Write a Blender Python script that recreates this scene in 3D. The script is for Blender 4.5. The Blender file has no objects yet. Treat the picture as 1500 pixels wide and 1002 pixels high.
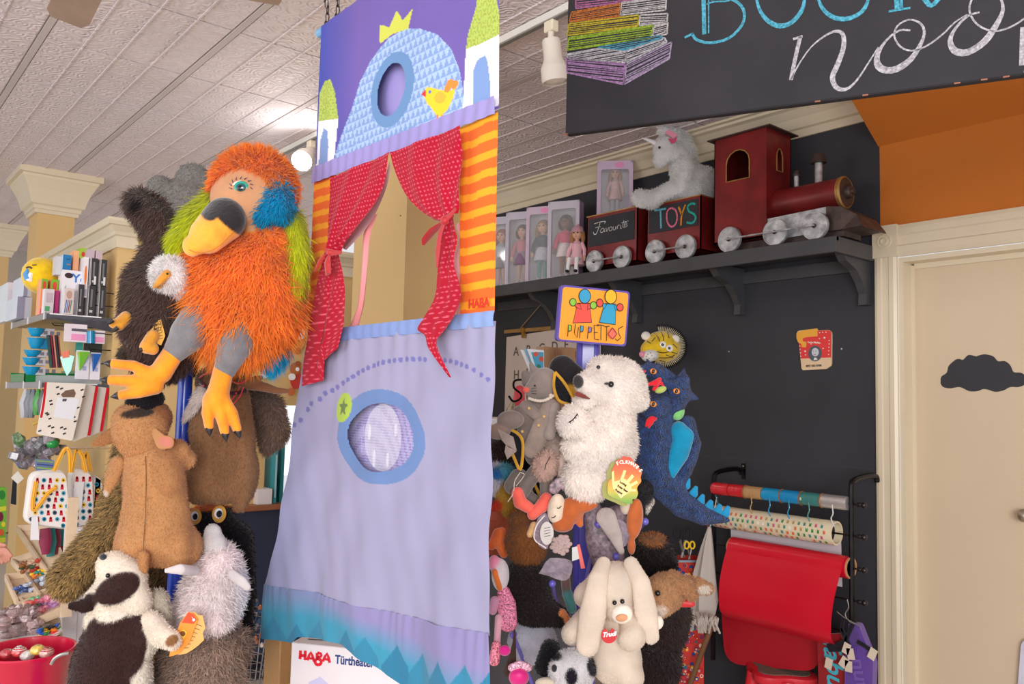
import bpy, math, random
import numpy as np
from mathutils import Matrix, Vector
rng = np.random.default_rng(7); random.seed(7)
sc = bpy.context.scene
# ---------------------------------------------------------------- camera
FL, YAW, PIT, ROL = 1205.0, math.radians(-50.05), math.radians(4.2), math.radians(1.36)
_cy, _sy = math.cos(YAW), math.sin(YAW)
FW = np.array([_sy*math.cos(PIT), _cy*math.cos(PIT), math.sin(PIT)])
_r = np.array([_cy, -_sy, 0.0]); _u = np.cross(_r, FW)
RT = math.cos(ROL)*_r + math.sin(ROL)*_u; UP = -math.sin(ROL)*_r + math.cos(ROL)*_u
CAM = np.array([0, 0, 1.5]); FH = np.array([_sy, _cy, 0.0])
cd = bpy.data.cameras.new('camera'); cam = bpy.data.objects.new('camera', cd); sc.collection.objects.link(cam)
cd.sensor_width = 36; cd.lens = FL/1500*36; cd.clip_start = .05; cd.clip_end = 60
m = Matrix.Identity(4)
for i in range(3):
    m[i][0] = RT[i]; m[i][1] = UP[i]; m[i][2] = -FW[i]; m[i][3] = CAM[i]
cam.matrix_world = m; sc.camera = cam
# ---------------------------------------------------------------- world, lights, exposure
wd = bpy.data.worlds.new('world'); sc.world = wd; wd.use_nodes = True
wd.node_tree.nodes['Background'].inputs[0].default_value = (.93, .95, 1, 1)
wd.node_tree.nodes['Background'].inputs[1].default_value = .88
sc.view_settings.view_transform = 'Standard'; sc.view_settings.look = 'None'
sc.view_settings.exposure = -0.04; sc.view_settings.gamma = 1; sc.view_settings.use_curve_mapping = False
def area(name, loc, target, sx, sy, power, col=(1, 1, 1)):
    l = bpy.data.lights.new(name, 'AREA'); l.shape = 'RECTANGLE'; l.size = sx; l.size_y = sy; l.energy = power; l.color = col
    o = bpy.data.objects.new(name, l); sc.collection.objects.link(o); o.location = loc
    o.rotation_euler = (Vector(target)-Vector(loc)).to_track_quat('-Z', 'Y').to_euler(); return o
area('shop_window_light', (-2.6, -3.4, 1.75), (-2.8, 2.5, 1.3), 5.0, 2.2, 85, (1, .985, .96))
area('street_door_light', (2.6, -2.2, 1.7), (-2.0, 2.6, 1.2), 2.6, 2.2, 265, (1, .98, .96))  # unseen fill added behind the camera to brighten the right-hand toys; no door built
# ---------------------------------------------------------------- pixel rays -> points in the room (photo frame 1500x1002)
def ray(x, y): return FW+(x-750)/FL*RT-(y-501)/FL*UP
def rays(P):
    P = np.asarray(P, float)
    return FW[None, :]+(P[:, 0:1]-750)/FL*RT[None, :]-(P[:, 1:2]-501)/FL*UP[None, :]
def PX(x, y, X): d = ray(x, y); return CAM+d*X/d[0]
def PY(x, y, Y): d = ray(x, y); return CAM+d*Y/d[1]
def PZ(x, y, Z): d = ray(x, y); return CAM+d*(Z-1.5)/d[2]
def W(x, y, D, z=0):
    """point seen at x, y, at forward distance D minus z pixels' worth of depth"""
    d = ray(x, y); return CAM+d*(D-z*D/FL)/(d@FH)
def Wn(P, D):
    P = np.asarray(P, float); d = rays(P[:, :2]); dd = (D-P[:, 2]*D/FL)/(d@FH); return CAM+d*dd[:, None]
def lin(c):
    if isinstance(c, str): c = [int(c[i:i+2], 16) for i in (0, 2, 4)]
    c = np.asarray(c, float)/255.0
    return np.where(c <= .04045, c/12.92, ((c+.055)/1.055)**2.4)
# ---------------------------------------------------------------- materials: colour comes from the mesh's own 'Col' attribute or a fixed value
MATS = {}
def mat(name, rough=.6, metal=0, sheen=0, bump=0, bscale=60, var=.08, vscale=8, col=None, emit=0, trans=0, alpha=1, coat=0, subs=0, kind='noise', spec=.5, transl=0):
    if name in MATS: return MATS[name]
    M = bpy.data.materials.new(name); M.use_nodes = True; nt = M.node_tree; N = nt.nodes; L = nt.links
    b = N['Principled BSDF']; b.inputs['Roughness'].default_value = rough; b.inputs['Metallic'].default_value = metal
    b.inputs['Specular IOR Level'].default_value = spec
    if sheen: b.inputs['Sheen Weight'].default_value = sheen; b.inputs['Sheen Roughness'].default_value = .5
    if coat: b.inputs['Coat Weight'].default_value = coat; b.inputs['Coat Roughness'].default_value = .15
    if trans: b.inputs['Transmission Weight'].default_value = trans
    if alpha < 1: b.inputs['Alpha'].default_value = alpha
    if subs: b.inputs['Subsurface Weight'].default_value = subs; b.inputs['Subsurface Scale'].default_value = .01
    if col is None:
        a = N.new('ShaderNodeAttribute'); a.attribute_name = 'Col'; src = a.outputs['Color']
    else:
        a = N.new('ShaderNodeRGB'); a.outputs[0].default_value = (*lin(col), 1); src = a.outputs[0]
    tc = N.new('ShaderNodeTexCoord')
    if var:
        n = N.new('ShaderNodeTexNoise'); n.inputs['Scale'].default_value = vscale; n.inputs['Detail'].default_value = 5
        L.new(tc.outputs['Object'], n.inputs['Vector'])
        mr = N.new('ShaderNodeMapRange'); mr.inputs[1].default_value = .3; mr.inputs[2].default_value = .7
        mr.inputs[3].default_value = 1-var; mr.inputs[4].default_value = 1+var; L.new(n.outputs[0], mr.inputs[0])
        mx = N.new('ShaderNodeVectorMath'); mx.operation = 'SCALE'; L.new(src, mx.inputs[0]); L.new(mr.outputs[0], mx.inputs[3]); src = mx.outputs[0]
    L.new(src, b.inputs['Base Color'])
    if emit: L.new(src, b.inputs['Emission Color']); b.inputs['Emission Strength'].default_value = emit
    if bump:
        if kind == 'voronoi': n = N.new('ShaderNodeTexVoronoi')
        elif kind == 'wood':
            n = N.new('ShaderNodeTexNoise'); mp = N.new('ShaderNodeMapping'); mp.inputs['Scale'].default_value = (.06, 1, 1)
            L.new(tc.outputs['Object'], mp.inputs[0]); L.new(mp.outputs[0], n.inputs['Vector'])
        else: n = N.new('ShaderNodeTexNoise'); n.inputs['Detail'].default_value = 6
        n.inputs['Scale'].default_value = bscale
        if kind != 'wood': L.new(tc.outputs['Object'], n.inputs['Vector'])
        bp = N.new('ShaderNodeBump'); bp.inputs['Strength'].default_value = bump; bp.inputs['Distance'].default_value = .01
        L.new(n.outputs[0], bp.inputs['Height']); L.new(bp.outputs[0], b.inputs['Normal'])
    if transl:
        tr = N.new('ShaderNodeBsdfTranslucent'); L.new(src, tr.inputs['Color']); ms = N.new('ShaderNodeMixShader'); ms.inputs[0].default_value = transl
        L.new(b.outputs[0], ms.inputs[1]); L.new(tr.outputs[0], ms.inputs[2]); L.new(ms.outputs[0], N['Material Output'].inputs['Surface'])
    MATS[name] = M; return M
PLUSH = mat('plush_fabric', .95, transl=.42, sheen=.3, bump=.12, bscale=220, var=.10, vscale=14, spec=.15)
VELVET = mat('short_velvet', .8, sheen=.5, bump=.25, bscale=120, var=.18, vscale=22, spec=.2)
CLOTH = mat('printed_cloth', .85, sheen=.1, bump=.06, bscale=300, var=.05, vscale=5, spec=.2)
SATIN = mat('satin_cloth', .5, sheen=.3, bump=.1, bscale=90, var=.1, vscale=9)
PAINT = mat('painted_surface', .45, bump=.03, bscale=40, var=.03, vscale=4)
MATTE = mat('matte_paint', .8, bump=.05, bscale=30, var=.03, vscale=3)
CARD = mat('printed_cardboard', .5, bump=.02, bscale=80, var=.03, vscale=12)
PLASTIC = mat('glossy_plastic', .25, var=.02, vscale=8, coat=.3)
METAL = mat('brushed_metal', .35, metal=.9, bump=.05, bscale=50, var=.15, vscale=20)
WOOD = mat('grained_wood', .5, bump=.2, bscale=70, var=.15, vscale=10, kind='wood')
CHALK = mat('chalk_strokes', .95, bump=.4, bscale=400, var=.45, vscale=170, spec=.1)
GLASS = mat('clear_plastic_film', .08, col=(255, 255, 255), alpha=.14, var=0, spec=1)
# ---------------------------------------------------------------- objects
def link(o): sc.collection.objects.link(o); return o
def thing(name, label, cat, loc, group=None):
    o = link(bpy.data.objects.new(name, None)); o.empty_display_size = .05; o.location = [float(v) for v in loc]
    o['label'] = label; o['category'] = cat
    if group: o['group'] = group
    return o
def mk(name, V, F, mt, parent=None, C=None, smooth=False, label=None, cat=None, group=None, kind=None, loc=None, pf=False):
    V = np.asarray(V, float).reshape(-1, 3)
    if parent is not None:
        L = np.array(parent.matrix_basis.translation); q = parent.parent
        while q is not None: L = L+np.array(q.matrix_basis.translation); q = q.parent
    elif loc is not None: L = np.array(loc)
    else: L = np.array([(V[:, 0].min()+V[:, 0].max())/2, (V[:, 1].min()+V[:, 1].max())/2, V[:, 2].min()])
    me = bpy.data.meshes.new(name); off = V-L
    if isinstance(F, np.ndarray): F = [F]
    if len(F) and isinstance(F[0], np.ndarray):          # arrays of equal-sized faces: quads and / or tris
        nl = sum(f.size for f in F); nf = sum(len(f) for f in F)
        me.vertices.add(len(V)); me.vertices.foreach_set('co', off.astype(np.float32).ravel())
        me.loops.add(nl); me.loops.foreach_set('vertex_index', np.concatenate([f.ravel() for f in F]).astype(np.int32))
        tot = np.concatenate([np.full(len(f), f.shape[1]) for f in F]); st = np.concatenate([[0], np.cumsum(tot)[:-1]])
        me.polygons.add(nf); me.polygons.foreach_set('loop_start', st.astype(np.int32))
        me.update(calc_edges=True)
    else: me.from_pydata(off.tolist(), [], [tuple(int(i) for i in f) for f in F]); me.update()
    if C is not None:
        C = np.asarray(C, float)
        a = me.color_attributes.new('Col', 'FLOAT_COLOR', 'CORNER' if pf else 'POINT')
        if pf:                               # one colour per face
            C = np.repeat(C, [len(p.vertices) for p in me.polygons], axis=0)
        a.data.foreach_set('color', np.concatenate([C, np.ones((len(C), 1))], 1).astype(np.float32).ravel())
    if smooth: me.polygons.foreach_set('use_smooth', np.ones(len(me.polygons), bool))
    me.materials.append(mt)
    o = link(bpy.data.objects.new(name, me))
    if parent is not None: o.parent = parent
    else: o.location = [float(v) for v in L]
    if label: o['label'] = label
    if cat: o['category'] = cat
    if group: o['group'] = group
    if kind: o['kind'] = kind
    return o
def rotm(ax, ang):
    return np.array(Matrix.Rotation(ang, 3, ax))
def frame(z, x=None):
    z = np.asarray(z, float); z = z/np.linalg.norm(z); x = np.array([1., 0, 0]) if x is None else np.asarray(x, float)
    if abs(z@x)/np.linalg.norm(x) > .95: x = np.array([0, 1., 0])
    x = x-z*(z@x); x /= np.linalg.norm(x); return np.stack([x, np.cross(z, x), z], 1)
class B:
    """collects simple solids in room coordinates with a colour per face"""
    def __init__(s, col=(200, 200, 200)): s.v = []; s.f = []; s.c = []; s.col = lin(col)
    def color(s, c): s.col = lin(c); return s
    def add(s, V, F, col=None):
        n = len(s.v); c = s.col if col is None else lin(col)
        s.v += [list(map(float, p)) for p in V]; s.f += [tuple(int(i)+n for i in f) for f in F]; s.c += [c]*len(F); return s
    def box(s, c, size, R=None, col=None, bev=0):
        c = np.asarray(c, float); h = np.asarray(size, float)/2
        if bev:
            b = min(bev, .49*min(size)); V = []
            for sx in (-1, 1):
                for sy in (-1, 1):
                    for sz in (-1, 1):
                        V += [[sx*(h[0]-b), sy*(h[1]-b), sz*h[2]], [sx*(h[0]-b), sy*h[1], sz*(h[2]-b)], [sx*h[0], sy*(h[1]-b), sz*(h[2]-b)]]
            i = lambda x, y, z, k: (x*4+y*2+z)*3+k
            F = []
            for z in (0, 1): F.append([i(0, 0, z, 0), i(1, 0, z, 0), i(1, 1, z, 0), i(0, 1, z, 0)][::1 if z else -1])
            for y in (0, 1): F.append([i(0, y, 0, 1), i(1, y, 0, 1), i(1, y, 1, 1), i(0, y, 1, 1)][::-1 if y else 1])
            for x in (0, 1): F.append([i(x, 0, 0, 2), i(x, 1, 0, 2), i(x, 1, 1, 2), i(x, 0, 1, 2)][::1 if x else -1])
            for x in (0, 1):
                for y in (0, 1): F.append([i(x, y, 0, 1), i(x, y, 1, 1), i(x, y, 1, 2), i(x, y, 0, 2)])
            for x in (0, 1):
                for z in (0, 1): F.append([i(x, 0, z, 0), i(x, 1, z, 0), i(x, 1, z, 2), i(x, 0, z, 2)])
            for y in (0, 1):
                for z in (0, 1): F.append([i(0, y, z, 0), i(1, y, z, 0), i(1, y, z, 1), i(0, y, z, 1)])
            for x in (0, 1):
                for y in (0, 1):
                    for z in (0, 1): F.append([i(x, y, z, 0), i(x, y, z, 1), i(x, y, z, 2)])
            V = np.array(V)
        else:
            V = np.array([[x, y, z] for x in (-1, 1) for y in (-1, 1) for z in (-1, 1)])*h
            F = [(0, 1, 3, 2), (4, 6, 7, 5), (0, 4, 5, 1), (2, 3, 7, 6), (0, 2, 6, 4), (1, 5, 7, 3)]
        if R is not None: V = V@np.asarray(R).T
        return s.add(V+c, F, col)
    def span(s, a, b, col=None, bev=0):
        a = np.asarray(a, float); b = np.asarray(b, float); return s.box((a+b)/2, np.abs(b-a), col=col, bev=bev)
    def tube(s, pts, r, n=8, col=None, caps=True, flat=1, up=None):
        pts = np.asarray(pts, float); m = len(pts); r = np.broadcast_to(np.asarray(r, float), (m,)); V = []
        T = np.gradient(pts, axis=0) if m > 2 else np.array([pts[1]-pts[0]]*2)
        x = None if up is None else np.asarray(up, float)
        for i in range(m):
            Fm = frame(T[i], x)
            if up is None: x = Fm[:, 0]
            a = np.arange(n)*2*np.pi/n
            V += list(pts[i]+r[i]*(np.cos(a)[:, None]*Fm[:, 0]+flat*np.sin(a)[:, None]*Fm[:, 1]))
        F = [(i*n+j, i*n+(j+1) % n, (i+1)*n+(j+1) % n, (i+1)*n+j) for i in range(m-1) for j in range(n)]
        if caps: F += [tuple(range(n))[::-1], tuple(range((m-1)*n, m*n))]
        return s.add(V, F, col)
    def lathe(s, prof, c, axis=(0, 0, 1), n=20, col=None):
        """prof: (radius, height) along axis"""
        Fm = frame(axis); c = np.asarray(c, float); V = []; a = np.arange(n)*2*np.pi/n
        for r, h in prof: V += list(c+Fm[:, 2]*h+max(r, 1e-5)*(np.cos(a)[:, None]*Fm[:, 0]+np.sin(a)[:, None]*Fm[:, 1]))
        m = len(prof)
        F = [(i*n+j, i*n+(j+1) % n, (i+1)*n+(j+1) % n, (i+1)*n+j) for i in range(m-1) for j in range(n)]
        F += [tuple(range(n))[::-1], tuple(range((m-1)*n, m*n))]
        return s.add(V, F, col)
    def ell(s, c, r, R=None, n=12, col=None):
        r = np.broadcast_to(np.asarray(r, float), (3,)); V = []; k = n//2
        for i in range(1, k):
            t = np.pi*i/k
            for j in range(n): p = 2*np.pi*j/n; V.append([np.sin(t)*np.cos(p), np.sin(t)*np.sin(p), np.cos(t)])
        V += [[0, 0, 1], [0, 0, -1]]; t_ = len(V)-2
        F = [(i*n+j, (i+1)*n+j, (i+1)*n+(j+1) % n, i*n+(j+1) % n) for i in range(k-2) for j in range(n)]
        F += [(t_, j, (j+1) % n) for j in range(n)]+[(t_+1, (k-2)*n+(j+1) % n, (k-2)*n+j) for j in range(n)]
        V = np.array(V)*r
        if R is not None: V = V@np.asarray(R).T
        return s.add(V+np.asarray(c, float), F, col)
    def plate(s, poly, o, ex, ey, th, col=None, back=None):
        """extruded outline: poly in (x, y) on plane o, ex, ey; thickness th behind"""
        o = np.asarray(o, float); ex = np.asarray(ex, float); ey = np.asarray(ey, float); nz = np.cross(ex, ey); nz /= np.linalg.norm(nz)
        n = len(poly); V = [o+x*ex+y*ey for x, y in poly]+[o+x*ex+y*ey-nz*th for x, y in poly]
        ar = sum(poly[i][0]*poly[(i+1) % n][1]-poly[(i+1) % n][0]*poly[i][1] for i in range(n))
        F = [tuple(range(n)), tuple(range(n, 2*n))[::-1]]+[(i, i+n, (i+1) % n+n, (i+1) % n) for i in range(n)]
        if ar < 0: F = [f[::-1] for f in F]
        return s.add(V, F, col)
    def loops(s, rings, col=None, caps=True):
        n = len(rings[0]); V = [p for r in rings for p in r]
        F = [(i*n+j, i*n+(j+1) % n, (i+1)*n+(j+1) % n, (i+1)*n+j) for i in range(len(rings)-1) for j in range(n)]
        if caps: F += [tuple(range(n))[::-1], tuple(range((len(rings)-1)*n, len(rings)*n))]
        return s.add(V, F, col)
    def build(s, name, mt, parent=None, smooth=False, **k):
        o = mk(name, s.v, s.f, mt, parent, C=np.array(s.c), smooth=smooth, pf=True, **k)
        if smooth: bevelsmooth(o)
        return o
def bevelsmooth(o, ang=.7):
    try: o.data.set_sharp_from_angle(angle=ang)
    except Exception: pass
def circ(cx, cy, rx, ry=None, n=24, a0=0, a1=2*np.pi):
    ry = rx if ry is None else ry
    return [(cx+rx*math.cos(a0+(a1-a0)*i/n), cy+ry*math.sin(a0+(a1-a0)*i/n)) for i in range(n)]
def rrect(x0, y0, x1, y1, r, n=4):
    P = []
    for cx, cy, a in ((x1-r, y1-r, 0), (x0+r, y1-r, 1), (x0+r, y0+r, 2), (x1-r, y0+r, 3)):
        for i in range(n+1): t = (a+i/n)*math.pi/2; P.append((cx+r*math.cos(t), cy+r*math.sin(t)))
    return P
def spline(P, n=8):
    """smooth curve through the control points"""
    P = np.asarray(P, float); Q = np.vstack([2*P[0]-P[1], P, 2*P[-1]-P[-2]]); out = []
    for i in range(len(P)-1):
        p0, p1, p2, p3 = Q[i:i+4]
        for t in np.arange(n)/n:
            out.append(.5*((2*p1)+(-p0+p2)*t+(2*p0-5*p1+4*p2-p3)*t*t+(-p0+3*p1-3*p2+p3)*t**3))
    out.append(P[-1]); return np.array(out)
def text(txt, o, ex, ey, size, colr, parent, name='lettering', th=.0008, mt=None, align='LEFT', bold=0, shear=0, label=None, spacing=1):
    """real lettering standing proud of a surface; o = anchor, ex / ey = unit directions"""
    cu = bpy.data.curves.new(name, 'FONT'); cu.body = txt; cu.size = size; cu.extrude = th/2; cu.align_x = align; cu.offset = bold; cu.shear = shear
    cu.resolution_u = 3; cu.space_character = spacing
    t = bpy.data.objects.new('t', cu); sc.collection.objects.link(t); bpy.context.view_layer.update()
    me = bpy.data.meshes.new_from_object(t.evaluated_get(bpy.context.evaluated_depsgraph_get()))
    bpy.data.objects.remove(t)
    n = len(me.vertices); co = np.zeros(n*3); me.vertices.foreach_get('co', co); co = co.reshape(-1, 3)
    ex = np.asarray(ex, float); ey = np.asarray(ey, float); nz = np.cross(ex, ey); nz /= np.linalg.norm(nz)
    V = np.asarray(o, float)+co[:, 0:1]*ex+co[:, 1:2]*ey+(co[:, 2:3]+th/2)*nz
    F = [tuple(p.vertices) for p in me.polygons]; bpy.data.meshes.remove(me)
    if not len(V): return None
    return mk(name, V, F, mt or MATTE, parent, C=np.tile(lin(colr), (len(V), 1)), label=label)
# ---------------------------------------------------------------- soft bodies: smooth union of rounded forms, polygonised with surface nets
def nets(Fd):
    S = Fd < 0; shp = np.array(Fd.shape)-1; acc = np.zeros((*shp, 3)); cnt = np.zeros(shp); I = np.indices(Fd.shape)
    eds = []
    for ax in range(3):
        a = [slice(None)]*3; b = [slice(None)]*3; a[ax] = slice(0, -1); b[ax] = slice(1, None)
        f0 = Fd[tuple(a)]; f1 = Fd[tuple(b)]; cr = S[tuple(a)] != S[tuple(b)]
        t = np.where(cr, f0/np.where(cr, f0-f1, 1), 0)
        pos = [I[k][tuple(a)]+(t if k == ax else 0) for k in range(3)]
        o1, o2 = [k for k in range(3) if k != ax]
        for d1 in (0, 1):
            for d2 in (0, 1):
                sl = [slice(None)]*3; sl[o1] = slice(d1, d1+shp[o1]); sl[o2] = slice(d2, d2+shp[o2]); sl = tuple(sl)
                w = cr[sl]; cnt += w
                for k in range(3): acc[..., k] += np.where(w, pos[k][sl], 0)
        eds.append((ax, cr, S[tuple(a)]))
    act = cnt > 0; idx = -np.ones(shp, int); idx[act] = np.arange(act.sum()); V = acc[act]/cnt[act][:, None]; Q = []
    for ax, cr, s0 in eds:
        o1, o2 = (ax+1) % 3, (ax+2) % 3
        c = np.argwhere(cr); ok = (c[:, o1] > 0) & (c[:, o2] > 0) & (c[:, o1] < shp[o1]) & (c[:, o2] < shp[o2]); c = c[ok]
        def g(d1, d2): q = c.copy(); q[:, o1] += d1; q[:, o2] += d2; return idx[tuple(q.T)]
        q = np.stack([g(-1, -1), g(0, -1), g(0, 0), g(-1, 0)], 1); fl = ~s0[tuple(c.T)]; q[fl] = q[fl][:, ::-1]; Q.append(q)
    return V, np.concatenate(Q)
def sde(P, c, r, ang=0):
    """ellipsoid, distance approx; ang turns it clockwise on the photo"""
    r = np.asarray(r, float); p = P-np.asarray(c, float); ca, sa = math.cos(ang), math.sin(ang)
    x = p[..., 0]*ca+p[..., 1]*sa; y = -p[..., 0]*sa+p[..., 1]*ca; z = p[..., 2]
    k0 = np.sqrt((x/r[0])**2+(y/r[1])**2+(z/r[2])**2)+1e-9; k1 = np.sqrt((x/r[0]**2)**2+(y/r[1]**2)**2+(z/r[2]**2)**2)+1e-9
    return k0*(k0-1)/k1
def sdc(P, a, ra, b, rb, fz=1):
    a = np.array(a, float); b = np.array(b, float); P = P*np.array([1, 1, 1/fz]); a[2] /= fz; b[2] /= fz
    ba = b-a; t = np.clip(((P-a)@ba)/(ba@ba+1e-9), 0, 1); q = a+t[..., None]*ba if t.ndim else a+t*ba
    return np.linalg.norm(P-q, axis=-1)-(ra+(rb-ra)*t)
def E(c, r, col=None, ang=0): return ('e', c, r, math.radians(ang), col)
def K(pts, col=None, fz=1):
    """chain of tapered limbs: pts = (x, y, z, r)"""
    return ('k', pts, fz, col)
def dist(P, p):
    if p[0] == 'e': return sde(P, p[1], p[2], p[3])
    d = None
    for a, b in zip(p[1][:-1], p[1][1:]):
        e = sdc(P, a[:3], a[3], b[:3], b[3], p[2]); d = e if d is None else np.minimum(d, e)
    return d
def pcol(p): return p[4] if p[0] == 'e' else p[3]
def blob(prims, h=3.0, k=6.0, patches=(), base=(200, 200, 200), warp=0):
    """-> V in photo-pixel space (x, y, depth px toward the viewer), quads, colours"""
    lo = np.full(3, 1e9); hi = -lo
    for p in prims:
        if p[0] == 'e': c = np.array(p[1], float); r = max(p[2][:2]); rr = np.array([r, r, p[2][2]]); lo = np.minimum(lo, c-rr); hi = np.maximum(hi, c+rr)
        else:
            for q in p[1]: c = np.array(q[:3], float); lo = np.minimum(lo, c-q[3]*np.array([1, 1, p[2]])); hi = np.maximum(hi, c+q[3]*np.array([1, 1, p[2]]))
    lo -= 2.5*h+k*.3; hi += 2.5*h+k*.3
    n = np.ceil((hi-lo)/h).astype(int)+1
    G = np.stack(np.meshgrid(*[lo[i]+h*np.arange(n[i]) for i in range(3)], indexing='ij'), -1)
    Fd = None
    for p in prims:
        d = dist(G, p)
        if Fd is None: Fd = d
        else: hh = np.clip(.5+.5*(Fd-d)/k, 0, 1); Fd = Fd*(1-hh)+d*hh-k*hh*(1-hh)
    if warp:
        Fd = Fd+warp*(np.sin(G[..., 0]*.13+1)*np.sin(G[..., 1]*.11)*np.sin(G[..., 2]*.12+2))
    V, Q = nets(Fd); V = lo+h*V
    D = np.stack([dist(V, p) for p in prims], 1); cols = np.array([lin(pcol(p) if pcol(p) is not None else base) for p in prims])
    w = np.exp(-(D-D.min(1, keepdims=True))/1.6); C = (w@cols)/w.sum(1, keepdims=True)
    for p in patches:
        d = dist(V, p); a = np.clip(.5-d/2.5, 0, 1)[:, None]; C = C*(1-a)+lin(pcol(p))*a
    return V, Q, C
def vnorm(V, Q):
    n = np.cross(V[Q[:, 2]]-V[Q[:, 0]], V[Q[:, 3]]-V[Q[:, 1]]); N = np.zeros_like(V)
    for i in range(4): np.add.at(N, Q[:, i], n)
    return N/(np.linalg.norm(N, axis=1, keepdims=True)+1e-12), np.linalg.norm(n, axis=1)/2
def fur(V, Q, C, count, length, width=.0012, comb=(0, 0, -1), lay=.8, rnd=.3, cvar=.15, tip=1.0, lenf=None, curl=0):
    """tapered strands rooted on the body: world coordinates. lenf(V)->factor"""
    N, A = vnorm(V, Q); count = int(count)
    fi = rng.choice(len(Q), count, p=A/A.sum()); q = Q[fi]; u = rng.random((count, 1)); v = rng.random((count, 1))
    bl = lambda X: (X[q[:, 0]]*(1-u)+X[q[:, 1]]*u)*(1-v)+(X[q[:, 3]]*(1-u)+X[q[:, 2]]*u)*v
    P = bl(V); n = bl(N); n /= np.linalg.norm(n, axis=1, keepdims=True)+1e-9; c = bl(C)
    cb = comb(P, n) if callable(comb) else np.broadcast_to(np.asarray(comb, float), P.shape)
    cb = cb-n*np.sum(cb*n, 1, keepdims=True)*.8
    d = n*(1-lay*.75)+cb*lay+rng.normal(0, rnd, P.shape); d /= np.linalg.norm(d, axis=1, keepdims=True)+1e-9
    L = length*(.55+.6*rng.random((count, 1)))
    if lenf is not None: L = L*lenf(P)[:, None]
    wd = np.cross(d, n+rng.normal(0, .25, P.shape)); wd /= np.linalg.norm(wd, axis=1, keepdims=True)+1e-9; wd *= width
    d2 = d+cb*.35*lay+rng.normal(0, rnd*.6+curl, P.shape); d2 /= np.linalg.norm(d2, axis=1, keepdims=True)+1e-9
    P0 = P-n*.0015; P1 = P0+d*L*.5; P2 = P1+d2*L*.5
    VV = np.stack([P0-wd, P0+wd, P1+wd*.8, P1-wd*.8, P2], 1).reshape(-1, 3); b0 = len(V)+5*np.arange(count)[:, None]
    c = c*(1+rng.normal(0, cvar, (count, 1))); cc = np.repeat(c[:, None, :], 5, 1); cc[:, 4] *= tip; cc[:, :2] *= .92
    return np.concatenate([V, VV]), [Q, b0+np.array([[0, 1, 2, 3]]), b0+np.array([[3, 2, 4]])], np.clip(np.concatenate([C, cc.reshape(-1, 3)]), 0, 1)
def soft(name, parent, D, prims, h=3.0, k=6.0, patches=(), base=(200, 200, 200), mt=None, hair=None, warp=0, label=None, **kw):
    V, Q, C = blob(prims, h, k, patches, base, warp); Vw = Wn(V, D)
    n = np.linalg.det(np.stack([RT, -UP, -FW])) # px frame is mirrored or not
    if n < 0: Q = Q[:, ::-1]
    if hair:
        hs = dict(hair); hs['lay'] = max(hs['lay'], .72); hs['rnd'] *= .75; hs['length'] = hs['length']*D/FL; hs['width'] = hs.get('width', .6)*D/FL
        Vw, F, C = fur(Vw, Q, C, **hs)
    else: F = [Q]
    return mk(name, Vw, F, mt or PLUSH, parent, C=C, smooth=True, label=label, **kw)
def up_dir(dx, dy, dz=0):
    """direction on the photo (dx right, dy down, dz toward viewer) as a room direction"""
    v = dx*_r+dy*np.array([0, 0, -1.])-dz*FH; return v/(np.linalg.norm(v)+1e-9)
def eye(parent, D, x, y, z, r, pupil=(15, 12, 12), iris=None, white=None, rp=.5, dx=0, dy=0, name='eye'):
    b = B(); s = D/FL
    if white is not None: b.ell(W(x, y, D, z), r*s, col=white); z += r*.45
    if iris is not None: b.ell(W(x+dx, y+dy, D, z+r*.1), r*s*(.75 if white is not None else 1), col=iris); z += r*.3
    b.ell(W(x+dx, y+dy, D, z+r*.12), r*s*(rp if (iris is not None or white is not None) else 1), col=pupil)
    return b.build(name, PLASTIC, parent, smooth=True)
def strokes(parent, pts_list, widths, colr, name='chalk_drawing', mt=None, n=6, label=None, flat=.35, up=None):
    b = B(colr)
    for P, w in zip(pts_list, widths): b.tube(P, w, n=n, flat=flat, up=up)
    return b.build(name, mt or CHALK, parent, label=label)
# ================================================================ THE SETTING
YW, XD, XP, HC = 3.65, -1.785, -4.6, 3.0          # back wall, door trim edge, partition face, ceiling height
def struct(name, b, mt, parent=None, **k):
    return b.build(name, mt, parent, kind=None if parent else 'structure', **k)
TIN = mat('embossed_ceiling_tile', .72, var=.04, vscale=3, col=(226, 214, 216), spec=.3)
def tin_relief(M):
    nt = M.node_tree; N = nt.nodes; L = nt.links; b = N['Principled BSDF']; tc = N.new('ShaderNodeTexCoord')
    vo = N.new('ShaderNodeTexVoronoi'); vo.feature = 'SMOOTH_F1'; vo.inputs['Scale'].default_value = 15; vo.inputs['Smoothness'].default_value = .3
    L.new(tc.outputs['Object'], vo.inputs['Vector'])
    s = N.new('ShaderNodeMath'); s.operation = 'MULTIPLY'; s.inputs[1].default_value = 26; L.new(vo.outputs['Distance'], s.inputs[0])
    si = N.new('ShaderNodeMath'); si.operation = 'SINE'; L.new(s.outputs[0], si.inputs[0])
    no = N.new('ShaderNodeTexNoise'); no.inputs['Scale'].default_value = 45; L.new(tc.outputs['Object'], no.inputs['Vector'])
    ad = N.new('ShaderNodeMath'); ad.operation = 'MULTIPLY_ADD'; ad.inputs[1].default_value = 1.4; L.new(no.outputs[0], ad.inputs[0]); L.new(si.outputs[0], ad.inputs[2])
    bp = N.new('ShaderNodeBump'); bp.inputs['Strength'].default_value = .55; bp.inputs['Distance'].default_value = .003
    L.new(ad.outputs[0], bp.inputs['Height']); L.new(bp.outputs[0], b.inputs['Normal'])
tin_relief(TIN)
b = B((205, 198, 198)).span((-11, -1.2, HC+.02), (1.2, YW, HC+.1)); ceil = struct('ceiling', b, MATTE)
X0, PXT, Y0, PYT = -3.279, .624, 1.2225, .5985
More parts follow.
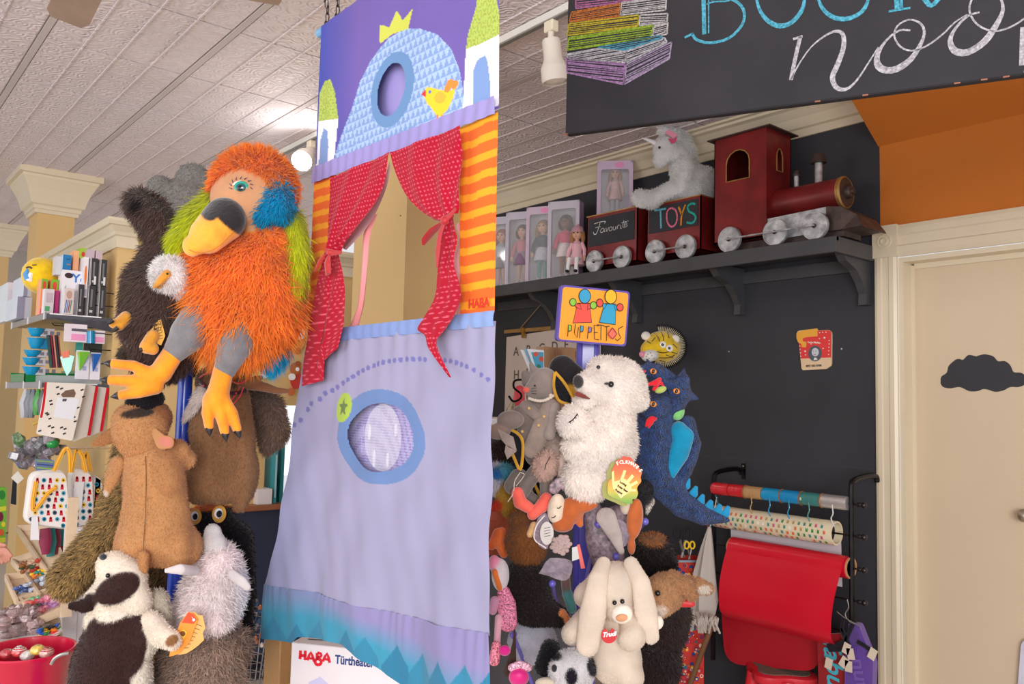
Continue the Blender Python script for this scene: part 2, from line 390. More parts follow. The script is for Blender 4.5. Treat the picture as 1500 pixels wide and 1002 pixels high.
# ceiling grid bars: wide ones along the wall, thin ones across
b = B((200, 190, 188)); 
for k in range(-4, 5):
    y = Y0+k*PYT
    if y < YW: b.span((-11, y-.013, HC-.002), (1.2, y+.013, HC+.02))
b.build('ceiling_grid_bar', MATTE, ceil)
tv = B()                                            # one tile: four embossed strips between fine ribs
w, d = PXT-.012, PYT-.03
for k in range(4):
    y0 = -d/2+k*d/4; tv.span((-w/2, y0+.003, .0), (w/2, y0+d/4-.006, .012))
    if k: tv.span((-w/2, y0-.005, -.0045), (w/2, y0+.002, .01))
tv.span((-w/2, -d/2, .006), (w/2, d/2, .02))
tile0 = None
for i in range(-12, 7):
    for k in range(-3, 4):
        x = X0+(i+.5)*PXT; y = Y0+(k+.5)*PYT
        if tile0 is None:
            tile0 = mk('ceiling_tile', np.array(tv.v)+np.array([x, y, HC]), tv.f, TIN, ceil)
            me0 = tile0.data; base0 = np.array([x, y, HC])
        else:
            o = tile0.copy(); link(o); o.location = Vector((x-base0[0], y-base0[1], 0))+tile0.location
# floor boards
b = B((190, 178, 164)).span((-11, -4, -.06), (1.8, YW+.2, -.012)); fl = struct('floor', b, MATTE)
for k in range(9):
    b = B((186+3*(k % 3), 174, 160)); b.span((-5, YW-.005-.125*(k+1)+.003, -.014), (1.5, YW-.005-.125*k, 0), bev=.002); b.build('floor_board', WOOD, fl)
# back wall: chalkboard paint, doorway, orange paint above
BLACK = mat('chalkboard_wall_paint', .62, col=(54, 54, 60), bump=.12, bscale=9, var=.16, vscale=2.2, spec=.35)
b = B(); b.span((XP-.2, YW, 0), (XD+.02, YW+.12, HC)); struct('wall_back', b, BLACK)
b = B((196, 112, 34)); b.span((XD+.0205, YW+.0, 2.33), (2.0, YW+.12, HC)); struct('wall_orange', b, MATTE)
# sloping orange underside of the stair above the door
b = B((196, 112, 34)); x0, x1 = XD+.015, 2.0
b.add([(x0, YW+.001, 2.711), (x1, YW+.001, 2.711), (x1, 3.20, HC), (x0, 3.20, HC), (x0, YW+.001, HC), (x1, YW+.001, HC)], [(0, 3, 2, 1), (0, 4, 3), (1, 2, 5), (0, 1, 5, 4), (3, 4, 5, 2)])
struct('trim_1', b, MATTE)
# joint line in the chalkboard
b = B((72, 72, 76)).span((-3.5, YW-.0015, 1.5-.262), (XD, YW+.001, 1.5-.2605)); struct('trim_2', b, MATTE)
# crown moulding
CREAM = mat('cream_gloss_trim', .35, col=(218, 204, 178), var=.03, vscale=2)
def sweep(prof, p0, p1, out, mt, name, parent=None, m0=0, m1=0, **k):
    """moulding: prof = (out, z), swept from p0 to p1, mitred by m0 / m1"""
    p0 = np.array(p0, float); p1 = np.array(p1, float); t = (p1-p0)/np.linalg.norm(p1-p0); out = np.array(out, float)
    R0 = [p0+out*a+np.array([0, 0, z])+t*a*m0 for a, z in prof]; R1 = [p1+out*a+np.array([0, 0, z])-t*a*m1 for a, z in prof]
    b = B((228, 216, 190)).loops([R0, R1]); return b.build(name, mt, parent, kind=None if parent else 'structure', **k)
crown = [(0, 0), (0, -.155), (.012, -.155), (.014, -.118), (.03, -.112), (.036, -.10), (.052, -.07), (.085, -.036), (.105, -.028), (.11, -.016), (.128, -.012), (.128, 0)]
sweep(crown, (XP-.2, YW, HC-.001), (XD+.02, YW, HC-.001), (0, -1, 0), CREAM, 'trim_3')
# door: casing with corner block, jamb, slab
casing = B((222, 208, 184))
DX0, DX1, DT = XD+.10, .05, 2.185
def cas(u, p):  # fluted casing profile across width .098, proud .02
    return [(0, 0), (0, .016), (.012, .02), (.03, .02), (.034, .014), (.062, .014), (.066, .02), (.086, .02), (.098, .012), (.098, 0)]
pr = cas(0, 0)
R0 = [(XD+a, YW-c, 0) for a, c in pr]; R1 = [(XD+a, YW-c, 2.19) for a, c in pr]
drf = B((226, 212, 190)).loops([R0, R1]).build('door_casing_side', CREAM, None, kind='structure'); drf.name = 'trim_4'
R0 = [(XD+.105, YW-c, DT+.145-a*1.45) for a, c in pr]; R1 = [(.6, YW-c, DT+.145-a*1.45) for a, c in pr]
t5 = B((226, 212, 190)).loops([R0, R1]).build('trim_5', CREAM, None, kind='structure')
b = B().span((XD-.006, YW-.026, 2.19), (XD+.106, YW, 2.335)); 
for r, h in ((.034, .003), (.018, .006)): b.lathe([(r, 0), (r, h), (r-.005, h+.001), (r-.006, .0008 if r > .02 else .0022)], (XD+.05, YW-.026, 2.262), (0, -1, 0), 24)
b.build('trim_6', CREAM, None, kind='structure')
b = B(); b.span((DX0, YW+.0, 0), (DX0+.022, YW+.13, DT)); b.span((DX0+.022, YW+.075, 0), (DX0+.036, YW+.13, DT-.03)); b.span((DX0+.0221, YW, DT-.022), (.6, YW+.13, DT)); b.span((DX0+.0361, YW+.075, DT-.045), (.6, YW+.13, DT-.0221))
b.build('trim_7', CREAM, None, kind='structure')
CDOOR = mat('cream_door_paint', .45, col=(208, 188, 160), var=.03, vscale=2)
door = B().span((DX0+.036, YW+.088, .005), (.3, YW+.125, DT-.045)); door = door.build('door_1', CDOOR, None, kind='structure')
# cloud silhouette stuck on the door
cpx = [(1378, 562), (1379, 552), (1387, 546), (1390, 536), (1400, 527), (1406, 526), (1411, 527), (1419, 520), (1430, 522), (1433, 521), (1443, 519), (1455, 522), (1462, 529), (1472, 529), (1480, 535), (1485, 545), (1496, 546), (1503, 553), (1501, 563), (1492, 567), (1480, 567), (1470, 572), (1458, 574), (1448, 571), (1440, 570), (1432, 573), (1420, 573), (1406, 567), (1392, 569), (1382, 567)]
yd = YW+.088
pts = spline([PY(x, y, yd) for x, y in cpx+cpx[:1]], 4)[:-1]; o0 = np.array([pts[0][0], yd-.0015, pts[0][2]])
b = B((52, 52, 58)).plate([(p[0]-o0[0], p[2]-o0[2]) for p in pts], o0, (1, 0, 0), (0, 0, 1), .0014); b.build('cloud_decal', MATTE, door, label='dark grey cloud sticker')
# door handle seen at the right edge, hairline mark on the wall
b = B((190, 180, 160)).lathe([(.026, 0), (.026, .006), (.01, .01), (.01, .035), (.024, .045), (.026, .058), (.016, .068), (0, .07)], PY(1507, 754, yd), (0, -1, 0), 20); b.build('door_handle', METAL, door, smooth=True)
# beige partition: long wall facing the aisle, moulding on top, window opening over the counter
BEIGE = mat('beige_wall_paint', .7, col=(214, 180, 124), var=.03, vscale=2)
zt = 2.39
def pxy(x, y): p = PX(x, y, XP); return p
b = B(); ya = 1.147
b.span((XP-.12, ya, 0), (XP, 2.005, zt)); b.span((XP-.12, 2.005, 1.45), (XP, 2.42, zt)); b.span((XP-.12, 2.42, 0), (XP, YW, zt)); b.span((XP-.12, 2.005, 0), (XP, 2.42, .884))
part = struct('wall_left', b, BEIGE)
cr2 = [(0, 0), (0, -.13), (.01, -.13), (.012, -.07), (.022, -.065), (.028, -.05), (.05, -.022), (.062, -.018), (.07, 0), (.07, .015), (0, .015)]
sweep([(a, z) for a, z in cr2], (XP, ya, zt), (XP, YW, zt), (1, 0, 0), CREAM, 'crown_moulding', part, m0=-1)
sweep([(a, z) for a, z in cr2], (XP-2.3, ya, zt), (XP, ya, zt), (0, -1, 0), CREAM, 'crown_moulding', part, m1=-1)
# pegboard run of the partition facing the left
b = B((214, 180, 124)).span((XP-2.3, ya+.005, 0), (XP-.1205, ya+.1, zt)); peg = struct('wall_pegboard', b, BEIGE)
# bright window beyond the opening
b = B((240, 245, 250)).span((XP-1.45, 1.6, .9), (XP-1.4, 3.3, 1.6))
w1 = b.build('window_1', mat('daylit_window', .5, col=(235, 240, 248), emit=1.3, var=0), None, kind='structure')
b = B((150, 140, 130))
for y in (1.9, 2.2, 2.5): b.span((XP-1.4, y-.015, .9), (XP-1.37, y+.015, 1.6))
b.build('window_frame', CREAM, w1)
# far wall behind everything
b = B((206, 178, 130)).span((-10.4, -1.2, 0), (-10.2, YW, 2.35)); b.span((-10.4, -1.2, 2.35), (-10.2, YW, HC), col=(196, 188, 182)); fw = struct('wall_far', b, MATTE)
sweep(crown, (-10.2, -1.2, 2.42), (-10.2, YW, 2.42), (1, 0, 0), CREAM, 'crown_moulding', fw)
b = B((196, 188, 176)); b.span((-10.2, -.9, .2), (-10.17, .95, 2.0)); b.span((-10.17, -.8, .3), (-10.15, .05, 1.9), col=(205, 197, 186)); b.span((-10.17, .15, .3), (-10.15, .85, 1.9), col=(205, 197, 186)); b.build('panelled_cupboard_door', PAINT, fw)
# columns with flared capitals
def column(x0, x1, y0, y1, n, cap=True):
    b = B(); b.span((x0, y0, 0), (x1, y1, HC-.1)); c = struct('column', b, BEIGE)
    if cap:
        rings = []; P = [(0, -.285), (.018, -.285), (.022, -.262), (.03, -.258), (.032, -.235), (.05, -.225), (.058, -.19), (.078, -.13), (.105, -.075), (.115, -.06), (.118, -.045), (.14, -.04), (.14, 0)]
        for a, z in P: rings.append([(x0-a, y0-a, HC+z), (x1+a, y0-a, HC+z), (x1+a, y1+a, HC+z), (x0-a, y1+a, HC+z)])
        B((232, 220, 200)).loops(rings).build('capital', CREAM, c)
    return c
column(-6.62, -6.34, 1.06, 1.29, 1); column(-9.0, -8.7, 1.0, 1.25, 2)
cb = column(-3.20, -2.78, 1.76, 2.16, 3, False)
b = B((90, 70, 50)).lathe([(.003, 0), (.003, .002), (0, .003)], PY(587, 316, 1.76), (0, -1, 0), 8); b.build('screw', METAL, cb)
# ================================================================ DOORWAY PUPPET THEATRE (cloth banner hanging from the ceiling)
YB = 1.0; FS = .45
def resamp(P, n):
    P = np.asarray(P, float); d = np.concatenate([[0], np.cumsum(np.linalg.norm(np.diff(P, axis=0), axis=1))]); t = np.linspace(0, d[-1], n)
    return np.stack([np.interp(t, d, P[:, k]) for k in range(P.shape[1])], 1)
def inpoly(x, y, P):
    P = np.asarray(P, float); c = np.zeros(x.shape, bool); j = len(P)-1
    for i in range(len(P)):
        xi, yi = P[i]; xj, yj = P[j]
        k = ((yi > y) != (yj > y)) & (x < (xj-xi)*(y-yi)/(yj-yi+1e-12)+xi); c ^= k; j = i
    return c
def inell(x, y, cx, cy, rx, ry, a=0):
    a = math.radians(a); dx, dy = x-cx, y-cy; u = dx*math.cos(a)+dy*math.sin(a); v = -dx*math.sin(a)+dy*math.cos(a)
    return (u/rx)**2+(v/ry)**2 < 1
def paint(C, m, col): C[m] = lin(col)
def cloth(name, parent, left, right, Y, painter, res=1.6, fold=None, hole=None, mt=None, top=None, bot=None, rough=None, label=None):
    """cloth between two edge lines, woven as a fine grid on the banner's plane; left / right (and top / bot) are photo points"""
    L = np.asarray(left, float); R = np.asarray(right, float)
    lenL = np.sum(np.linalg.norm(np.diff(L, axis=0), axis=1)); lenR = np.sum(np.linalg.norm(np.diff(R, axis=0), axis=1)); wid = max(np.linalg.norm(L[0]-R[0]), np.linalg.norm(L[-1]-R[-1]))
    m = max(3, int(max(lenL, lenR)/res)); n = max(3, int(wid/res)); L = resamp(L, m); R = resamp(R, m)
    s = np.linspace(0, 1, n)[None, :, None]; P = L[:, None]*(1-s)+R[:, None]*s
    t = np.linspace(0, 1, m)[:, None, None]
    if top is not None: T = resamp(top, n)[None]; P = P+(T-P[0:1])*(1-t)
    if bot is not None: Bt = resamp(bot, n)[None]; P = P+(Bt-P[-1:])*t
    px = P.reshape(-1, 2); d = rays(px); V = CAM+d*((Y)/d[:, 1])[:, None]
    uu = np.broadcast_to(s[..., 0], (m, n)).ravel(); vv = np.broadcast_to(t[..., 0], (m, n)).ravel()
    C = painter(px[:, 0], px[:, 1], V, uu, vv)
    if fold is not None: V = V.copy(); V[:, 1] += FS*fold(V, uu, vv)
    i = np.arange(m-1)[:, None]*n+np.arange(n-1)[None, :]; Q = np.stack([i, i+n, i+n+1, i+1], -1).reshape(-1, 4)
    if hole is not None:
        h = hole(px[:, 0], px[:, 1]); Q = Q[~h[Q].all(1)]
    return mk(name, V, [Q], mt or CLOTH, parent, C=C, smooth=True, label=label)
th = thing('puppet_theatre', 'tall cloth doorway puppet theatre with castle top, red dotted curtains and lavender skirt', 'puppet theatre', (-1.65, YB, .83))
def wob(V, a=.006, f=1.0, s=0): return a*(np.sin(V[:, 0]*31*f+2*np.sin(V[:, 2]*3+s)+s)+.6*np.sin(V[:, 0]*67*f+3*np.sin(V[:, 2]*2.2)+1+s))
def vpline(x0, y0, x): return 567+(y0-567)*(x+264)/(x0+264)
hole1 = lambda x, y: inell(x, y, 573, 131, 20, 41, 14)
TRI = ['a5b9dd', '6f8cc8']
def p_top(x, y, V, u, v):
    C = np.tile(lin((112, 92, 168)), (len(x), 1)); e = np.clip((x-470)/55, 0, 1)[:, None]; C = C*e+lin((66, 76, 168))*(1-e)
    body = inpoly(x, y, [(555, 72), (570, 55), (595, 42), (615, 42), (640, 50), (660, 70), (672, 100), (678, 130), (679, 175), (490, 246), (492, 225), (500, 200), (515, 160), (527, 120), (542, 90)])
    X = V[:, 0]/.021; Z = V[:, 2]/.021; row = np.floor(Z); fx = (X+.5*(row % 2)) % 1; fz = Z-row
    tri = np.abs(fx-.5) < .5*(1-fz)
    C[body] = np.where(tri[body][:, None], lin((128, 156, 208)), lin((168, 192, 228)))
    G = (202, 206, 84)
    paint(C, inpoly(x, y, [(556, 36), (570, 40), (581, 15), (590, 30), (605, 12), (598, 42), (575, 50), (556, 64)]), G)
    for P in ([(682, 74), (685, 50), (697, 10), (701, -20), (722, -28), (729, 10), (733, 30), (731, 52)], [(467, 178), (469, 135), (476, 119), (484, 116), (491, 135), (496, 174)]):
        k = inpoly(x, y, P); paint(C, k, (178, 196, 92))
        ring = np.abs(np.hypot((V[:, 0]*60) % 1-.5, (V[:, 2]*38+.5*np.floor(V[:, 0]*60)) % 1-.5)-.38) < .06; paint(C, k & ring, (150, 165, 70))
    paint(C, inpoly(x, y, [(682, 73), (731, 51), (731, 150), (729, 155), (677, 172)]), (236, 234, 244))
    paint(C, inpoly(x, y, [(467, 178), (496, 174), (489, 245), (463, 258)]), (236, 234, 244))
    paint(C, inpoly(x, y, [(692, 158), (692, 105), (698, 88), (710, 80), (714, 92), (717, 118), (718, 150)]), (124, 152, 204))
    paint(C, inpoly(x, y, [(467, 250), (470, 205), (475, 188), (480, 192), (482, 215), (480, 243)]), (124, 152, 204))
    paint(C, inell(x, y, 575, 131, 30, 57, 14), (104, 142, 190))
    Yl = (246, 200, 50); b = [(625, 150), (623, 136), (630, 128), (641, 131), (652, 133), (665, 131), (668, 122), (664, 143), (656, 160), (646, 171), (639, 168), (632, 158)]
    paint(C, inpoly(x, y, b), Yl); paint(C, inell(x, y, 630, 138, 9, 10), Yl); paint(C, inpoly(x, y, [(618, 138), (624, 132), (625, 144)]), (215, 50, 50))
    paint(C, inell(x, y, 630, 135, 2.2, 2.6), (90, 120, 190)); paint(C, inell(x, y, 645, 143, 8, 9, 20), (248, 176, 60))
    for cx, cy in ((659, 122), (666, 124), (656, 129)): paint(C, inell(x, y, cx, cy, 4.5, 7, 30), (236, 140, 60))
    for cx in (641, 648): paint(C, (np.abs(x-cx) < 1.6) & (y > 168) & (y < 177), (236, 130, 70))
    return C
def fl_top(V, u, v): return .004*np.sin(V[:, 0]*14+1)*v+.002*np.sin(V[:, 0]*90+V[:, 2]*8)*np.exp(-v*12)
cloth('castle_panel', th, [(471, 38), (466, 150), (462, 262)], [(733, vpline(471, 38, 733)), (731, 10), (730, 158)], YB, p_top, fold=fl_top, hole=hole1, bot=[(462, 256), (730, 158)])
flat = lambda c: (lambda x, y, V, u, v: np.tile(lin(c), (len(x), 1)))
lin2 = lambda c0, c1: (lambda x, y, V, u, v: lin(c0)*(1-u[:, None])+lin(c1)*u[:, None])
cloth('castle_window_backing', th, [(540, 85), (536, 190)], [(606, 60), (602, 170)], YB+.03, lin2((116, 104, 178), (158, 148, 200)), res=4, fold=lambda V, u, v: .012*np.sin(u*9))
def bandfold(V, u, v): return -.022+.0035*np.sin(V[:, 0]*150+np.sin(V[:, 2]*50))
cloth('divider_band', th, [(463, 246), (461, 270)], [(730, 142), (730, 168)], YB, lin2((152, 142, 202), (150, 140, 196)), fold=bandfold)
def p_or(x, y, V, u, v):
    C = np.tile(lin((232, 104, 36)), (len(x), 1)); z = V[:, 2]+.0012*np.sin(V[:, 0]*60)
    paint(C, (z/.0375) % 1 < .42, (244, 162, 34)); return C
cloth('side_panel', th, [(672, 188), (673, 320), (674, 466)], [(730, 164), (727, 320), (725, 458)], YB, p_or, fold=lambda V, u, v: wob(V, .003))
cloth('side_panel', th, [(461, 266), (455, 400), (449, 530)], [(492, 254), (484, 400), (478, 520)], YB, p_or, fold=lambda V, u, v: wob(V, .003))
RD = (166, 6, 38)
def dots(V, C, col=(214, 90, 112), p=.0115):
    X = V[:, 0]/p; Z = V[:, 2]/(p*.9); r = np.floor(Z); fx = (X+.5*(r % 2)) % 1-.5; fz = (Z % 1)-.5
    paint(C, np.hypot(fx, fz) < .2, col); return C
def p_cur(x, y, V, u, v): return dots(V, np.tile(lin(RD), (len(x), 1)))
PINK = (226, 150, 160)
def cf(gather, k=1):
    def f(V, u, v):
        g = np.exp(-((v-gather)/.16)**2); return k*((.007+.004*g)*np.sin(u*(11+6*v)+v*3)+.002*np.sin(u*30+v*9))
    return f
cl = spline([(483, 260), (481, 300), (479, 340), (477, 372)], 5); cr_ = spline([(572, 223), (563, 262), (546, 302), (524, 334), (503, 358), (497, 372)], 5)
cloth('curtain', th, cl, cr_, YB-.028, p_cur, res=1.3, fold=cf(1))
cl = spline([(477, 371), (467, 400), (457, 450), (449, 500), (443, 540), (442, 566)], 5); cr_ = spline([(497, 371), (498, 410), (497, 450), (493, 490), (490, 510), (475, 558)], 5)
cloth('curtain', th, cl, cr_, YB-.028, p_cur, res=1.3, fold=cf(0, .35), bot=[(442, 566), (475, 557), (462, 541), (494, 510)])
cloth('curtain_lining', th, spline([(570, 238), (560, 268), (541, 304), (518, 335), (500, 362)], 5), spline([(571, 240), (566, 275), (552, 312), (532, 340), (506, 366)], 5), YB+.012, flat((232, 190, 198)), fold=lambda V, u, v: .006*np.sin(u*8+v*6))
cloth('curtain_lining', th, spline([(540, 330), (531, 345), (529, 390), (526, 440), (521, 460), (513, 480)], 5), spline([(552, 312), (540, 345), (537, 390), (534, 440), (530, 465), (527, 483)], 5), YB+.03, flat((228, 146, 148)), fold=lambda V, u, v: .01*np.sin(u*7+v*4))
cl = spline([(571, 223), (577, 250), (592, 283), (612, 306), (634, 321), (651, 326)], 5); cr_ = spline([(676, 184), (675, 230), (675, 270), (672, 300), (668, 312)], 5)
cloth('curtain', th, cl, cr_, YB-.028, p_cur, res=1.3, fold=cf(1))
cl = spline([(649, 324), (642, 350), (640, 400), (636, 436), (621, 464), (611, 482), (622, 492), (628, 512), (658, 552)], 5); cr_ = spline([(664, 312), (667, 335), (670, 352), (664, 385), (675, 428), (667, 460), (652, 484), (640, 505), (660, 553)], 5)
cloth('curtain', th, cl, cr_, YB-.028, p_cur, res=1.3, fold=cf(0, .35))
cloth('curtain_lining', th, spline([(668, 330), (671, 352), (666, 385), (674, 428), (666, 470), (648, 500), (655, 548)], 5), spline([(672, 325), (674, 352), (673, 385), (676, 428), (674, 470), (664, 505), (660, 550)], 5), YB+.004, flat((230, 170, 180)), fold=lambda V, u, v: .004*np.sin(v*20))
b = B((170, 12, 26))
def ribbon(P, w, Y=YB-.05):
    P = [PY(x, y, Y) for x, y in P]; b.tube(spline(P, 4), np.interp(np.linspace(0, 1, 4*(len(P)-1)+1), np.linspace(0, 1, len(w)), w), n=8, flat=.3, up=(0, 1, 0) if 0 else None)
ribbon([(668, 306), (660, 315), (650, 323)], [.004, .008]); b.ell(PY(651, 323, YB-.05), (.011, .008, .010))
ribbon([(650, 325), (636, 336), (624, 350), (620, 359)], [.006, .011, .010, .003]); ribbon([(650, 328), (644, 345), (641, 370), (640, 392)], [.006, .008, .008, .003])
b.build('curtain_tie', SATIN, th, smooth=True)
b = B((176, 16, 26)); ribbon([(476, 366), (486, 370), (500, 370)], [.006, .008, .004]); b.ell(PY(484, 370, YB-.05), (.010, .008, .009))
ribbon([(483, 374), (480, 385), (481, 402)], [.006, .016, .013]); ribbon([(476, 372), (468, 384), (461, 398)], [.005, .009, .003]); b.build('curtain_tie', SATIN, th, smooth=True)
# skirt
seamL, seamR = (392, 855), (720, 927)
seam = [(392, 855), (461, 869), (542, 890), (623, 909), (720, 927)]
DOTS = [(380+x/1.85, 460+y/1.85) for x, y in [(100, 300), (117, 287), (135, 258), (146, 243), (166, 230), (180, 215), (197, 207), (212, 198), (228, 187), (242, 178), (255, 170), (268, 160), (282, 153), (296, 146), (311, 140), (325, 135), (340, 131), (355, 128), (371, 126), (386, 124), (402, 122), (418, 122), (434, 122), (450, 124), (505, 126), (520, 128), (535, 132), (550, 137), (566, 143), (584, 152), (603, 165), (620, 177)]]
def p_sk(x, y, V, u, v):
    C = np.tile(lin((150, 146, 176)), (len(x), 1)); e = np.clip((470-x)/60, 0, 1)[:, None]; C = C*(1-.25*e)+lin((130, 150, 205))*.25*e
    for cx, cy in DOTS: paint(C, inell(x, y, cx, cy, 2.9, 3.9), (108, 106, 164))
    paint(C, inell(x, y, 560, 640, 62, 70, -8), (100, 126, 174))
    paint(C, inell(x, y, 506, 597, 12.5, 22, 6), (158, 182, 70))
    st = [(506+(9 if k % 2 == 0 else 4)*math.sin(k*math.pi/5), 597-(15 if k % 2 == 0 else 6.5)*math.cos(k*math.pi/5)) for k in range(10)]
    paint(C, inpoly(x, y, st), (96, 116, 66))
    paint(C, np.abs(np.hypot((x-560)/51.5, (y-641)/54.5)-1) < .012, (96, 122, 170))
    return C
def fl_sk(V, u, v):
    g = np.exp(-v*7)*.006*np.sin(V[:, 0]*95+np.sin(V[:, 0]*20)); 
    big = .024*np.sin(V[:, 0]*15+2.2*v+.6)*v*(.5+.5*v)+.007*np.sin(V[:, 0]*38+4*v)*v+.012*np.exp(-((u-.22-.1*v)/.05)**2)*np.sin(np.pi*np.clip(v*1.3, 0, 1))
    dia = .010*np.sin(V[:, 0]*22-V[:, 2]*30)*np.sin(np.pi*v); return g-big+dia-.004+.003*np.sin(V[:, 0]*70+V[:, 2]*25)*v
hole2 = lambda x, y: inell(x, y, 560, 641, 48, 51)
sl = [(450, 505), (440, 560), (427, 660), (415, 760), (404, 810), (392, 855)]; sr = [(726, 462), (724, 600), (721, 760), (720, 927)]
cloth('skirt', th, sl, sr, YB, p_sk, fold=fl_sk, hole=hole2, top=[(450, 505), (490, 497), (600, 480), (726, 470)], bot=[(x, y+4) for x, y in seam])
cloth('waistband', th, [(491, 481), (490, 500)], [(726, 455), (725, 478)], YB, lin2((116, 134, 190), (132, 156, 204)), fold=lambda V, u, v: -.008-.006*np.sin(np.pi*v)+.0025*np.sin(V[:, 0]*160), res=1.4)
def p_mesh(x, y, V, u, v):
    C = np.tile(lin((138, 126, 178)), (len(x), 1)); g = ((V[:, 0]/.0065) % 1 < .3) | ((V[:, 2]/.0065) % 1 < .3); paint(C, g, (176, 170, 206)); return C
cloth('mesh_window', th, [(505, 582), (505, 700)], [(615, 578), (615, 700)], YB+.022, p_mesh, res=1.0, fold=lambda V, u, v: .004*np.sin(u*11+v*3))
b = B((255, 255, 255)); o = PY(560, 641, YB+.006); R = circ(0, 0, .081, .078, 32); b.plate(R, o, (1, 0, 0), (0, 0, 1), .0006)
for (x, y, rr) in ((-.055, .01, .02), (.06, .02, .016), (-.03, -.05, .022), (.03, -.05, .018)): b.ell(o+np.array([x, -.002, y]), (rr*.3, .004, rr))
b.build('clear_film', GLASS, th)
def p_hem(x, y, V, u, v):
    t = np.clip((v-.08-.30*u)*2.4, 0, 1)[:, None]; C = lin((134, 126, 170))*(1-t)+lin((58, 140, 170))*t
    e = np.clip(1-u*2.2, 0, 1)[:, None]; C = C*(1-e*.5)+lin((50, 128, 156))*e*.5
    for i, (cx, cy) in enumerate([(406, 903), (436, 914), (466, 908), (512, 922), (540, 932), (580, 945), (615, 957), (650, 967), (688, 972), (722, 982)]):
        w = 17; h = 34; k = inpoly(x, y, [(cx, cy), (cx+5, cy+12), (cx+w*.9, cy+h), (cx+w, cy+120), (cx-w*1.5, cy+120), (cx-w*1.2, cy+h*.9), (cx-w*.4, cy+10)]); paint(C, k, (44, 116, 150) if i % 2 else (50, 124, 156))
    return C
hb = [(388, 933), (410, 938), (428, 942), (437, 933), (470, 936), (505, 945), (530, 962), (560, 982), (585, 1004), (640, 1045), (722, 1075)]
cloth('hem_band', th, [(393, 853), (391, 890), (388, 933)], [(720, 925), (721, 1000), (722, 1075)], YB, p_hem, fold=lambda V, u, v: fl_sk(V, u, 1+0*v)-.004+.004*np.sin(V[:, 0]*130+5*np.sin(V[:, 0]*20))*np.exp(-v*2.5)-.014*v*np.sin(V[:, 0]*19+1), top=seam, bot=hb)
zr = 1.5+1.022
b = B((120, 90, 60)).tube([(-2.075, YB+.012, zr), (-1.23, YB+.012, zr)], .009, 10); b.color((120, 170, 210)).tube([(-2.085, YB+.012, zr), (-2.055, YB+.012, zr)], .013, 12); b.build('hanging_rod', PAINT, th)
for x in (-2.05, -1.99, -1.27):
    b = B((70, 66, 64))
    for i in range(22):
        z = zr+.012+i*.021; a = (i % 2)*math.pi/2
        P = [(x+.012*(i > 0)*math.sin(i), YB+.012, z)]*1; c = np.array(P[0]); L = [c+np.array([.005*math.cos(t)*math.cos(a), .005*math.cos(t)*math.sin(a), .0145*math.sin(t)]) for t in np.linspace(0, 2*np.pi, 9)]
        b.tube(L, .0016, 5, caps=False)
    b.build('hanging_chain', METAL, th)
text('HABA', PY(686, 452, YB-.005), (1, 0, 0), (0, 0, 1), .026, (200, 40, 30), th, name='lettering', bold=.0006)
# ================================================================ flat drawing on real planes
def hdir(px, py, D, slope):
    """horizontal direction that runs with the given slope on the photo at this point"""
    P = W(px, py, D); best = None
    def pr(Q): Q = Q-CAM; w = Q@FW; return 750+FL*(Q@RT)/w, 501-FL*(Q@UP)/w
    for a in np.radians(np.arange(-80, 80, 1.0)):
        e = math.cos(a)*_r+math.sin(a)*FH; x0, y0 = pr(P-e*.02); x1, y1 = pr(P+e*.02); s = (y1-y0)/(x1-x0)
        if x1 > x0 and (best is None or abs(s-slope) < best[0]): best = (abs(s-slope), e)
    return best[1]
class Pl:
    def __init__(s, o, ex, ey=(0, 0, 1)): s.o = np.asarray(o, float); s.ex = np.asarray(ex, float); s.ex /= np.linalg.norm(s.ex); s.ey = np.asarray(ey, float); s.ey = s.ey-s.ex*(s.ex@s.ey); s.ey /= np.linalg.norm(s.ey); s.n = np.cross(s.ex, s.ey)
    def at(s, x, y): d = ray(x, y); t = ((s.o-CAM)@s.n)/(d@s.n); q = CAM+d*t-s.o; return (q@s.ex, q@s.ey)
    def pt(s, u, v, off=0): return s.o+u*s.ex+v*s.ey+off*s.n
    def px(s, P): return [s.at(x, y) for x, y in P]
def fills(parent, pl, items, name='print', off=.0006, mt=None, px=True, th=.0004, step=.00025, label=None, smoothit=False):
    b = B()
    for i, (P, c) in enumerate(items):
        Q = pl.px(P) if px else P; o = off+i*step; b.plate(Q, pl.pt(0, 0, o), pl.ex, pl.ey, min(th, o), col=c)
    return b.build(name, mt or MATTE, parent, label=label)
def ribs(b, pl, P, w, off=.001, px=True, sm=3):
    P = spline(P, sm) if sm > 1 and len(P) > 2 else np.asarray(P, float)
    Q = np.array(pl.px(P) if px else P); w = np.interp(np.linspace(0, 1, len(Q)), np.linspace(0, 1, len(np.atleast_1d(w))), np.atleast_1d(w))
    T = np.gradient(Q, axis=0); T /= np.linalg.norm(T, axis=1, keepdims=True)+1e-12; Nn = np.stack([-T[:, 1], T[:, 0]], 1)
    L = Q+Nn*w[:, None]/2; R = Q-Nn*w[:, None]/2; V = [pl.pt(*p, off) for p in L]+[pl.pt(*p, off) for p in R]; n = len(Q)
    b.add(V, [(i, n+i, n+i+1, i+1) for i in range(n-1)])
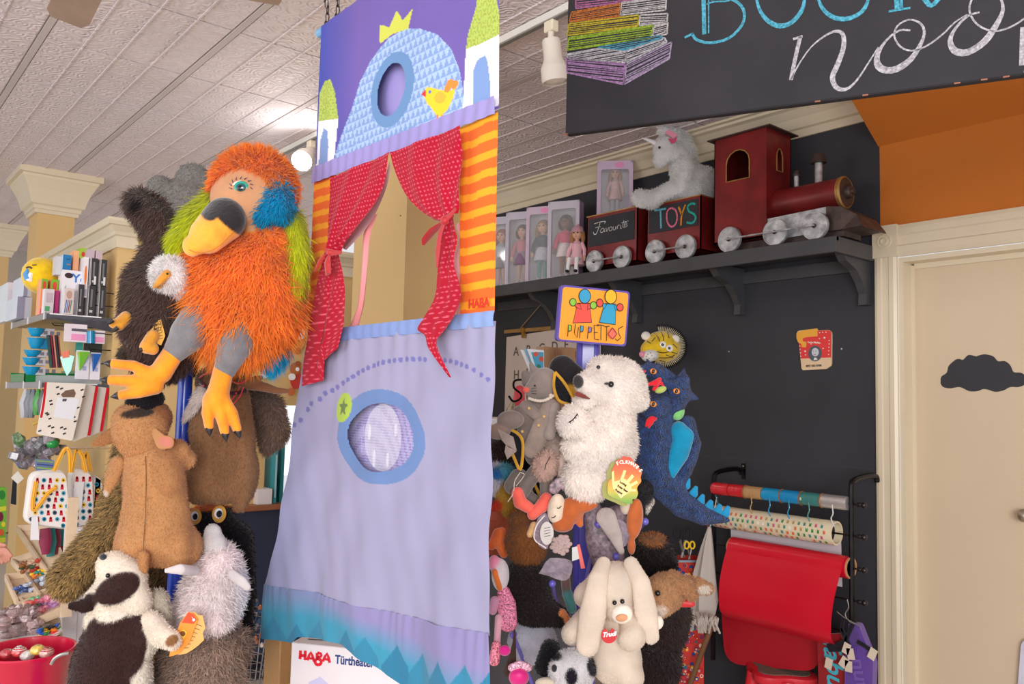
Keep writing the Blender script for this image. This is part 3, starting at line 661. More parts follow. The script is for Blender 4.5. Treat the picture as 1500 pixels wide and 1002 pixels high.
def hatch(b, pl, P, ang, pitch, w, off=.0008, jit=.3):
    """chalk hatching inside an outline (photo points)"""
    Q = np.array(pl.px(P)); c, s = math.cos(ang), math.sin(ang); R = np.array([[c, s], [-s, c]]); q = Q@R.T
    y = q[:, 1].min()
    while y < q[:, 1].max():
        xs = []
        for i in range(len(q)):
            a, d = q[i], q[(i+1) % len(q)]
            if (a[1] > y) != (d[1] > y): xs.append(a[0]+(d[0]-a[0])*(y-a[1])/(d[1]-a[1]))
        xs.sort()
        for k in range(0, len(xs)-1, 2):
            a = np.array([xs[k]+random.random()*jit*pitch*3, y+random.uniform(-jit, jit)*pitch])@R; d = np.array([xs[k+1]-random.random()*jit*pitch*3, y+random.uniform(-jit, jit)*pitch])@R
            if xs[k+1]-xs[k] > pitch: ribs(b, pl, [a, d], [w*random.uniform(.6, 1.2)]*2, off, px=False, sm=1)
        y += pitch
def unit(a): return np.array([math.cos(a), math.sin(a), 0])
# ================================================================ CHALKBOARD SIGN
S0 = W(828, 197, 2.1); SG = Pl(S0, unit(math.radians(24)))
BOARD = mat('chalkboard_slate', .7, col=(44, 42, 47), bump=.1, bscale=25, var=.22, vscale=4, spec=.3)
sg = thing('chalkboard_sign', 'long black hanging chalkboard with drawn book stack and script lettering', 'sign', SG.pt(.9, 0, 0))
b = B((52, 50, 56)).box(SG.pt(.95, .21, -.012), (1.9, .024, .42), R=np.stack([SG.ex, -SG.n, SG.ey], 1), bev=.003); b.build('board', BOARD, sg)
b = B((150, 90, 66))
for u in (.001, .62, .9, .95, .99, .72): b.box(SG.pt(u, .0005, -.001), (.012, .003, .003), R=np.stack([SG.ex, -SG.n, SG.ey], 1))
b.build('worn_edge', WOOD, sg, kind='stuff')
for u in (.15, 1.6):
    b = B((60, 58, 58)).tube([SG.pt(u, .42, -.012), SG.pt(u, 3-SG.o[2], -.012)], .003, 6); b.build('hanging_wire', METAL, sg)
Z = lambda P: [(700+x/1.875, y/1.875) for x, y in P]
CY = (78, 152, 174); WH = (166, 162, 168)
b = B(CY)
for P, w in [([(618, -60), (620, 0), (622, 95)], .010), ([(632, -60), (634, 0), (634, 92)], .003), ([(568, 104), (592, 92)], .006), ([(588, 92), (602, 110), (640, 118), (690, 105), (725, 70), (732, 35), (715, 8), (680, -6), (640, -2)], .007), ([(628, 12), (650, 5), (690, 2), (700, -20)], .004),
             ([(765, -40), (766, 0), (778, 35), (800, 60), (830, 72), (862, 62), (888, 32), (897, 0), (896, -40)], [.004, .008, .012, .010, .004]), ([(932, -40), (936, 0), (952, 30), (982, 50), (1020, 51), (1055, 32), (1072, 0), (1075, -40)], [.004, .008, .011, .009, .004]),
             ([(1128, 32), (1188, 22)], .005), ([(1148, -40), (1152, 26)], .010), ([(1162, -40), (1164, 26)], .006), ([(1190, -40), (1225, -4), (1245, 16), (1268, -6)], .010)]: ribs(b, SG, Z(P), w)
b.build('lettering', CHALK, sg)
b = B(WH); rr = [.0045]
for P, w in [([(886, 100), (872, 160), (860, 220)], .009), ([(866, 108), (892, 100)], .006), ([(860, 220), (880, 180), (915, 130), (955, 98), (985, 86), (1003, 96), (1004, 132), (988, 178), (974, 212), (984, 240), (1010, 246), (1040, 222), (1078, 165), (1100, 130)], [.004, .003, .006, .010, .012, .010, .004, .003]),
             ([(1188, 84), (1158, 84), (1125, 108), (1100, 145), (1097, 175), (1115, 192), (1150, 190), (1190, 162), (1218, 118), (1226, 85), (1212, 62), (1182, 55), (1152, 72), (1144, 100), (1160, 128), (1190, 140), (1230, 128), (1275, 96), (1310, 62), (1345, 40)], [.004, .005, .015, .015, .006, .004, .004, .004, .004, .003]),
             ([(1378, 34), (1345, 45), (1312, 78), (1297, 112), (1310, 140), (1345, 144), (1390, 116), (1422, 72), (1442, 28), (1432, -8), (1400, -20), (1362, -8), (1350, 30), (1372, 68), (1415, 86), (1460, 76), (1500, 52), (1540, 20)], [.004, .006, .015, .014, .005, .004, .004, .004, .004]),
             ([(1497, 75), (1494, 180)], .010), ([(1540, -40), (1520, 120), (1505, 200)], .008)]: ribs(b, SG, Z(P), w)
b.build('lettering', CHALK, sg)
bk = [((176, 110, 150), [(268, -30), (392, -42), (388, 8), (270, 24)]), ((196, 116, 60), [(258, 34), (392, 10), (388, 46), (252, 60)]), ((196, 176, 60), [(250, 66), (442, 42), (440, 72), (246, 98)]), ((150, 178, 60), [(250, 104), (482, 70), (476, 104), (246, 138)]), ((90, 160, 185), [(330, 130), (500, 98), (508, 104), (405, 138), (360, 134)]), ((170, 130, 176), [(243, 160), (405, 176), (400, 232), (245, 200)]), ((188, 184, 190), [(243, 150), (330, 134), (408, 142), (406, 172), (250, 162)]), ((188, 184, 190), [(408, 142), (512, 104), (520, 116), (408, 172)]), ((170, 150, 180), [(408, 178), (532, 116), (526, 162), (402, 232)]), ((196, 190, 190), [(394, 8), (518, -8), (516, 28), (392, 42)]), ((196, 190, 190), [(446, 42), (522, 38), (520, 62), (444, 70)]), ((196, 190, 190), [(484, 72), (522, 62), (520, 94), (480, 102)]), ((176, 110, 150), [(390, -42), (510, -50), (508, -12), (392, 4)])]
for c, P in bk:
    b = B(tuple(v*.84 for v in c)); Pz = Z(P); a = SG.px(Pz); an = math.atan2(a[1][1]-a[0][1], a[1][0]-a[0][0]); hatch(b, SG, Pz, an, .0052, .0032)
    for i in range(len(Pz)): ribs(b, SG, [Pz[i], Pz[(i+1) % len(Pz)]], .0042, sm=1, off=.0012)
    b.build('chalk_drawing', CHALK, sg)
# ================================================================ TRACK LIGHTS
tk = thing('track_light_rail', 'white ceiling track rail running along the tin ceiling', 'track light', (-3.4, 2.06, HC-.03))
b = B((225, 222, 215)).span((-6.4, 2.042, HC-.032), (-1.2, 2.078, HC-.004)); b.span((-6.4, 2.05, HC-.036), (-1.2, 2.07, HC-.030), col=(120, 116, 112)); b.build('rail', PAINT, tk)
def lamp(x, tilt, label, lit, s=1.0):
    t = thing('spot_lamp', label, 'lamp', (x, 2.06, HC-.28)); c = np.array([x, 2.06, HC-.036])
    B((232, 222, 196)).box(c-[0, 0, .022], (.05, .035, .044), bev=.004).build('track_adapter', PAINT, t)
    ax = np.array(tilt, float); ax /= np.linalg.norm(ax); j = c-np.array([0, 0, .05])
    B((228, 220, 206)).tube([j+[0, 0, .01], j-[0, 0, .02]], .012*s, 12).build('swivel_neck', PAINT, t, smooth=True)
    j = j-np.array([0, 0, .018])
    b = B((230, 222, 210)).lathe([(.012, 0), (.033*s, .004), (.036*s, .012), (.036*s, .075), (.040*s, .088), (.050*s, .108), (.053*s, .118), (.053*s, .168), (.049*s, .17), (.047*s, .15), (.02, .14)], j, ax, 28); b.build('shade', PAINT, t, smooth=True)
    b = B((60, 56, 52))
    fx = frame(ax)
    for i in range(6): a = i*math.pi/3; b.lathe([(.004, 0), (.004, .001)], j+ax*.0045+fx[:, 0]*.022*math.cos(a)*s+fx[:, 1]*.022*math.sin(a)*s, -ax, 8)
    b.build('vent_hole', MATTE, t, kind='stuff')
    b = B((255, 250, 240)).lathe([(.04*s, .145), (.042*s, .16), (.03, .168), (0, .17)], j, ax, 20)
    b.build('bulb', mat('lit_bulb', .3, col=(255, 246, 232), emit=45, var=0) if lit else PLASTIC, t, smooth=True)
    if lit:
        l = bpy.data.lights.new('lamp_light', 'SPOT'); l.energy = lit; l.spot_size = 2.2; l.spot_blend = .6; l.shadow_soft_size = .04; l.color = (1, .95, .88)
        o = bpy.data.objects.new('lamp_light', l); link(o); o.location = list(j+ax*.19); o.rotation_euler = Vector(ax).to_track_quat('-Z', 'Y').to_euler()
        l = bpy.data.lights.new('lamp_glow', 'POINT'); l.energy = 5; l.shadow_soft_size = .04; o = bpy.data.objects.new('lamp_glow', l); link(o); o.location = list(j+ax*.24)
lamp(-2.27, (.02, .16, -1), 'cream track spotlight pointing down beside the chalkboard edge', 0, 1.0)
lamp(PY(456, 203, 2.06)[0], (.55, -.55, -.5), 'glowing track spotlight beside the orange bird head', 22, 1.1)
# ceiling glow here comes from the point light added below the lit bulb
# ================================================================ WALL SHELF
SY, SZ0, SZ1 = 3.305, 2.18, 2.25
BLK = mat('black_shelf_paint', .5, col=(66, 66, 70), bump=.05, bscale=20, var=.12, vscale=6)
sh = thing('wall_shelf', 'long dark painted shelf on the chalkboard wall under the toy train', 'shelf', (-3.2, 3.48, SZ0))
B().span((-4.58, SY, SZ1-.022), (-1.79, YW-.001, SZ1), bev=.002).build('shelf_board', BLK, sh)
B().span((-4.58, SY-.001, SZ0), (-1.79, SY+.022, SZ1-.001), bev=.002).build('fascia', BLK, sh)
B().span((-1.812, SY+.022, SZ0), (-1.789, YW-.001, SZ1-.001), bev=.002).build('end_board', BLK, sh)
for x in (-1.83, -2.5, -3.2, -3.9):
    prof = [(YW-.001, SZ1-.03), (YW-.001, SZ0-.20), (YW-.045, SZ0-.20), (YW-.04, SZ0-.15), (YW-.075, SZ0-.10), (YW-.13, SZ0-.05), (YW-.22, SZ0-.02), (YW-.26, SZ0+.02), (YW-.26, SZ1-.03)]
    B().plate([(y, z) for y, z in prof], (x+.019, 0, 0), (0, 1, 0), (0, 0, 1), .038).build('shelf_bracket', BLK, sh)
B().span((-4.5, YW-.02, SZ0-.04), (-1.81, YW-.001, SZ0+.02)).build('wall_batten', BLK, sh)
# ================================================================ METAL TOY TRAIN (each vehicle is a thing)
RED = mat('weathered_red_metal', .38, col=(124, 30, 30), metal=.25, bump=.05, bscale=30, var=.38, vscale=7)
SIL = mat('brushed_silver_paint', .45, col=(186, 188, 192), metal=.5, bump=.3, bscale=60, var=.45, vscale=26)
IRON = mat('aged_brown_metal', .5, col=(84, 70, 66), metal=.5, bump=.2, bscale=60, var=.3, vscale=22)
GOLD = mat('gold_edge', .4, col=(180, 140, 80), metal=.6, var=.2)
TB = mat('train_chalk_panel', .7, col=(48, 50, 56), bump=.05, bscale=30, var=.15, vscale=9)
def wheel(par, x, r=.0635, y=3.338, z=2.3135):
    b = B(); b.lathe([(r*.97, 0), (r, .003), (r, .018), (r*.97, .021), (r*.9, .021), (r*.88, .018), (0, .018)], (x, y+.012, z), (0, -1, 0), 36)
    w = b.build('wheel', SIL, par, smooth=True); B().lathe([(.010, 0), (.010, .006), (.006, .012), (0, .013)], (x, y-.006, z), (0, -1, 0), 12).build('hub_bolt', IRON, w, smooth=True)
def rod(par, x0, x1, y=3.315, z=2.3135): B().tube([(x0, y, z), (x1, y, z)], .0042, 8).build('coupling_rod', SIL, par)
def wagon(name, label, x0, x1, z0, z1, y1):
    t = thing(name, label, 'toy train', ((x0+x1)/2, 3.45, SZ1)); y0 = 3.36; e = .006
    B().span((x0, y0, z0), (x1, y1, z0+e)).span((x0, y0, z0), (x1, y0+e, z1)).span((x0, y1-e, z0), (x1, y1, z1)).span((x0, y0, z0), (x0+e, y1, z1)).span((x1-e, y0, z0), (x1, y1, z1)).build('wagon_body', RED, t)
    b = B(); b.span((x0-.002, y0-.003, z1-.004), (x1+.002, y0+.004, z1+.002)).span((x1-.005, y0, z1-.004), (x1+.002, y1, z1+.002)); b.build('rim', GOLD, t)
    return t
tA = wagon('toy_wagon', 'red metal toy wagon reading Favourite on a chalk panel', -3.355, -2.968, 2.285, 2.588, 3.55)
pa = Pl((-3.335, 3.359, 2.42), (1, 0, 0)); B().span((-3.34, 3.357, 2.408), (-2.99, 3.361, 2.568)).build('chalk_panel', TB, tA)
wheel(tA, -3.268); wheel(tA, -3.058); rod(tA, -3.27, -3.05)
pf = Pl((0, 3.356, 0), (1, 0, 0)); b = B((225, 225, 225)); F4 = lambda P: [(710+x/2.542, 170+y/2.542) for x, y in P]
for P, w in [([(408, 402), (425, 396), (450, 392), (446, 400)], .004), ([(430, 398), (424, 418), (416, 438), (408, 440), (405, 432)], .005), ([(412, 416), (432, 412)], .003),
             ([(444, 418), (436, 420), (431, 430), (436, 434), (443, 428), (446, 418), (445, 430), (450, 430)], .0035), ([(452, 416), (455, 430), (462, 414)], .0035), ([(472, 412), (465, 416), (464, 426), (471, 427), (475, 418), (472, 412)], .0035), ([(479, 411), (479, 424), (486, 422), (489, 410), (489, 422)], .0035), ([(494, 420), (496, 408), (503, 406)], .0035), ([(507, 406), (506, 418), (510, 418)], .0035), ([(519, 388), (514, 410), (519, 416)], .0035), ([(510, 398), (536, 390)], .003), ([(520, 408), (530, 402), (526, 397), (520, 404), (522, 414), (532, 408)], .0035)]: ribs(b, pf, F4(P), w, off=.0008)
b.build('lettering', CHALK, tA)
tB = wagon('toy_wagon', 'red metal toy wagon with TOYS in coloured letters, unicorn on top', -2.900, -2.545, 2.292, 2.575, 3.57); tB['label'] = 'red metal toy wagon with TOYS in coloured capital letters'
B().span((-2.885, 3.357, 2.42), (-2.562, 3.361, 2.558)).build('chalk_panel', TB, tB)
wheel(tB, -2.822); wheel(tB, -2.622); rod(tB, -2.83, -2.62)
for ch, c, P in (('T', (112, 190, 214), [([(632, 352), (675, 345)], .011), ([(655, 350), (657, 418)], .011)]), ('O', (226, 120, 150), [([(697, 342), (683, 350), (678, 372), (682, 398), (695, 412), (710, 404), (717, 380), (712, 352), (697, 342)], .010)]), ('Y', (230, 150, 60), [([(722, 338), (734, 368)], .011), ([(748, 330), (734, 368), (731, 408)], .010)]), ('S', (56, 176, 160), [([(785, 328), (770, 326), (756, 338), (762, 356), (778, 364), (786, 380), (774, 398), (752, 396)], .011)])):
    b = B(c)
    for q, w in P: ribs(b, pf, F4(q), w, off=.0008)
    b.build('letter', CHALK, tB)
tL = thing('toy_locomotive', 'red metal toy steam locomotive with silver wheels on shelf', 'toy train', (-2.1, 3.46, SZ1))
x0, x1, z0, z1, y0, y1 = -2.465, -2.168, 2.305, 2.832, 3.36, 3.572
def wallhole(b, pl, w, h, hole, th, col=None):
    """rectangular plate (0..w, 0..h) with a hole, built as a fan of quads"""
    n = len(hole); out = []
    cx = sum(p[0] for p in hole)/n; cy = sum(p[1] for p in hole)/n
    for x, y in hole:
        dx, dy = x-cx, y-cy; t = min([((w-cx)/dx if dx > 1e-9 else (0-cx)/dx if dx < -1e-9 else 1e9), ((h-cy)/dy if dy > 1e-9 else (0-cy)/dy if dy < -1e-9 else 1e9)]); out.append((cx+dx*t, cy+dy*t))
    ring = []; O = []
    for i in range(n):
        ring.append(i); O.append(out[i]); a, c = out[i], out[(i+1) % n]
        ed = lambda q: {k for k, v in enumerate((abs(q[0]) < 1e-6, abs(q[0]-w) < 1e-6, abs(q[1]) < 1e-6, abs(q[1]-h) < 1e-6)) if v}
        if not (ed(a) & ed(c)):
            x = 0 if (0 in ed(a)|ed(c)) else w; y = 0 if (2 in ed(a)|ed(c)) else h; ring.append(i); O.append((x, y))
    hole = [hole[i] for i in ring]; out = O; n = len(hole)
    V = [pl.pt(*p) for p in hole]+[pl.pt(*p) for p in out]+[pl.pt(*p, -th) for p in hole]+[pl.pt(*p, -th) for p in out]; F = []
    for i in range(n):
        j = (i+1) % n; F += [(i, n+i, n+j, j), (2*n+i, 2*n+j, 3*n+j, 3*n+i), (i, j, 2*n+j, 2*n+i)]
    b.add(V, F, col)
def arch(xa, xb, za, zb, zc, n=8): # bottom za, spring zb, crown zc
    cx = (xa+xb)/2; return [(xa, za), ((xa+xb)/2, za), (xb, za), (xb, (za+zb)/2)]+[(cx+(xb-xa)/2*math.cos(t), zb+(zc-zb)*math.sin(t)) for t in np.linspace(0, np.pi, n)]+[(xa, (za+zb)/2)]
b = B(); P1 = Pl((x0, y0, z0), (1, 0, 0)); h1 = arch(.073, .205, .303, .39, .452)
h1 += []; 
for c_ in ((0, 0), (1, 0), (1, 1), (0, 1)): pass
wallhole(b, P1, x1-x0, z1-z0, h1+[], .005)
P2 = Pl((x1, y0, z0), (0, 1, 0)); h2 = arch(.085, .135, .335, .40, .445); wallhole(b, P2, y1-y0, z1-z0, h2, .005)
b.span((x0, y1-.005, z0), (x1, y1, z1)).span((x0, y0, z0), (x0+.005, y1, z1)).span((x0, y0, z0), (x1, y1, z0+.01)); 
b.build('cab', RED, tL)
b = B(); q = [P1.pt(u, v, .002) for u, v in h1]; b.tube(q+[q[0]], .003, 6); b.build('window_frame', GOLD, tL)
b = B(); q = [P2.pt(u, v, .002) for u, v in h2]; b.tube(q+[q[0]], .003, 6); b.build('window_frame', GOLD, tL)
rg = [[(x0-.03, y0-.02, z1), (x1+.03, y0-.02, z1), (x1+.03, y1+.02, z1), (x0-.03, y1+.02, z1)], [(x0-.03, y0-.02, z1+.006), (x1+.03, y0-.02, z1+.006), (x1+.03, y1+.02, z1+.006), (x0-.03, y1+.02, z1+.006)], [(x0+.1, y0+.09, z1+.035), (x1-.1, y0+.09, z1+.035), (x1-.1, y1-.09, z1+.035), (x0+.1, y1-.09, z1+.035)]]
B().loops(rg).build('cab_roof', IRON, tL)
yb, zb, rb = 3.466, 2.475, .070
B().lathe([(rb, 0), (rb, .33), (rb*.97, .333)], (x1, yb, zb), (1, 0, 0), 40).build('boiler', RED, tL, smooth=True)
b = B().lathe([(rb*1.04, .322), (rb*1.06, .328), (rb*1.06, .336), (rb*.95, .342), (rb*.9, .336), (0, .336)], (x1, yb, zb), (1, 0, 0), 40); sf = b.build('smokebox_ring', GOLD, tL, smooth=True)
B().lathe([(rb*.92, .337), (rb*.9, .342), (rb*.45, .344), (rb*.42, .36), (rb*.36, .366), (rb*.2, .368), (rb*.18, .376), (0, .378)], (x1, yb, zb), (1, 0, 0), 32).build('smokebox_door', IRON, tL, smooth=True)
for nm, x, zt_, r0, rc, hc in (('chimney', -1.962, 2.64, .017, .037, .045), ('steam_dome', -2.075, 2.60, .011, .019, .026)):
    zb0 = zb+rb-.006; B().lathe([(r0*1.2, 0), (r0, .01), (r0, zt_-zb0), (r0*1.1, zt_-zb0)], (x, yb, zb0), (0, 0, 1), 20).build(nm, SIL, tL, smooth=True)
    B().lathe([(rc*.95, 0), (rc, .002), (rc*.95, .008), (rc*.55, hc), (rc*.35, hc+.002), (0, hc+.003)], (x, yb, zt_-.004), (0, 0, 1), 20).build(nm+'_cap', IRON, tL, smooth=True)
b = B(); b.loops([[(x1, 3.37, 2.288), (x1, 3.37, 2.392), (x1, 3.56, 2.392), (x1, 3.56, 2.288)], [(-1.87, 3.37, 2.288), (-1.87, 3.37, 2.40), (-1.87, 3.56, 2.40), (-1.87, 3.56, 2.288)]]); b.build('footplate', SIL, tL)
b = B(); b.loops([[(-1.87, 3.365, 2.288), (-1.87, 3.365, 2.40), (-1.87, 3.565, 2.40), (-1.87, 3.565, 2.288)], [(-1.80, 3.362, 2.286), (-1.80, 3.362, 2.388), (-1.80, 3.568, 2.388), (-1.80, 3.568, 2.286)], [(-1.725, 3.37, 2.292), (-1.735, 3.38, 2.345), (-1.735, 3.555, 2.345), (-1.725, 3.565, 2.292)], [(-1.70, 3.36, 2.284), (-1.705, 3.365, 2.296), (-1.705, 3.57, 2.296), (-1.70, 3.575, 2.284)]]); b.build('cowcatcher', IRON, tL)
B().span((-2.40, 3.39, 2.262), (-1.80, 3.54, 2.30)).build('chassis', IRON, tL)
for x in (-2.357, -2.106, -1.908): wheel(tL, x)
rod(tL, -2.37, -1.90)
# ================================================================ DOLLS
def doll(loc, ex, h, label, hair, skin, topc, skirtc, legc, style=0, hat=None, seat=False, group=None):
    loc = np.asarray(loc, float); ex = np.asarray(ex, float); ey = np.array([-ex[1], ex[0], 0]); k = h/.42
    t = thing('doll', label, 'doll', loc, group); Q = lambda x, y, z: loc+k*(x*ex+y*ey+np.array([0, 0, z]))
    R = np.stack([ex, ey, [0, 0, 1]], 1); sk = mat('doll_vinyl', .45, var=.02)
    zo = -.13 if seat else 0
    b = B(skin).ell(Q(0, 0, .365+zo), np.array([.037, .037, .044])*k, R, 16); b.ell(Q(0, -.036, .358+zo), .007*k, R, 8); b.tube([Q(0, 0, .33+zo), Q(0, 0, .30+zo)], .014*k, 8); hd = b.build('head', sk, t, smooth=True)
    b = B((40, 26, 20))
    for s in (-1, 1): b.ell(Q(.014*s, -.034, .368+zo), np.array([.0065, .004, .0055])*k, R, 8)
    b.build('eye', PLASTIC, hd); B((196, 90, 90)).ell(Q(0, -.035, .343+zo), np.array([.009, .004, .003])*k, R, 8).build('mouth', sk, hd)
    b = B(hair).ell(Q(0, .008, .377+zo), np.array([.044, .042, .042])*k, R, 16)
    if style == 0: b.ell(Q(0, .018, .345+zo), np.array([.05, .034, .045])*k, R, 12); b.ell(Q(-.036, 0, .35+zo), np.array([.014, .026, .035])*k, R, 10); b.ell(Q(.036, 0, .35+zo), np.array([.014, .026, .035])*k, R, 10)
    else:
        for s in (-1, 1): b.tube([Q(.034*s, .01, .38+zo), Q(.044*s, .008, .33+zo), Q(.04*s, .0, .27+zo)], [.018*k, .016*k, .008*k], 8)
    b.build('hair', PLUSH, t, smooth=True)
    b = B(topc).tube([Q(0, 0, .31+zo), Q(0, 0, .285+zo), Q(0, 0, .21+zo)], [.022*k, .042*k, .036*k], 12); b.build('jacket', CLOTH, t, smooth=True)
    b = B(skirtc).tube([Q(0, 0, .225+zo), Q(0, 0, .20+zo), Q(0, 0, .13+zo)], [.036*k, .046*k, .062*k], 14); b.build('skirt', CLOTH, t, smooth=True)
    for s in (-1, 1):
        b = B(topc).tube([Q(.036*s, 0, .295+zo), Q(.062*s, -.006, .24+zo), Q(.066*s, -.02, .19+zo)], [.016*k, .015*k, .013*k], 8); b.build('arm', CLOTH, t, smooth=True)
        b = B(skin).ell(Q(.067*s, -.024, .178+zo), np.array([.012, .010, .016])*k, R, 8)
        for f in range(4): b.tube([Q((.067+.004*(f-1.5))*s, -.027, .168+zo), Q((.067+.005*(f-1.5))*s, -.030, .155+zo)], .0026*k, 5)
        b.tube([Q(.058*s, -.03, .176+zo), Q(.054*s, -.036, .166+zo)], .003*k, 5); b.build('hand', sk, t, smooth=True)
        lp = [Q(.022*s, 0, .16), Q(.022*s, 0, .09), Q(.022*s, 0, .02)] if not seat else [Q(.024*s, -.01, .045), Q(.030*s, -.08, .035), Q(.032*s, -.10, -.02), Q(.032*s, -.10, -.05)]
        b = B(legc).tube(lp, [.018*k, .016*k, .012*k] if not seat else [.018*k, .017*k, .014*k, .012*k], 8); b.build('leg', CLOTH, t, smooth=True)
        e = np.array(lp[-1]); b = B((30, 30, 36) if seat else (210, 200, 205)).ell(e+k*(-.012*ey+np.array([0, 0, -.008])), np.array([.014, .026, .012])*k, R, 10); b.build('shoe', PLASTIC, t, smooth=True)
    if hat is not None:
        b = B(hat).ell(Q(0, .004, .392+zo), np.array([.046, .046, .036])*k, R, 14); b.tube([Q(0, 0, .385+zo), Q(0, .0, .375+zo)], .048*k, 14); b.ell(Q(0, .005, .432+zo), .011*k, R, 8); b.build('knitted_hat', PLUSH, t, smooth=True)
    return t
def doll_box(P, ex, w, h, d, label, colr, ped=True):
    """upright gift carton with a film window; P = lower front left corner"""
    P = np.asarray(P, float); ex = np.asarray(ex, float); ey = np.array([-ex[1], ex[0], 0.]); R = np.stack([ex, ey, [0, 0, 1]], 1)
    t = thing('doll_box', label, 'box', P+ex*w/2+ey*d/2, 'doll boxes on the wall shelf')
    pl = Pl(P, ex); fr = .022*w/.2; e = .003; b = B(colr)
    Q = lambda x, y, z: P+x*ex+y*ey+np.array([0, 0, z])
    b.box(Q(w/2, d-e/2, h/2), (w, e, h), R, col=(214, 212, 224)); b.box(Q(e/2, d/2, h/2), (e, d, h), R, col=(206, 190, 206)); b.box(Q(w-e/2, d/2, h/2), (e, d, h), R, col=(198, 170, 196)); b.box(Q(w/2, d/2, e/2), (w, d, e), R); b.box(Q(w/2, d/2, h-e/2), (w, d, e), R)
    b.build('carton', CARD, t)
    b = B(colr); hole = rrect(fr, fr*1.1, w-fr, h-fr*2.2, .014); n = len(hole)
    wallhole(b, pl, w, h, hole, e)
    for x in (.006, w-.006): b.box(Q(x, -.0004, h/2), (.012, .001, h), R)
    for z in (.006, h-.006): b.box(Q(w/2, -.0004, z), (w, .001, .012), R)
    b.build('front_frame', CARD, t)
    b = B((255, 255, 255)).box(Q(w/2, .004, h/2), (w-2*fr+.01, .0006, h-.05), R); b.build('window_film', GLASS, t)
    if ped: b = B((240, 150, 200)).plate(circ(w*.62, h-.025, .028, .017, 20), P-ey*.001, ex, (0, 0, 1), .001); b.build('pink_logo', CARD, t, label='pink oval logo')
    b = B((238, 150, 190)).ell(Q(w*.45, d*.45, .015), (w*.34, d*.38, .012), R, 14); b.build('pink_stand', PLUSH, t)
    return t, Q(w/2, d*.5, .028), ex
ea = unit(math.radians(27)); z0 = SZ1
specs = [((801, 404), 'lavender window box with dark-haired doll in a pink cardigan, beside the red wagon', 'dark-haired doll in pink cardigan boxed behind the little seated doll', (52, 44, 50), (120, 76, 60), (222, 50, 110), (236, 226, 230), (150, 100, 84), 0, (204, 196, 210)),
         ((769, 411), 'pink-lilac window box holding the doll with a red headband', 'doll with red headband, navy cardigan and teal tights', (176, 130, 80), (214, 166, 136), (34, 62, 82), (200, 204, 214), (82, 148, 144), 1, (208, 186, 208)),
         ((739, 416), 'grey-lilac window box holding the brown-bobbed doll in long dress', 'brown-bobbed doll in pink cardigan and long mauve dress', (70, 50, 44), (206, 160, 134), (206, 120, 136), (150, 124, 150), (200, 160, 140), 0, (200, 192, 208)),
         ((709, 421), 'grey-lilac window box holding the ginger doll, nearest the striped banner', 'ginger-haired doll in pale grey dress nearest the striped banner', (186, 96, 48), (222, 170, 140), (176, 184, 196), (170, 168, 170), (216, 170, 150), 1, (202, 194, 210))]
for i, ((px, py), lb, ld, hr, sk_, tp, skt, lg, st, bc) in enumerate(specs):
    P = PY(px, py, 3.40); P[2] = z0
    t, c, ex = doll_box(P, ea, .205 if i != 1 else .2, .50, .088, lb, bc, ped=(i == 1))
    doll(c, ex, .40, ld, hr, sk_, tp, skt, lg, st, hat=None)
# fifth box stands on the wagon
P = PY(874, 306, 3.44); P[2] = 2.592; eb = unit(math.radians(40))
t, c, ex = doll_box(P, eb, .21, .345, .09, 'lilac window box standing on the red wagon, pale pink doll inside', (210, 186, 212), True)
doll(c, ex, .29, 'doll in pale pink coat and beret boxed above the red wagon', (206, 170, 130), (220, 176, 150), (226, 186, 186), (222, 184, 186), (190, 190, 200), 1, hat=(214, 180, 182))
ps = PY(845, 388, 3.36); doll((ps[0], 3.36, SZ1+.062), unit(math.radians(25)), .335, 'little doll in pink knitted hat and tulle dress seated on shelf edge', (200, 150, 100), (226, 176, 150), (236, 186, 196), (238, 190, 200), (240, 236, 236), 1, hat=(238, 190, 204), seat=True)
# ================================================================ WALL TAG
pt_ = Pl((0, YW-.012, 0), (1, 0, 0)); G7 = lambda P: [(1140+x/10.02, 460+y/10.02) for x, y in P]
tg = thing('photo_plaque', 'small red and cream plaque reading BEST KID EVER on the dark wall', 'plaque', PY(1195, 540, YW-.006))
out = G7([(290, 250), (330, 240), (560, 212), (578, 240), (740, 234), (775, 262), (782, 300), (778, 720), (770, 760), (700, 808), (360, 824), (342, 800), (310, 480), (300, 420), (268, 350), (268, 290)])
b = B((226, 196, 160)).plate(pt_.px(out), pt_.pt(0, 0, 0), pt_.ex, pt_.ey, .010); b.build('plaque_board', CARD, tg)
L_ = [(G7([(300, 262), (560, 232), (578, 244), (740, 238), (775, 262), (780, 300), (776, 638), (332, 655), (305, 440)]), (224, 62, 60)), (G7([(268, 300), (300, 258), (400, 236), (575, 210), (580, 325), (400, 342), (358, 360), (362, 400), (415, 412), (410, 488), (348, 486), (340, 440), (290, 412), (268, 350)]), (236, 170, 62)), (G7(circ(542, 580, 100, 116, 26)), (84, 92, 100)), (G7(circ(545, 560, 52, 62, 20)), (206, 206, 214)), (G7([(530, 640), (560, 640), (580, 672), (520, 680)]), (220, 222, 230))]
for x, y in ((610, 275), (655, 268), (705, 268), (608, 362), (682, 348), (488, 440), (752, 390), (752, 440), (750, 490), (748, 540), (746, 595), (665, 505), (402, 548), (325, 470), (328, 520), (334, 570), (340, 620), (410, 600)): L_.append((G7(circ(x, y, 9 if x not in (402, 682) else 14, n=8)), (244, 220, 214)))
for x in (527, 565): L_.append((G7(circ(x, 548, 7, 4, 8)), (60, 66, 74)))
L_.append((G7([(528, 592), (566, 592), (547, 604)]), (120, 80, 90)))
fills(tg, pt_, L_, 'print')
text('BEST KID EVER', PY(1180.5, 537.5, YW-.0135), (1, 0, .02), (0, 0, 1), .0125, (40, 36, 36), tg, bold=.0003)
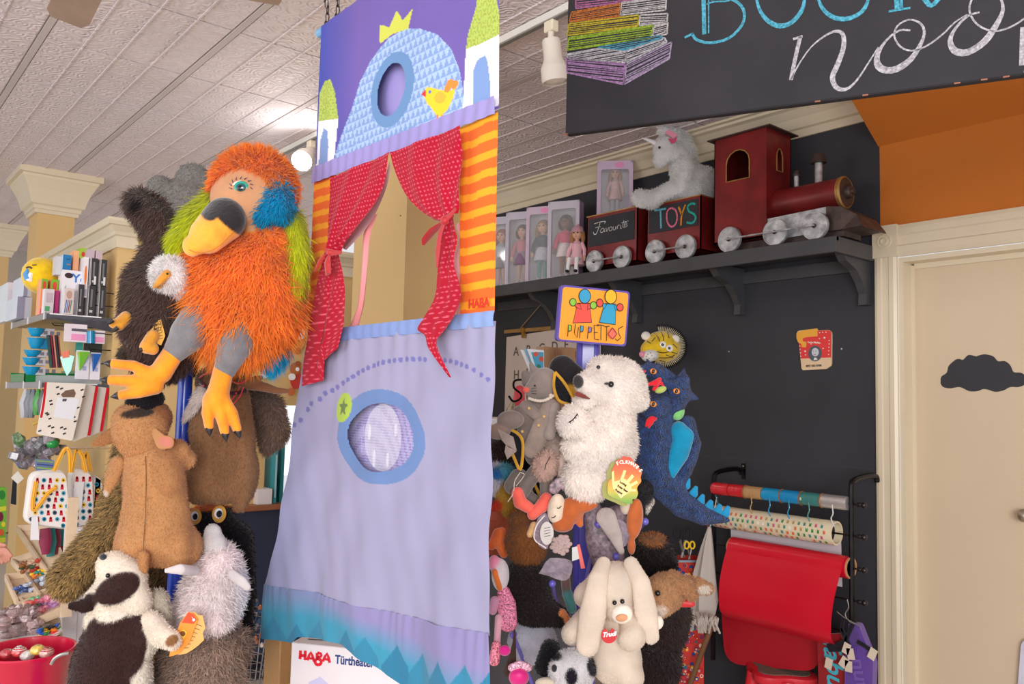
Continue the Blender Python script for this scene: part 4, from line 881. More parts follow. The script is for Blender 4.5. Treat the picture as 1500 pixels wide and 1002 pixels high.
text("You're Playing...", PY(1183, 502.5, YW-.0135), (.99, 0, -.06), (0, 0, 1), .011, (244, 232, 214), tg, bold=.0004)
tg2 = B((235, 235, 235)); 
# ================================================================ LEFT PUPPET RACK
DN = (0, 0, -1.)
def H(count, length, width=.7, comb=DN, lay=.8, rnd=.3, cvar=.15, tip=1.0, lenf=None, curl=0): return dict(count=count, length=length, width=width, comb=comb, lay=lay, rnd=rnd, cvar=cvar, tip=tip, lenf=lenf, curl=curl)
GR = 'hand puppets on the blue rack'
D1 = 2.12
# pole, base and pegs
rk = thing('puppet_rack', 'blue metal pole rack that carries the big animal puppets', 'rack', (*W(262, 800, 2.30)[:2], 0))
pb = W(264, 700, 2.30); pb[2] = 0; b = B((28, 62, 176)).tube([(pb[0], pb[1], .02), (pb[0], pb[1], 2.02)], .0195, 20); b.build('pole', PLASTIC, rk, smooth=True)
b = B((28, 62, 176)); b.lathe([(.24, 0), (.24, .012), (.05, .03), (.03, .08), (0, .08)], (pb[0], pb[1], 0), n=28); b.build('base', PLASTIC, rk, smooth=True)
for z in (1.95, 1.6, 1.25, .9):
    for a in range(3):
        u = unit(a*2.09+z*3); p = np.array([pb[0], pb[1], z]); B((28, 62, 176)).tube([p, p+u*.10+np.array([0, 0, .03])], .006, 8).build('peg', METAL, rk)
# ---- orange bird
pt = thing('bird_puppet', 'big shaggy orange bird puppet with black and yellow beak and yellow feet', 'puppet', W(340, 640, D1))
OR, YG, TL, PE = (250, 88, 14), (206, 214, 40), (0, 165, 210), (242, 178, 132)
zh = W(360, 340, D1)[2]; zl = W(350, 500, D1)[2]
def bl_(P): t = np.clip((zh-P[:, 2])/(zh-zl), -.4, 1); return np.where(t < 0, .45-.0*t, .5+1.0*t)
body = [E((372, 275, -4), (62, 55, 52), OR, 20), E((352, 292, 16), (44, 46, 40), PE, 0), E((345, 400, 0), (74, 78, 50), OR), E((350, 455, 0), (66, 52, 48), OR), K([(385, 350, -6, 42), (390, 440, -6, 44)], OR)]
V, Q, C = blob(body, 3, 14); 
# face stays smooth: fur is grown only where the coat is orange
Vw = Wn(V, D1); Qf = Q[:, ::-1]
face = inell(V[:, 0], V[:, 1], 350, 296, 46, 50, 25) & (V[:, 2] > 0) & ~inell(V[:, 0], V[:, 1], 345, 385, 90, 48, 0)
C[face] = lin(PE); C[~face] = lin((255, 150, 60))
Qo = Qf[~face[Qf].any(1)]
V2, F2, C2 = fur(Vw, Qo, C, 52000, 36*D1/FL, 1.0*D1/FL, comb=(0, 0, -1.), lay=.75, rnd=.32, cvar=.13, lenf=bl_)
mk('coat', V2, [Qf]+F2[1:], PLUSH, pt, C=C2, smooth=True)
soft('beak', pt, D1, [K([(328, 322, 50, 33), (305, 344, 68, 28), (283, 360, 70, 16)], (246, 164, 52), .75)], 2.5, 8, mt=VELVET, patches=[E((347, 312, 45), (46, 27, 90), (34, 30, 32), 38), E((308, 308, 45), (15, 17, 90), (34, 30, 32))])
b = B((200, 120, 40)).tube(spline([W(x, y, D1, z) for x, y, z in ((277, 366, 82), (290, 370, 92), (312, 366, 97), (330, 352, 96), (342, 340, 84))], 4), .0012, 5); b.build('beak_seam', CLOTH, pt)
def disc(b, D, x, y, z, rx, ry, c, ang=0, th=.003, nrm=None):
    """slightly domed oval facing the aisle"""
    o = W(x, y, D, z); s = D/FL; ex = math.cos(ang)*_r-math.sin(ang)*np.array([0, 0, 1.]); ey = math.sin(ang)*_r+math.cos(ang)*np.array([0, 0, 1.]); R = np.stack([ex, ey, np.cross(ex, ey)], 1); b.ell(o, (rx*s, ry*s, th), R, 20, col=c)
b = B(); 
for (x, y, z, rx, ry, c) in ((352, 274, 50, 13, 9.5, (240, 246, 246)), (353, 274, 53, 10.5, 9, (40, 150, 130)), (352.5, 274.5, 56, 7, 6, (20, 90, 96)), (352, 275, 59, 4.2, 3.8, (14, 10, 12)), (355, 275, 62, 1.4, 1.4, (250, 250, 250))): disc(b, D1, x, y, z, rx, ry, c, -.15)
for i in range(9): a = math.radians(200-i*26); p = W(353+14*math.cos(a), 273-11*math.sin(a), D1, 54); q = W(353+18.5*math.cos(a-.2), 272.5-15*math.sin(a-.2), D1, 54); b.tube([p, q], [.0016, .0004], 5, col=(30, 40, 90))
b.build('eye', PLASTIC, pt, smooth=True)
soft('cheek_patch', pt, D1, [E((402, 292, 30), (20, 24, 18), TL, 10), E((388, 308, 32), (18, 18, 14), TL), E((414, 300, 24), (12, 26, 14), TL)], 3, 8, hair=H(5500, 17, .8, comb=up_dir(-.3, .8, .2), lay=.6, rnd=.45))
soft('wing', pt, D1, [K([(310, 292, -12, 12), (285, 318, -4, 17), (262, 350, 8, 15), (252, 378, 12, 7)], YG)], 3, 8, hair=H(9000, 22, .8, comb=up_dir(-.4, 1), lay=.9, rnd=.22))
soft('wing', pt, D1, [K([(424, 325, -2, 18), (432, 370, 6, 19), (428, 420, 8, 17), (420, 462, 8, 9)], YG)], 3, 8, hair=H(11000, 24, .8, comb=up_dir(.05, 1), lay=.9, rnd=.22))
soft('tail', pt, D1, [K([(395, 470, -22, 24), (400, 510, -20, 18)], TL), E((375, 495, -20), (20, 14, 12), TL)], 3, 8, hair=H(7000, 34, .8, lay=.95, rnd=.2, tip=1.15))
GY = (112, 110, 114)
soft('leg', pt, D1, [K([(296, 455, 22, 26), (276, 490, 34, 28), (252, 520, 34, 16)], GY)], 2.5, 8, mt=VELVET)
soft('leg', pt, D1, [K([(352, 468, 32, 24), (344, 505, 42, 27), (330, 540, 36, 17)], GY)], 2.5, 8, mt=VELVET)
FY = (230, 140, 24)
def foot(pr, toes, D=D1):
    o = soft('foot', pt, D, [K(pr, FY)]+[K(t, FY) for t in toes], 1.8, 5, mt=VELVET)
    for t in toes:
        a, e = np.array(t[-2][:3], float), np.array(t[-1][:3], float); d = (e-a)/np.linalg.norm(e-a); r = t[-1][3]
        P = [e+d*r*.5, e+d*r*1.2, e+d*r*2.3]; B((28, 24, 28)).tube([W(p[0], p[1], D, p[2]) for p in P], [r*.85*D/FL, r*.62*D/FL, .0004], 8).build('claw', PLASTIC, o, smooth=True)
foot([(252, 520, 34, 16), (236, 545, 36, 17), (222, 556, 38, 15)], [[(225, 552, 38, 12), (196, 536, 46, 8), (166, 533, 50, 7)], [(222, 560, 40, 12), (190, 558, 48, 9), (162, 557, 52, 7.5)], [(228, 566, 40, 12), (205, 574, 48, 9), (177, 579, 52, 7)]])
foot([(328, 540, 36, 15), (322, 566, 38, 16), (316, 588, 42, 18)], [[(308, 586, 42, 11), (304, 605, 50, 9), (306, 624, 54, 7)], [(320, 590, 44, 11), (325, 612, 52, 9), (329, 632, 56, 7)], [(326, 586, 42, 11), (340, 606, 48, 9), (347, 628, 52, 7)]])
b = B((230, 100, 40)).tube([W(426+8*math.cos(a), 292+9*math.sin(a), D1, 28) for a in np.linspace(0, 2*np.pi, 14)], .0012, 5); b.build('hanging_loop', CLOTH, pt)
# ---- grey koala-like puppet at the top
t = thing('koala_puppet', 'grey plush puppet with round ears behind the orange bird', 'puppet', W(262, 330, 2.42), )
soft('body', t, 2.42, [E((283, 262, 0), (26, 22, 16), (150, 146, 142), 15), E((234, 279, 4), (20, 22, 14), (150, 146, 142)), E((272, 298, 0), (40, 38, 34), (156, 150, 146)), E((262, 340, 0), (30, 34, 28), (150, 146, 142))], 3, 6, hair=H(14000, 6, .5, lay=.4, rnd=.5, cvar=.1), patches=[E((256, 316, 32), (13, 12, 14), (160, 156, 158))])
# ---- eagle
De = 2.14
t = thing('eagle_puppet', 'dark brown shaggy eagle puppet with white head and yellow talons', 'puppet', W(225, 560, De))
DB = (92, 70, 64)
soft('body', t, De, [K([(202, 296, 0, 18), (225, 318, 0, 24), (238, 350, -2, 24), (232, 395, 0, 30)], DB), K([(225, 420, 0, 44), (222, 470, 4, 46)], DB), E((245, 500, -2), (44, 44, 34), DB), K([(262, 380, -14, 30), (270, 460, -14, 28)], DB), E((235, 530, -10), (40, 26, 24), DB)], 3, 10, hair=H(34000, 17, .7, comb=up_dir(-.25, 1), lay=.8, rnd=.34, cvar=.35, tip=1.3), patches=[E((204, 298, 16), (12, 9, 12), (28, 20, 20), 40), E((186, 424, 10), (9, 12, 30), (88, 70, 54))])
soft('head', t, De, [E((248, 402, 40), (27, 25, 22), (255, 250, 250)), E((238, 408, 46), (16, 15, 16), (240, 234, 234)), E((262, 415, 34), (18, 20, 16), (236, 228, 230))], 2.5, 6, hair=H(9000, 10, .6, comb=up_dir(.3, .6), lay=.5, rnd=.5, cvar=.08))
bk_ = soft('beak', t, De, [K([(244, 402, 62, 7.5), (234, 412, 68, 6), (226, 420, 66, 3)], (196, 132, 40)), K([(240, 412, 58, 6), (232, 420, 60, 3.5)], (196, 132, 40))], 1.4, 1.5, mt=VELVET)
eye(t, De, 245, 401, 70, 1.6)
soft('tail', t, De, [K([(190, 470, 6, 14), (197, 492, 10, 12), (205, 506, 10, 6)], (226, 216, 222))], 2.5, 6, hair=H(5000, 12, .6, comb=up_dir(.2, 1), lay=.8, rnd=.3, cvar=.08))
for pts, cl in (([(184, 466, 40, 10), (174, 475, 46, 10), (166, 474, 48, 7)], ((160, 473), (167, 484))), ([(224, 492, 50, 10), (214, 508, 56, 10), (224, 511, 56, 9)], ((206, 513), (214, 509)))):
    o = soft('foot', t, De, [K(pts, (206, 138, 36))], 1.8, 4, mt=VELVET)
    for cx, cy in cl: B((28, 22, 24)).tube([W(cx+6, cy-4, De, 60), W(cx, cy, De, 62), W(cx-4, cy+3, De, 60)], [.006, .005, .001], 7).build('claw', PLASTIC, o, smooth=True)
soft('shoulder_patch', t, De, [E((211, 350, 0), (9, 14, 6), (168, 140, 84), 10)], 2, 3)
def folded_tag(name, label, P, D, z, c1, c2, par):
    """hang tag: P = outline of the front leaf on the photo"""
    ce = np.mean(P, 0); o = W(ce[0], ce[1], D, z); pl = Pl(o, _r); b = B(c1).plate(pl.px(P), pl.pt(0, 0, 0), pl.ex, pl.ey, .0012); q = b.build(name, CARD, par, label=label); return pl, q
plg, q = folded_tag('hang_tag', 'gold hang tag', [(230, 470), (236, 468), (242, 492), (236, 506), (222, 500), (219, 484)], De, 52, (206, 150, 50), 0, t)
b = B((96, 76, 40)); 
for i in range(6): ribs(b, plg, [(224+i*.6, 478+i*4), (236+i*.6, 475+i*4)], .0014, off=.001, sm=1)
b.build('small_print', MATTE, q, kind='stuff')
# ---- tan dog from behind
Dd = 2.14; TN = (214, 160, 108)
t = thing('dog_puppet', 'tan plush dog puppet seen from behind, black muzzle turned up', 'puppet', W(222, 812, Dd))
soft('body', t, Dd, [K([(222, 675, 0, 42), (228, 730, 0, 47), (228, 775, 2, 55)], TN, .7), E((192, 805, 6), (26, 34, 34), TN), E((258, 800, 6), (28, 34, 34), TN), K([(262, 665, 0, 20), (274, 672, -6, 14)], TN, .8), E((283, 800, -4), (14, 22, 20), TN), E((225, 700, 10), (44, 50, 34), TN)], 3, 12, hair=H(26000, 4.5, .55, lay=.7, rnd=.35, cvar=.1), patches=[E((250, 690, 30), (34, 40, 30), (204, 150, 100)), E((264, 790, 30), (26, 24, 30), (206, 152, 102))])
b = B((120, 80, 48)).tube(spline([W(x, y, Dd, z) for x, y, z in ((213, 668, 38.5), (214, 700, 44.5), (213, 750, 43), (210, 800, 44), (209, 818, 42))], 4), .0011, 5); b.build('back_seam', CLOTH, t)
soft('head', t, Dd, [E((204, 632, 14), (42, 32, 30), TN, -6), E((190, 615, 14), (26, 22, 24), TN), E((232, 612, 4), (20, 22, 20), (166, 108, 70)), E((206, 655, 10), (30, 18, 24), TN)], 2.5, 8, hair=H(12000, 4.5, .55, lay=.6, rnd=.4, cvar=.12), patches=[E((200, 606, 20), (26, 8, 30), (72, 54, 44), -6)])
soft('muzzle', t, Dd, [K([(196, 592, 12, 13), (214, 586, 14, 16), (228, 584, 10, 13)], (30, 26, 32), .8)], 2.5, 5, hair=H(4000, 4, .5, lay=.4, rnd=.5))
soft('ear', t, Dd, [K([(168, 636, 14, 11), (150, 644, 16, 9), (136, 650, 16, 3)], (196, 140, 92), .35)], 1.8, 3, hair=H(2500, 3.5, .5, lay=.7))
soft('ear', t, Dd, [K([(226, 632, 40, 6), (238, 648, 42, 11), (246, 648, 42, 10)], TN, .3)], 1.8, 3, patches=[E((243, 647, 56), (14, 10, 18), (226, 146, 130), 20)])
soft('paw', t, Dd, [K([(172, 680, 8, 12), (164, 700, 14, 11), (156, 722, 16, 5)], TN, .6)], 2, 4, patches=[E((154, 726, 16), (5, 8, 12), (226, 210, 196))], hair=H(2500, 3.5, .5, lay=.7))
soft('tail', t, Dd, [K([(210, 815, 40, 9), (209, 832, 46, 8.5)], (206, 150, 98))], 2, 4, hair=H(1500, 3.5, .5, lay=.7))
# ---- reindeer with ribbon
Dr = 2.30; RB = (166, 122, 86)
t = thing('reindeer_puppet', 'brown reindeer puppet with felt antlers and red ribbon collar', 'puppet', W(330, 745, Dr))
soft('body', t, Dr, [K([(325, 590, 0, 42), (330, 640, 0, 44)], RB, .75), E((322, 690, 2), (48, 48, 34), RB), E((290, 712, 4), (22, 26, 24), RB), E((355, 690, 0), (24, 46, 28), RB), K([(353, 725, 6, 13), (352, 741, 6, 9)], RB), E((297, 632, 0), (22, 34, 24), RB)], 3, 10, hair=H(20000, 5, .55, lay=.7, rnd=.35, cvar=.12), patches=[E((368, 680, 10), (10, 60, 40), (164, 122, 88), 4), E((330, 660, 40), (24, 60, 20), (154, 112, 78))])
soft('head', t, Dr, [E((320, 560, 6), (34, 26, 26), (130, 90, 62)), E((345, 545, 0), (24, 20, 22), (126, 88, 60))], 3, 8, hair=H(7000, 5, .55, lay=.6, rnd=.4))
soft('chest_tuft', t, Dr, [K([(296, 575, 26, 9), (284, 596, 30, 7), (272, 612, 30, 3)], (224, 212, 206), .5)], 2, 4, hair=H(2500, 10, .5, comb=up_dir(-.6, 1), lay=.9))
soft('antler', t, Dr, [K([(340, 562, 16, 7), (362, 560, 20, 8), (382, 553, 22, 4)], (132, 86, 54), .5), K([(360, 564, 18, 7), (388, 567, 20, 7), (404, 572, 20, 5.5), (420, 573, 20, 4)], (116, 72, 46), .5), K([(366, 560, 18, 5), (380, 562, 18, 5)], (120, 76, 48), .5)], 1.8, 4, mt=VELVET)
b = B((206, 20, 34)).tube(spline([W(x, y, Dr, z) for x, y, z in ((292, 553, 34), (306, 546, 38), (330, 548, 40))], 4), .005, 6, flat=.4); b.tube(spline([W(x, y, Dr, z) for x, y, z in ((336, 557, 36), (350, 562, 38), (362, 556, 36), (366, 548, 34), (352, 548, 36))], 4), .004, 6, flat=.4)
for q_ in (((352, 566), (346, 578), (337, 588)), ((357, 567), (352, 580), (342, 592))): b.tube([W(x, y, Dr, 40) for x, y in q_], .0035, 6, flat=.4)
b.build('ribbon_bow', SATIN, t, smooth=True)
b = B((60, 30, 40)).tube(spline([W(x, y, Dr, z) for x, y, z in ((292, 556, 30), (300, 566, 38), (320, 574, 42), (345, 576, 42), (360, 572, 30))], 5), .006, 8, flat=.4)
for x, y in ((298, 565), (312, 572), (330, 576), (346, 576)): b.ell(W(x, y, Dr, 45), .003, n=6, col=(190, 60, 70) if x % 4 else (90, 150, 180))
b.build('patterned_collar', CLOTH, t)
t = thing('squirrel_puppet', 'bushy grey-brown squirrel tail hanging behind the reindeer puppet', 'puppet', W(400, 660, 2.42))
soft('bushy_tail', t, 2.42, [K([(372, 585, 0, 14), (392, 600, 2, 21), (400, 630, 2, 20), (394, 645, 2, 12), (390, 655, 2, 6)], (138, 112, 98))], 3, 6, hair=H(15000, 14, .6, comb=up_dir(0, 1), lay=.75, rnd=.4, cvar=.3, tip=1.2))
soft('body', t, 2.42, [E((350, 600, -20), (28, 40, 24), (128, 100, 84))], 3, 6, hair=H(3000, 8, .6))
# ---- long shaggy brown puppet hanging to lower left
t = thing('sloth_puppet', 'long shaggy mottled brown puppet limb stretching to lower left', 'puppet', W(110, 870, 2.36))
soft('shaggy_limb', t, 2.36, [K([(200, 610, -10, 22), (186, 700, -6, 26), (165, 770, -2, 28), (128, 820, 4, 30), (98, 850, 8, 27)], (150, 122, 78)), E((235, 830, -10), (34, 40, 24), (96, 74, 46))], 3.5, 8, hair=H(36000, 11, .65, comb=up_dir(-.55, .9), lay=.75, rnd=.4, cvar=.55, tip=1.6))
# ---- bulldog puppet, dark brown and cream
Db = 2.10; CW, BR = (250, 238, 224), (70, 44, 42)
t = thing('bulldog_puppet', 'cream and dark brown plush bulldog puppet at lower left of rack', 'puppet', W(170, 1040, Db))
soft('head', t, Db, [E((178, 852, 10), (40, 34, 34), CW, -35), E((166, 828, 14), (26, 20, 22), CW, -10), E((190, 880, 6), (34, 30, 30), CW), E((150, 880, 14), (28, 24, 26), CW, -20)], 2.5, 10, hair=H(12000, 4.5, .55, lay=.6, rnd=.4, cvar=.07), patches=[E((172, 862, 34), (36, 21, 34), BR, -28), E((130, 880, 34), (14, 12, 20), BR, -20)])
soft('ear', t, Db, [K([(136, 882, 30, 10), (122, 888, 36, 9), (104, 887, 38, 5)], (60, 38, 36), .5)], 1.8, 4, hair=H(1800, 4, .5, lay=.6))
soft('nose', t, Db, [E((151, 816, 28), (6, 5, 5), (40, 40, 48))], 1.2, 2, mt=VELVET)
eye(t, Db, 158, 843, 46, 3.2)
soft('body', t, Db, [K([(172, 925, 0, 46), (155, 980, 2, 52), (150, 1040, 2, 54)], BR, .75), E((205, 930, 4), (30, 36, 30), CW), E((196, 990, 4), (28, 50, 32), CW), E((160, 905, 8), (38, 22, 30), CW, -15)], 3, 10, hair=H(26000, 5, .6, lay=.6, rnd=.4, cvar=.18), patches=[E((162, 950, 40), (56, 52, 44), BR, -20), E((140, 1000, 40), (52, 60, 60), BR), E((206, 908, 40), (22, 12, 30), BR, -30), E((168, 895, 40), (30, 14, 30), CW, -20)])
soft('paw', t, Db, [K([(222, 912, 20, 18), (236, 930, 34, 18), (252, 938, 42, 14)], CW)], 2.2, 6, hair=H(4500, 4.5, .55, lay=.6, cvar=.07), patches=[E((252, 938, 58), (14, 8, 10), (170, 122, 78), -35)])
soft('neck_fluff', t, Db, [K([(232, 880, -8, 16), (240, 905, -4, 12)], (214, 204, 186))], 2.5, 5, hair=H(2500, 8, .55))
# ---- sheep puppet
Ds = 2.20
t = thing('sheep_puppet', 'white woolly sheep puppet with its head tipped back', 'puppet', W(305, 915, Ds))
soft('fleece', t, Ds, [K([(318, 830, 0, 34), (308, 870, 2, 42), (300, 905, 2, 46)], (250, 238, 238)), E((335, 860, 0), (24, 44, 26), (255, 250, 252))], 3, 8, hair=H(22000, 13, .75, comb=up_dir(0, .7), lay=.55, rnd=.55, cvar=.07, curl=.35))
soft('head', t, Ds, [K([(316, 822, 10, 22), (313, 798, 12, 20), (312, 780, 12, 13)], (228, 222, 222), .8)], 2.5, 6, hair=H(3000, 3, .5, lay=.5))
for pts in ([(286, 836, 60, 7), (264, 834, 96, 8), (244, 836, 98, 4)], [(340, 842, 34, 8), (354, 852, 40, 8), (362, 860, 40, 6)]): soft('ear', t, Ds, [K(pts, (232, 224, 224), .5)], 1.8, 3)
# ---- grey-brown shaggy puppet at the bottom
t = thing('shaggy_puppet', 'shaggy grey-brown furry puppet below the white sheep', 'puppet', W(300, 1060, 2.18))
soft('body', t, 2.18, [K([(300, 965, 0, 52), (298, 1040, 0, 62)], (172, 146, 130), .7), E((345, 945, 0), (20, 24, 20), (142, 116, 102)), E((255, 980, 0), (24, 40, 24), (136, 112, 98))], 3.5, 10, hair=H(30000, 17, .8, comb=up_dir(.1, .8), lay=.6, rnd=.6, cvar=.25, curl=.3, tip=1.15))
# ---- black penguin-like puppet
t = thing('penguin_puppet', 'glossy black puppet with amber eyes and orange crest behind the sheep', 'puppet', W(330, 930, 2.40))
soft('body', t, 2.40, [E((310, 770, 0), (38, 34, 28), (26, 22, 28)), K([(345, 790, -8, 26), (350, 870, -8, 24), (352, 930, -8, 18)], (30, 26, 34)), E((250, 870, -10), (22, 44, 18), (28, 24, 30)), E((310, 860, -14), (46, 80, 20), (26, 22, 28))], 3.5, 8, hair=H(20000, 7, .55, lay=.6, rnd=.45, cvar=.35, tip=1.8), patches=[E((300, 738, 0), (34, 12, 40), (206, 104, 40))])
for x, y, w in ((286, 757, 9), (321, 753, 10)):
    b = B(); disc(b, 2.40, x, y, 28, w, w*1.25, (196, 146, 60), .1); disc(b, 2.40, x-1, y-1, 32, w*.6, w*.72, (236, 232, 236), .1); disc(b, 2.40, x, y, 36, w*.4, w*.5, (16, 12, 14), .1); b.build('eye', VELVET, t, smooth=True)
# ---- orange hang tag with guitar-like print on the bulldog's paw side
tg3 = thing('hang_tag', 'orange and yellow card hang tag clipped to the bulldog puppet', 'tag', W(270, 925, 2.04))
pl = Pl(W(272, 928, 2.04), _r); wavy = [(283, 896), (290, 902), (296, 902), (298, 912), (300, 920), (296, 928), (298, 938), (290, 946), (282, 952), (272, 958), (262, 960), (255, 958)]
b = B((226, 168, 92)).plate(pl.px(wavy+[(270, 930)]), pl.pt(0, 0, -.004), pl.ex, pl.ey, .0012); b.build('back_leaf', CARD, tg3)
b = B((232, 140, 40)).plate(pl.px([(276, 896), (283, 898), (290, 908), (286, 918), (278, 940), (262, 958), (248, 962), (250, 948), (258, 928), (264, 912)]), pl.pt(0, 0, 0), pl.ex, pl.ey, .0012); b.build('front_leaf', CARD, tg3)
fills(tg3, pl, [([(276, 897), (283, 899), (288, 908), (284, 914), (266, 912)], (214, 74, 40)), ([(262, 930), (268, 922), (274, 926), (268, 940), (258, 952), (254, 948)], (246, 196, 60)), (circ(268, 928, 4, 4, 10), (120, 70, 20))], 'print')
b = B((120, 80, 40)); 
for i in range(7): ribs(b, pl, [(286+i*.3-i*3.6, 914+i*6), (295-i*3.2, 918+i*5.2)], .0012, off=-.0022, sm=1)
b.build('small_print', MATTE, tg3, kind='stuff')
b = B((238, 236, 230)).ell(W(284, 908, 2.04, 4), .004, n=8).tube([W(284, 908, 2.04, 4), W(276, 896, 2.06, 4), W(262, 905, 2.08, 4)], .0008, 5); b.build('tag_fastener', PLASTIC, tg3, smooth=True)
# paper leaf and white sprig near the eagle's feet
t = thing('leaf_puppet', 'dark moss-coloured plush lump between eagle and bird foot', 'puppet', W(225, 530, 2.32))
soft('body', t, 2.32, [E((215, 520, 0), (44, 20, 20), (76, 60, 44)), E((265, 530, -4), (26, 30, 20), (70, 52, 40))], 3, 6, hair=H(7000, 8, .6, cvar=.3))
# ================================================================ RIGHT PUPPET STAND
Dq = 2.36; PU = (70, 62, 160)
rk2 = thing('puppet_stand', 'purple puppet stand with ball-tipped pegs under the yellow sign', 'rack', (*W(852, 900, Dq)[:2], 0))
pb = W(860, 600, Dq); b = B(PU)
for dx in (-.022, .022): b.tube([(pb[0]+dx*_r[0], pb[1]+dx*_r[1], .03), (pb[0]+dx*_r[0], pb[1]+dx*_r[1], 1.72)], .012, 10)
b.box((pb[0], pb[1], 1.3), (.05, .02, .84), R=np.stack([_r, FH, [0, 0, 1]], 1)); b.lathe([(.22, 0), (.22, .014), (.05, .03), (.03, .07), (0, .07)], (pb[0], pb[1], 0), n=28); b.build('post', PLASTIC, rk2)
def peg(x0, y0, x1, y1, D0=2.18, D1_=2.34, r=5.5):
    b = B((104, 96, 190)).tube([W(x0, y0, D0), W(x1, y1, D1_)], .0052, 10); b.ell(W(x0, y0, D0), r*D0/FL, n=14); b.build('peg', PLASTIC, rk2, smooth=True)
for a in ((876, 768, 858, 850), (945, 764, 925, 790), (809, 855, 817, 890), (752, 930, 782, 1008), (902, 815, 896, 850)): peg(*a)
# sign
ex = hdir(868, 460, 2.28, .085); pl = Pl(W(868, 462, 2.28), ex)
sn = thing('puppet_sign', 'square orange sign reading PUPPETTOS with two cartoon figures', 'sign', W(868, 508, 2.28))
cor = [(822, 417), (923, 427), (917, 508), (815, 499)]; q = np.array(pl.px(cor)); x0, y0 = q[:, 0].min(), q[:, 1].min(); x1, y1 = q[:, 0].max(), q[:, 1].max()
def rq(P, r, n=5):
    P = [np.array(p, float) for p in P]; out = []
    for i in range(len(P)):
        a, c, d = P[i-1], P[i], P[(i+1) % len(P)]; u = (a-c)/np.linalg.norm(a-c)*r; v = (d-c)/np.linalg.norm(d-c)*r
        for t in np.linspace(0, 1, n): out.append(tuple((1-t)**2*(c+u)+2*t*(1-t)*c+t*t*(c+v)))
    return out
b = B((96, 76, 170)).plate(pl.px(rq(cor, 6)), pl.pt(0, 0, 0), pl.ex, pl.ey, .012); b.build('sign_frame', PLASTIC, sn)
inn = [(824.5, 420), (920.5, 429.5), (914.5, 505), (818, 497)]
z5 = lambda P: [(700+x/2.6375, 400+y/2.6375) for x, y in P]
BK = (24, 20, 24)
its = [(rq(inn, 5), (244, 162, 48))]
def oc(x, y, r, c, ry=None): its.append((z5(circ(x, y, r+3, (ry or r)+3, 20)), BK)); its.append((z5(circ(x, y, r, ry or r, 20)), c))
def op(P, c):
    ce = np.mean(P, 0); its.append((z5([tuple(ce+(np.array(p)-ce)*1.0+3.2*(np.array(p)-ce)/(np.linalg.norm(np.array(p)-ce)+1e-6)) for p in P]), BK)); its.append((z5(P), c))
op([(385, 118), (430, 118), (438, 190), (368, 192)], (234, 84, 70)); op([(373, 122), (392, 120), (398, 140), (380, 132)], (234, 84, 70)); op([(425, 118), (442, 124), (436, 134), (424, 140)], (234, 84, 70))
oc(366, 113, 11, (140, 196, 70), 13); oc(445, 125, 11, (140, 196, 70), 13); oc(411, 90, 21, (58, 158, 200), 26)
op([(488, 120), (530, 122), (528, 198), (468, 190)], (50, 160, 200)); op([(476, 116), (494, 122), (484, 140)], (50, 160, 200)); op([(524, 124), (540, 132), (530, 146)], (50, 160, 200))
oc(468, 116, 11, (230, 80, 70), 14); oc(546, 133, 11, (230, 80, 70), 13); oc(510, 92, 21, (240, 184, 40), 26)
its.append((z5([(345, 199), (356, 200), (355, 224), (344, 222)]), (140, 196, 70))); its.append((z5([(392, 204), (402, 204), (400, 226), (390, 222)]), (58, 158, 200))); its.append((z5([(424, 208), (434, 210), (432, 228), (422, 226)]), (140, 110, 190))); its.append((z5(circ(515, 234, 17, 21, 20)), (236, 110, 90)))
fills(sn, pl, its, 'print', mt=CARD, step=.00018)
b = B(BK)
for P in ([(342, 246), (346, 200), (358, 204), (357, 222), (346, 226)], [(372, 198), (368, 232), (378, 250), (384, 210)], [(388, 252), (392, 204), (404, 206), (401, 226), (391, 228)], [(418, 254), (424, 206), (436, 212), (433, 228), (422, 230)], [(462, 204), (444, 202), (446, 256), (462, 258)], [(446, 230), (458, 230)], [(456, 200), (484, 204)], [(471, 204), (470, 260)], [(484, 208), (504, 206)], [(493, 208), (492, 262)], [(515, 212), (498, 236), (515, 256), (532, 236), (515, 212)], [(556, 206), (538, 216), (540, 236), (548, 250), (534, 262), (526, 254)]): ribs(b, pl, z5(P), .0022, off=.0064, sm=1)
b.build('lettering', MATTE, sn)
# ---- polar bear
Dp = 2.16; PW = (255, 246, 240)
t = thing('polar_bear_puppet', 'cream white polar bear puppet with open mouth under the sign', 'puppet', W(865, 738, Dp))
soft('body', t, Dp, [K([(888, 615, 0, 42), (880, 655, 4, 48)], PW, .8), E((862, 700, 10), (38, 34, 34), PW), E((905, 650, 0), (28, 34, 30), PW), E((850, 655, 20), (26, 24, 24), PW)], 2.6, 8, hair=H(26000, 8, .6, lay=.45, rnd=.5, cvar=.05))
soft('head', t, Dp, [E((905, 568, 8), (42, 44, 38), PW), E((870, 566, 26), (22, 26, 24), PW), E((857, 562, 38), (14, 15, 14), PW), E((856, 588, 28), (17, 10, 14), PW), E((936, 585, -4), (14, 16, 16), PW), E((885, 540, 10), (24, 18, 22), PW)], 2.4, 6, hair=H(20000, 6, .55, comb=up_dir(.4, .5), lay=.45, rnd=.5, cvar=.05))
soft('nose', t, Dp, [E((847, 559, 54), (8, 10, 7), (52, 46, 48), -10)], 1.3, 2, mt=VELVET)
soft('mouth', t, Dp, [K([(846, 577, 50, 4), (856, 581, 48, 3.2), (863, 584, 44, 1.5)], (124, 52, 44))], 1.1, 2, mt=VELVET)
eye(t, Dp, 876.5, 538, 33, 3.0); eye(t, Dp, 895, 563, 47, 4.4)
b = B((44, 34, 34)).ell(W(889, 562, Dp, 47), (.009, .006, .0035), n=10); b.build('eyelid', VELVET, t, smooth=True)
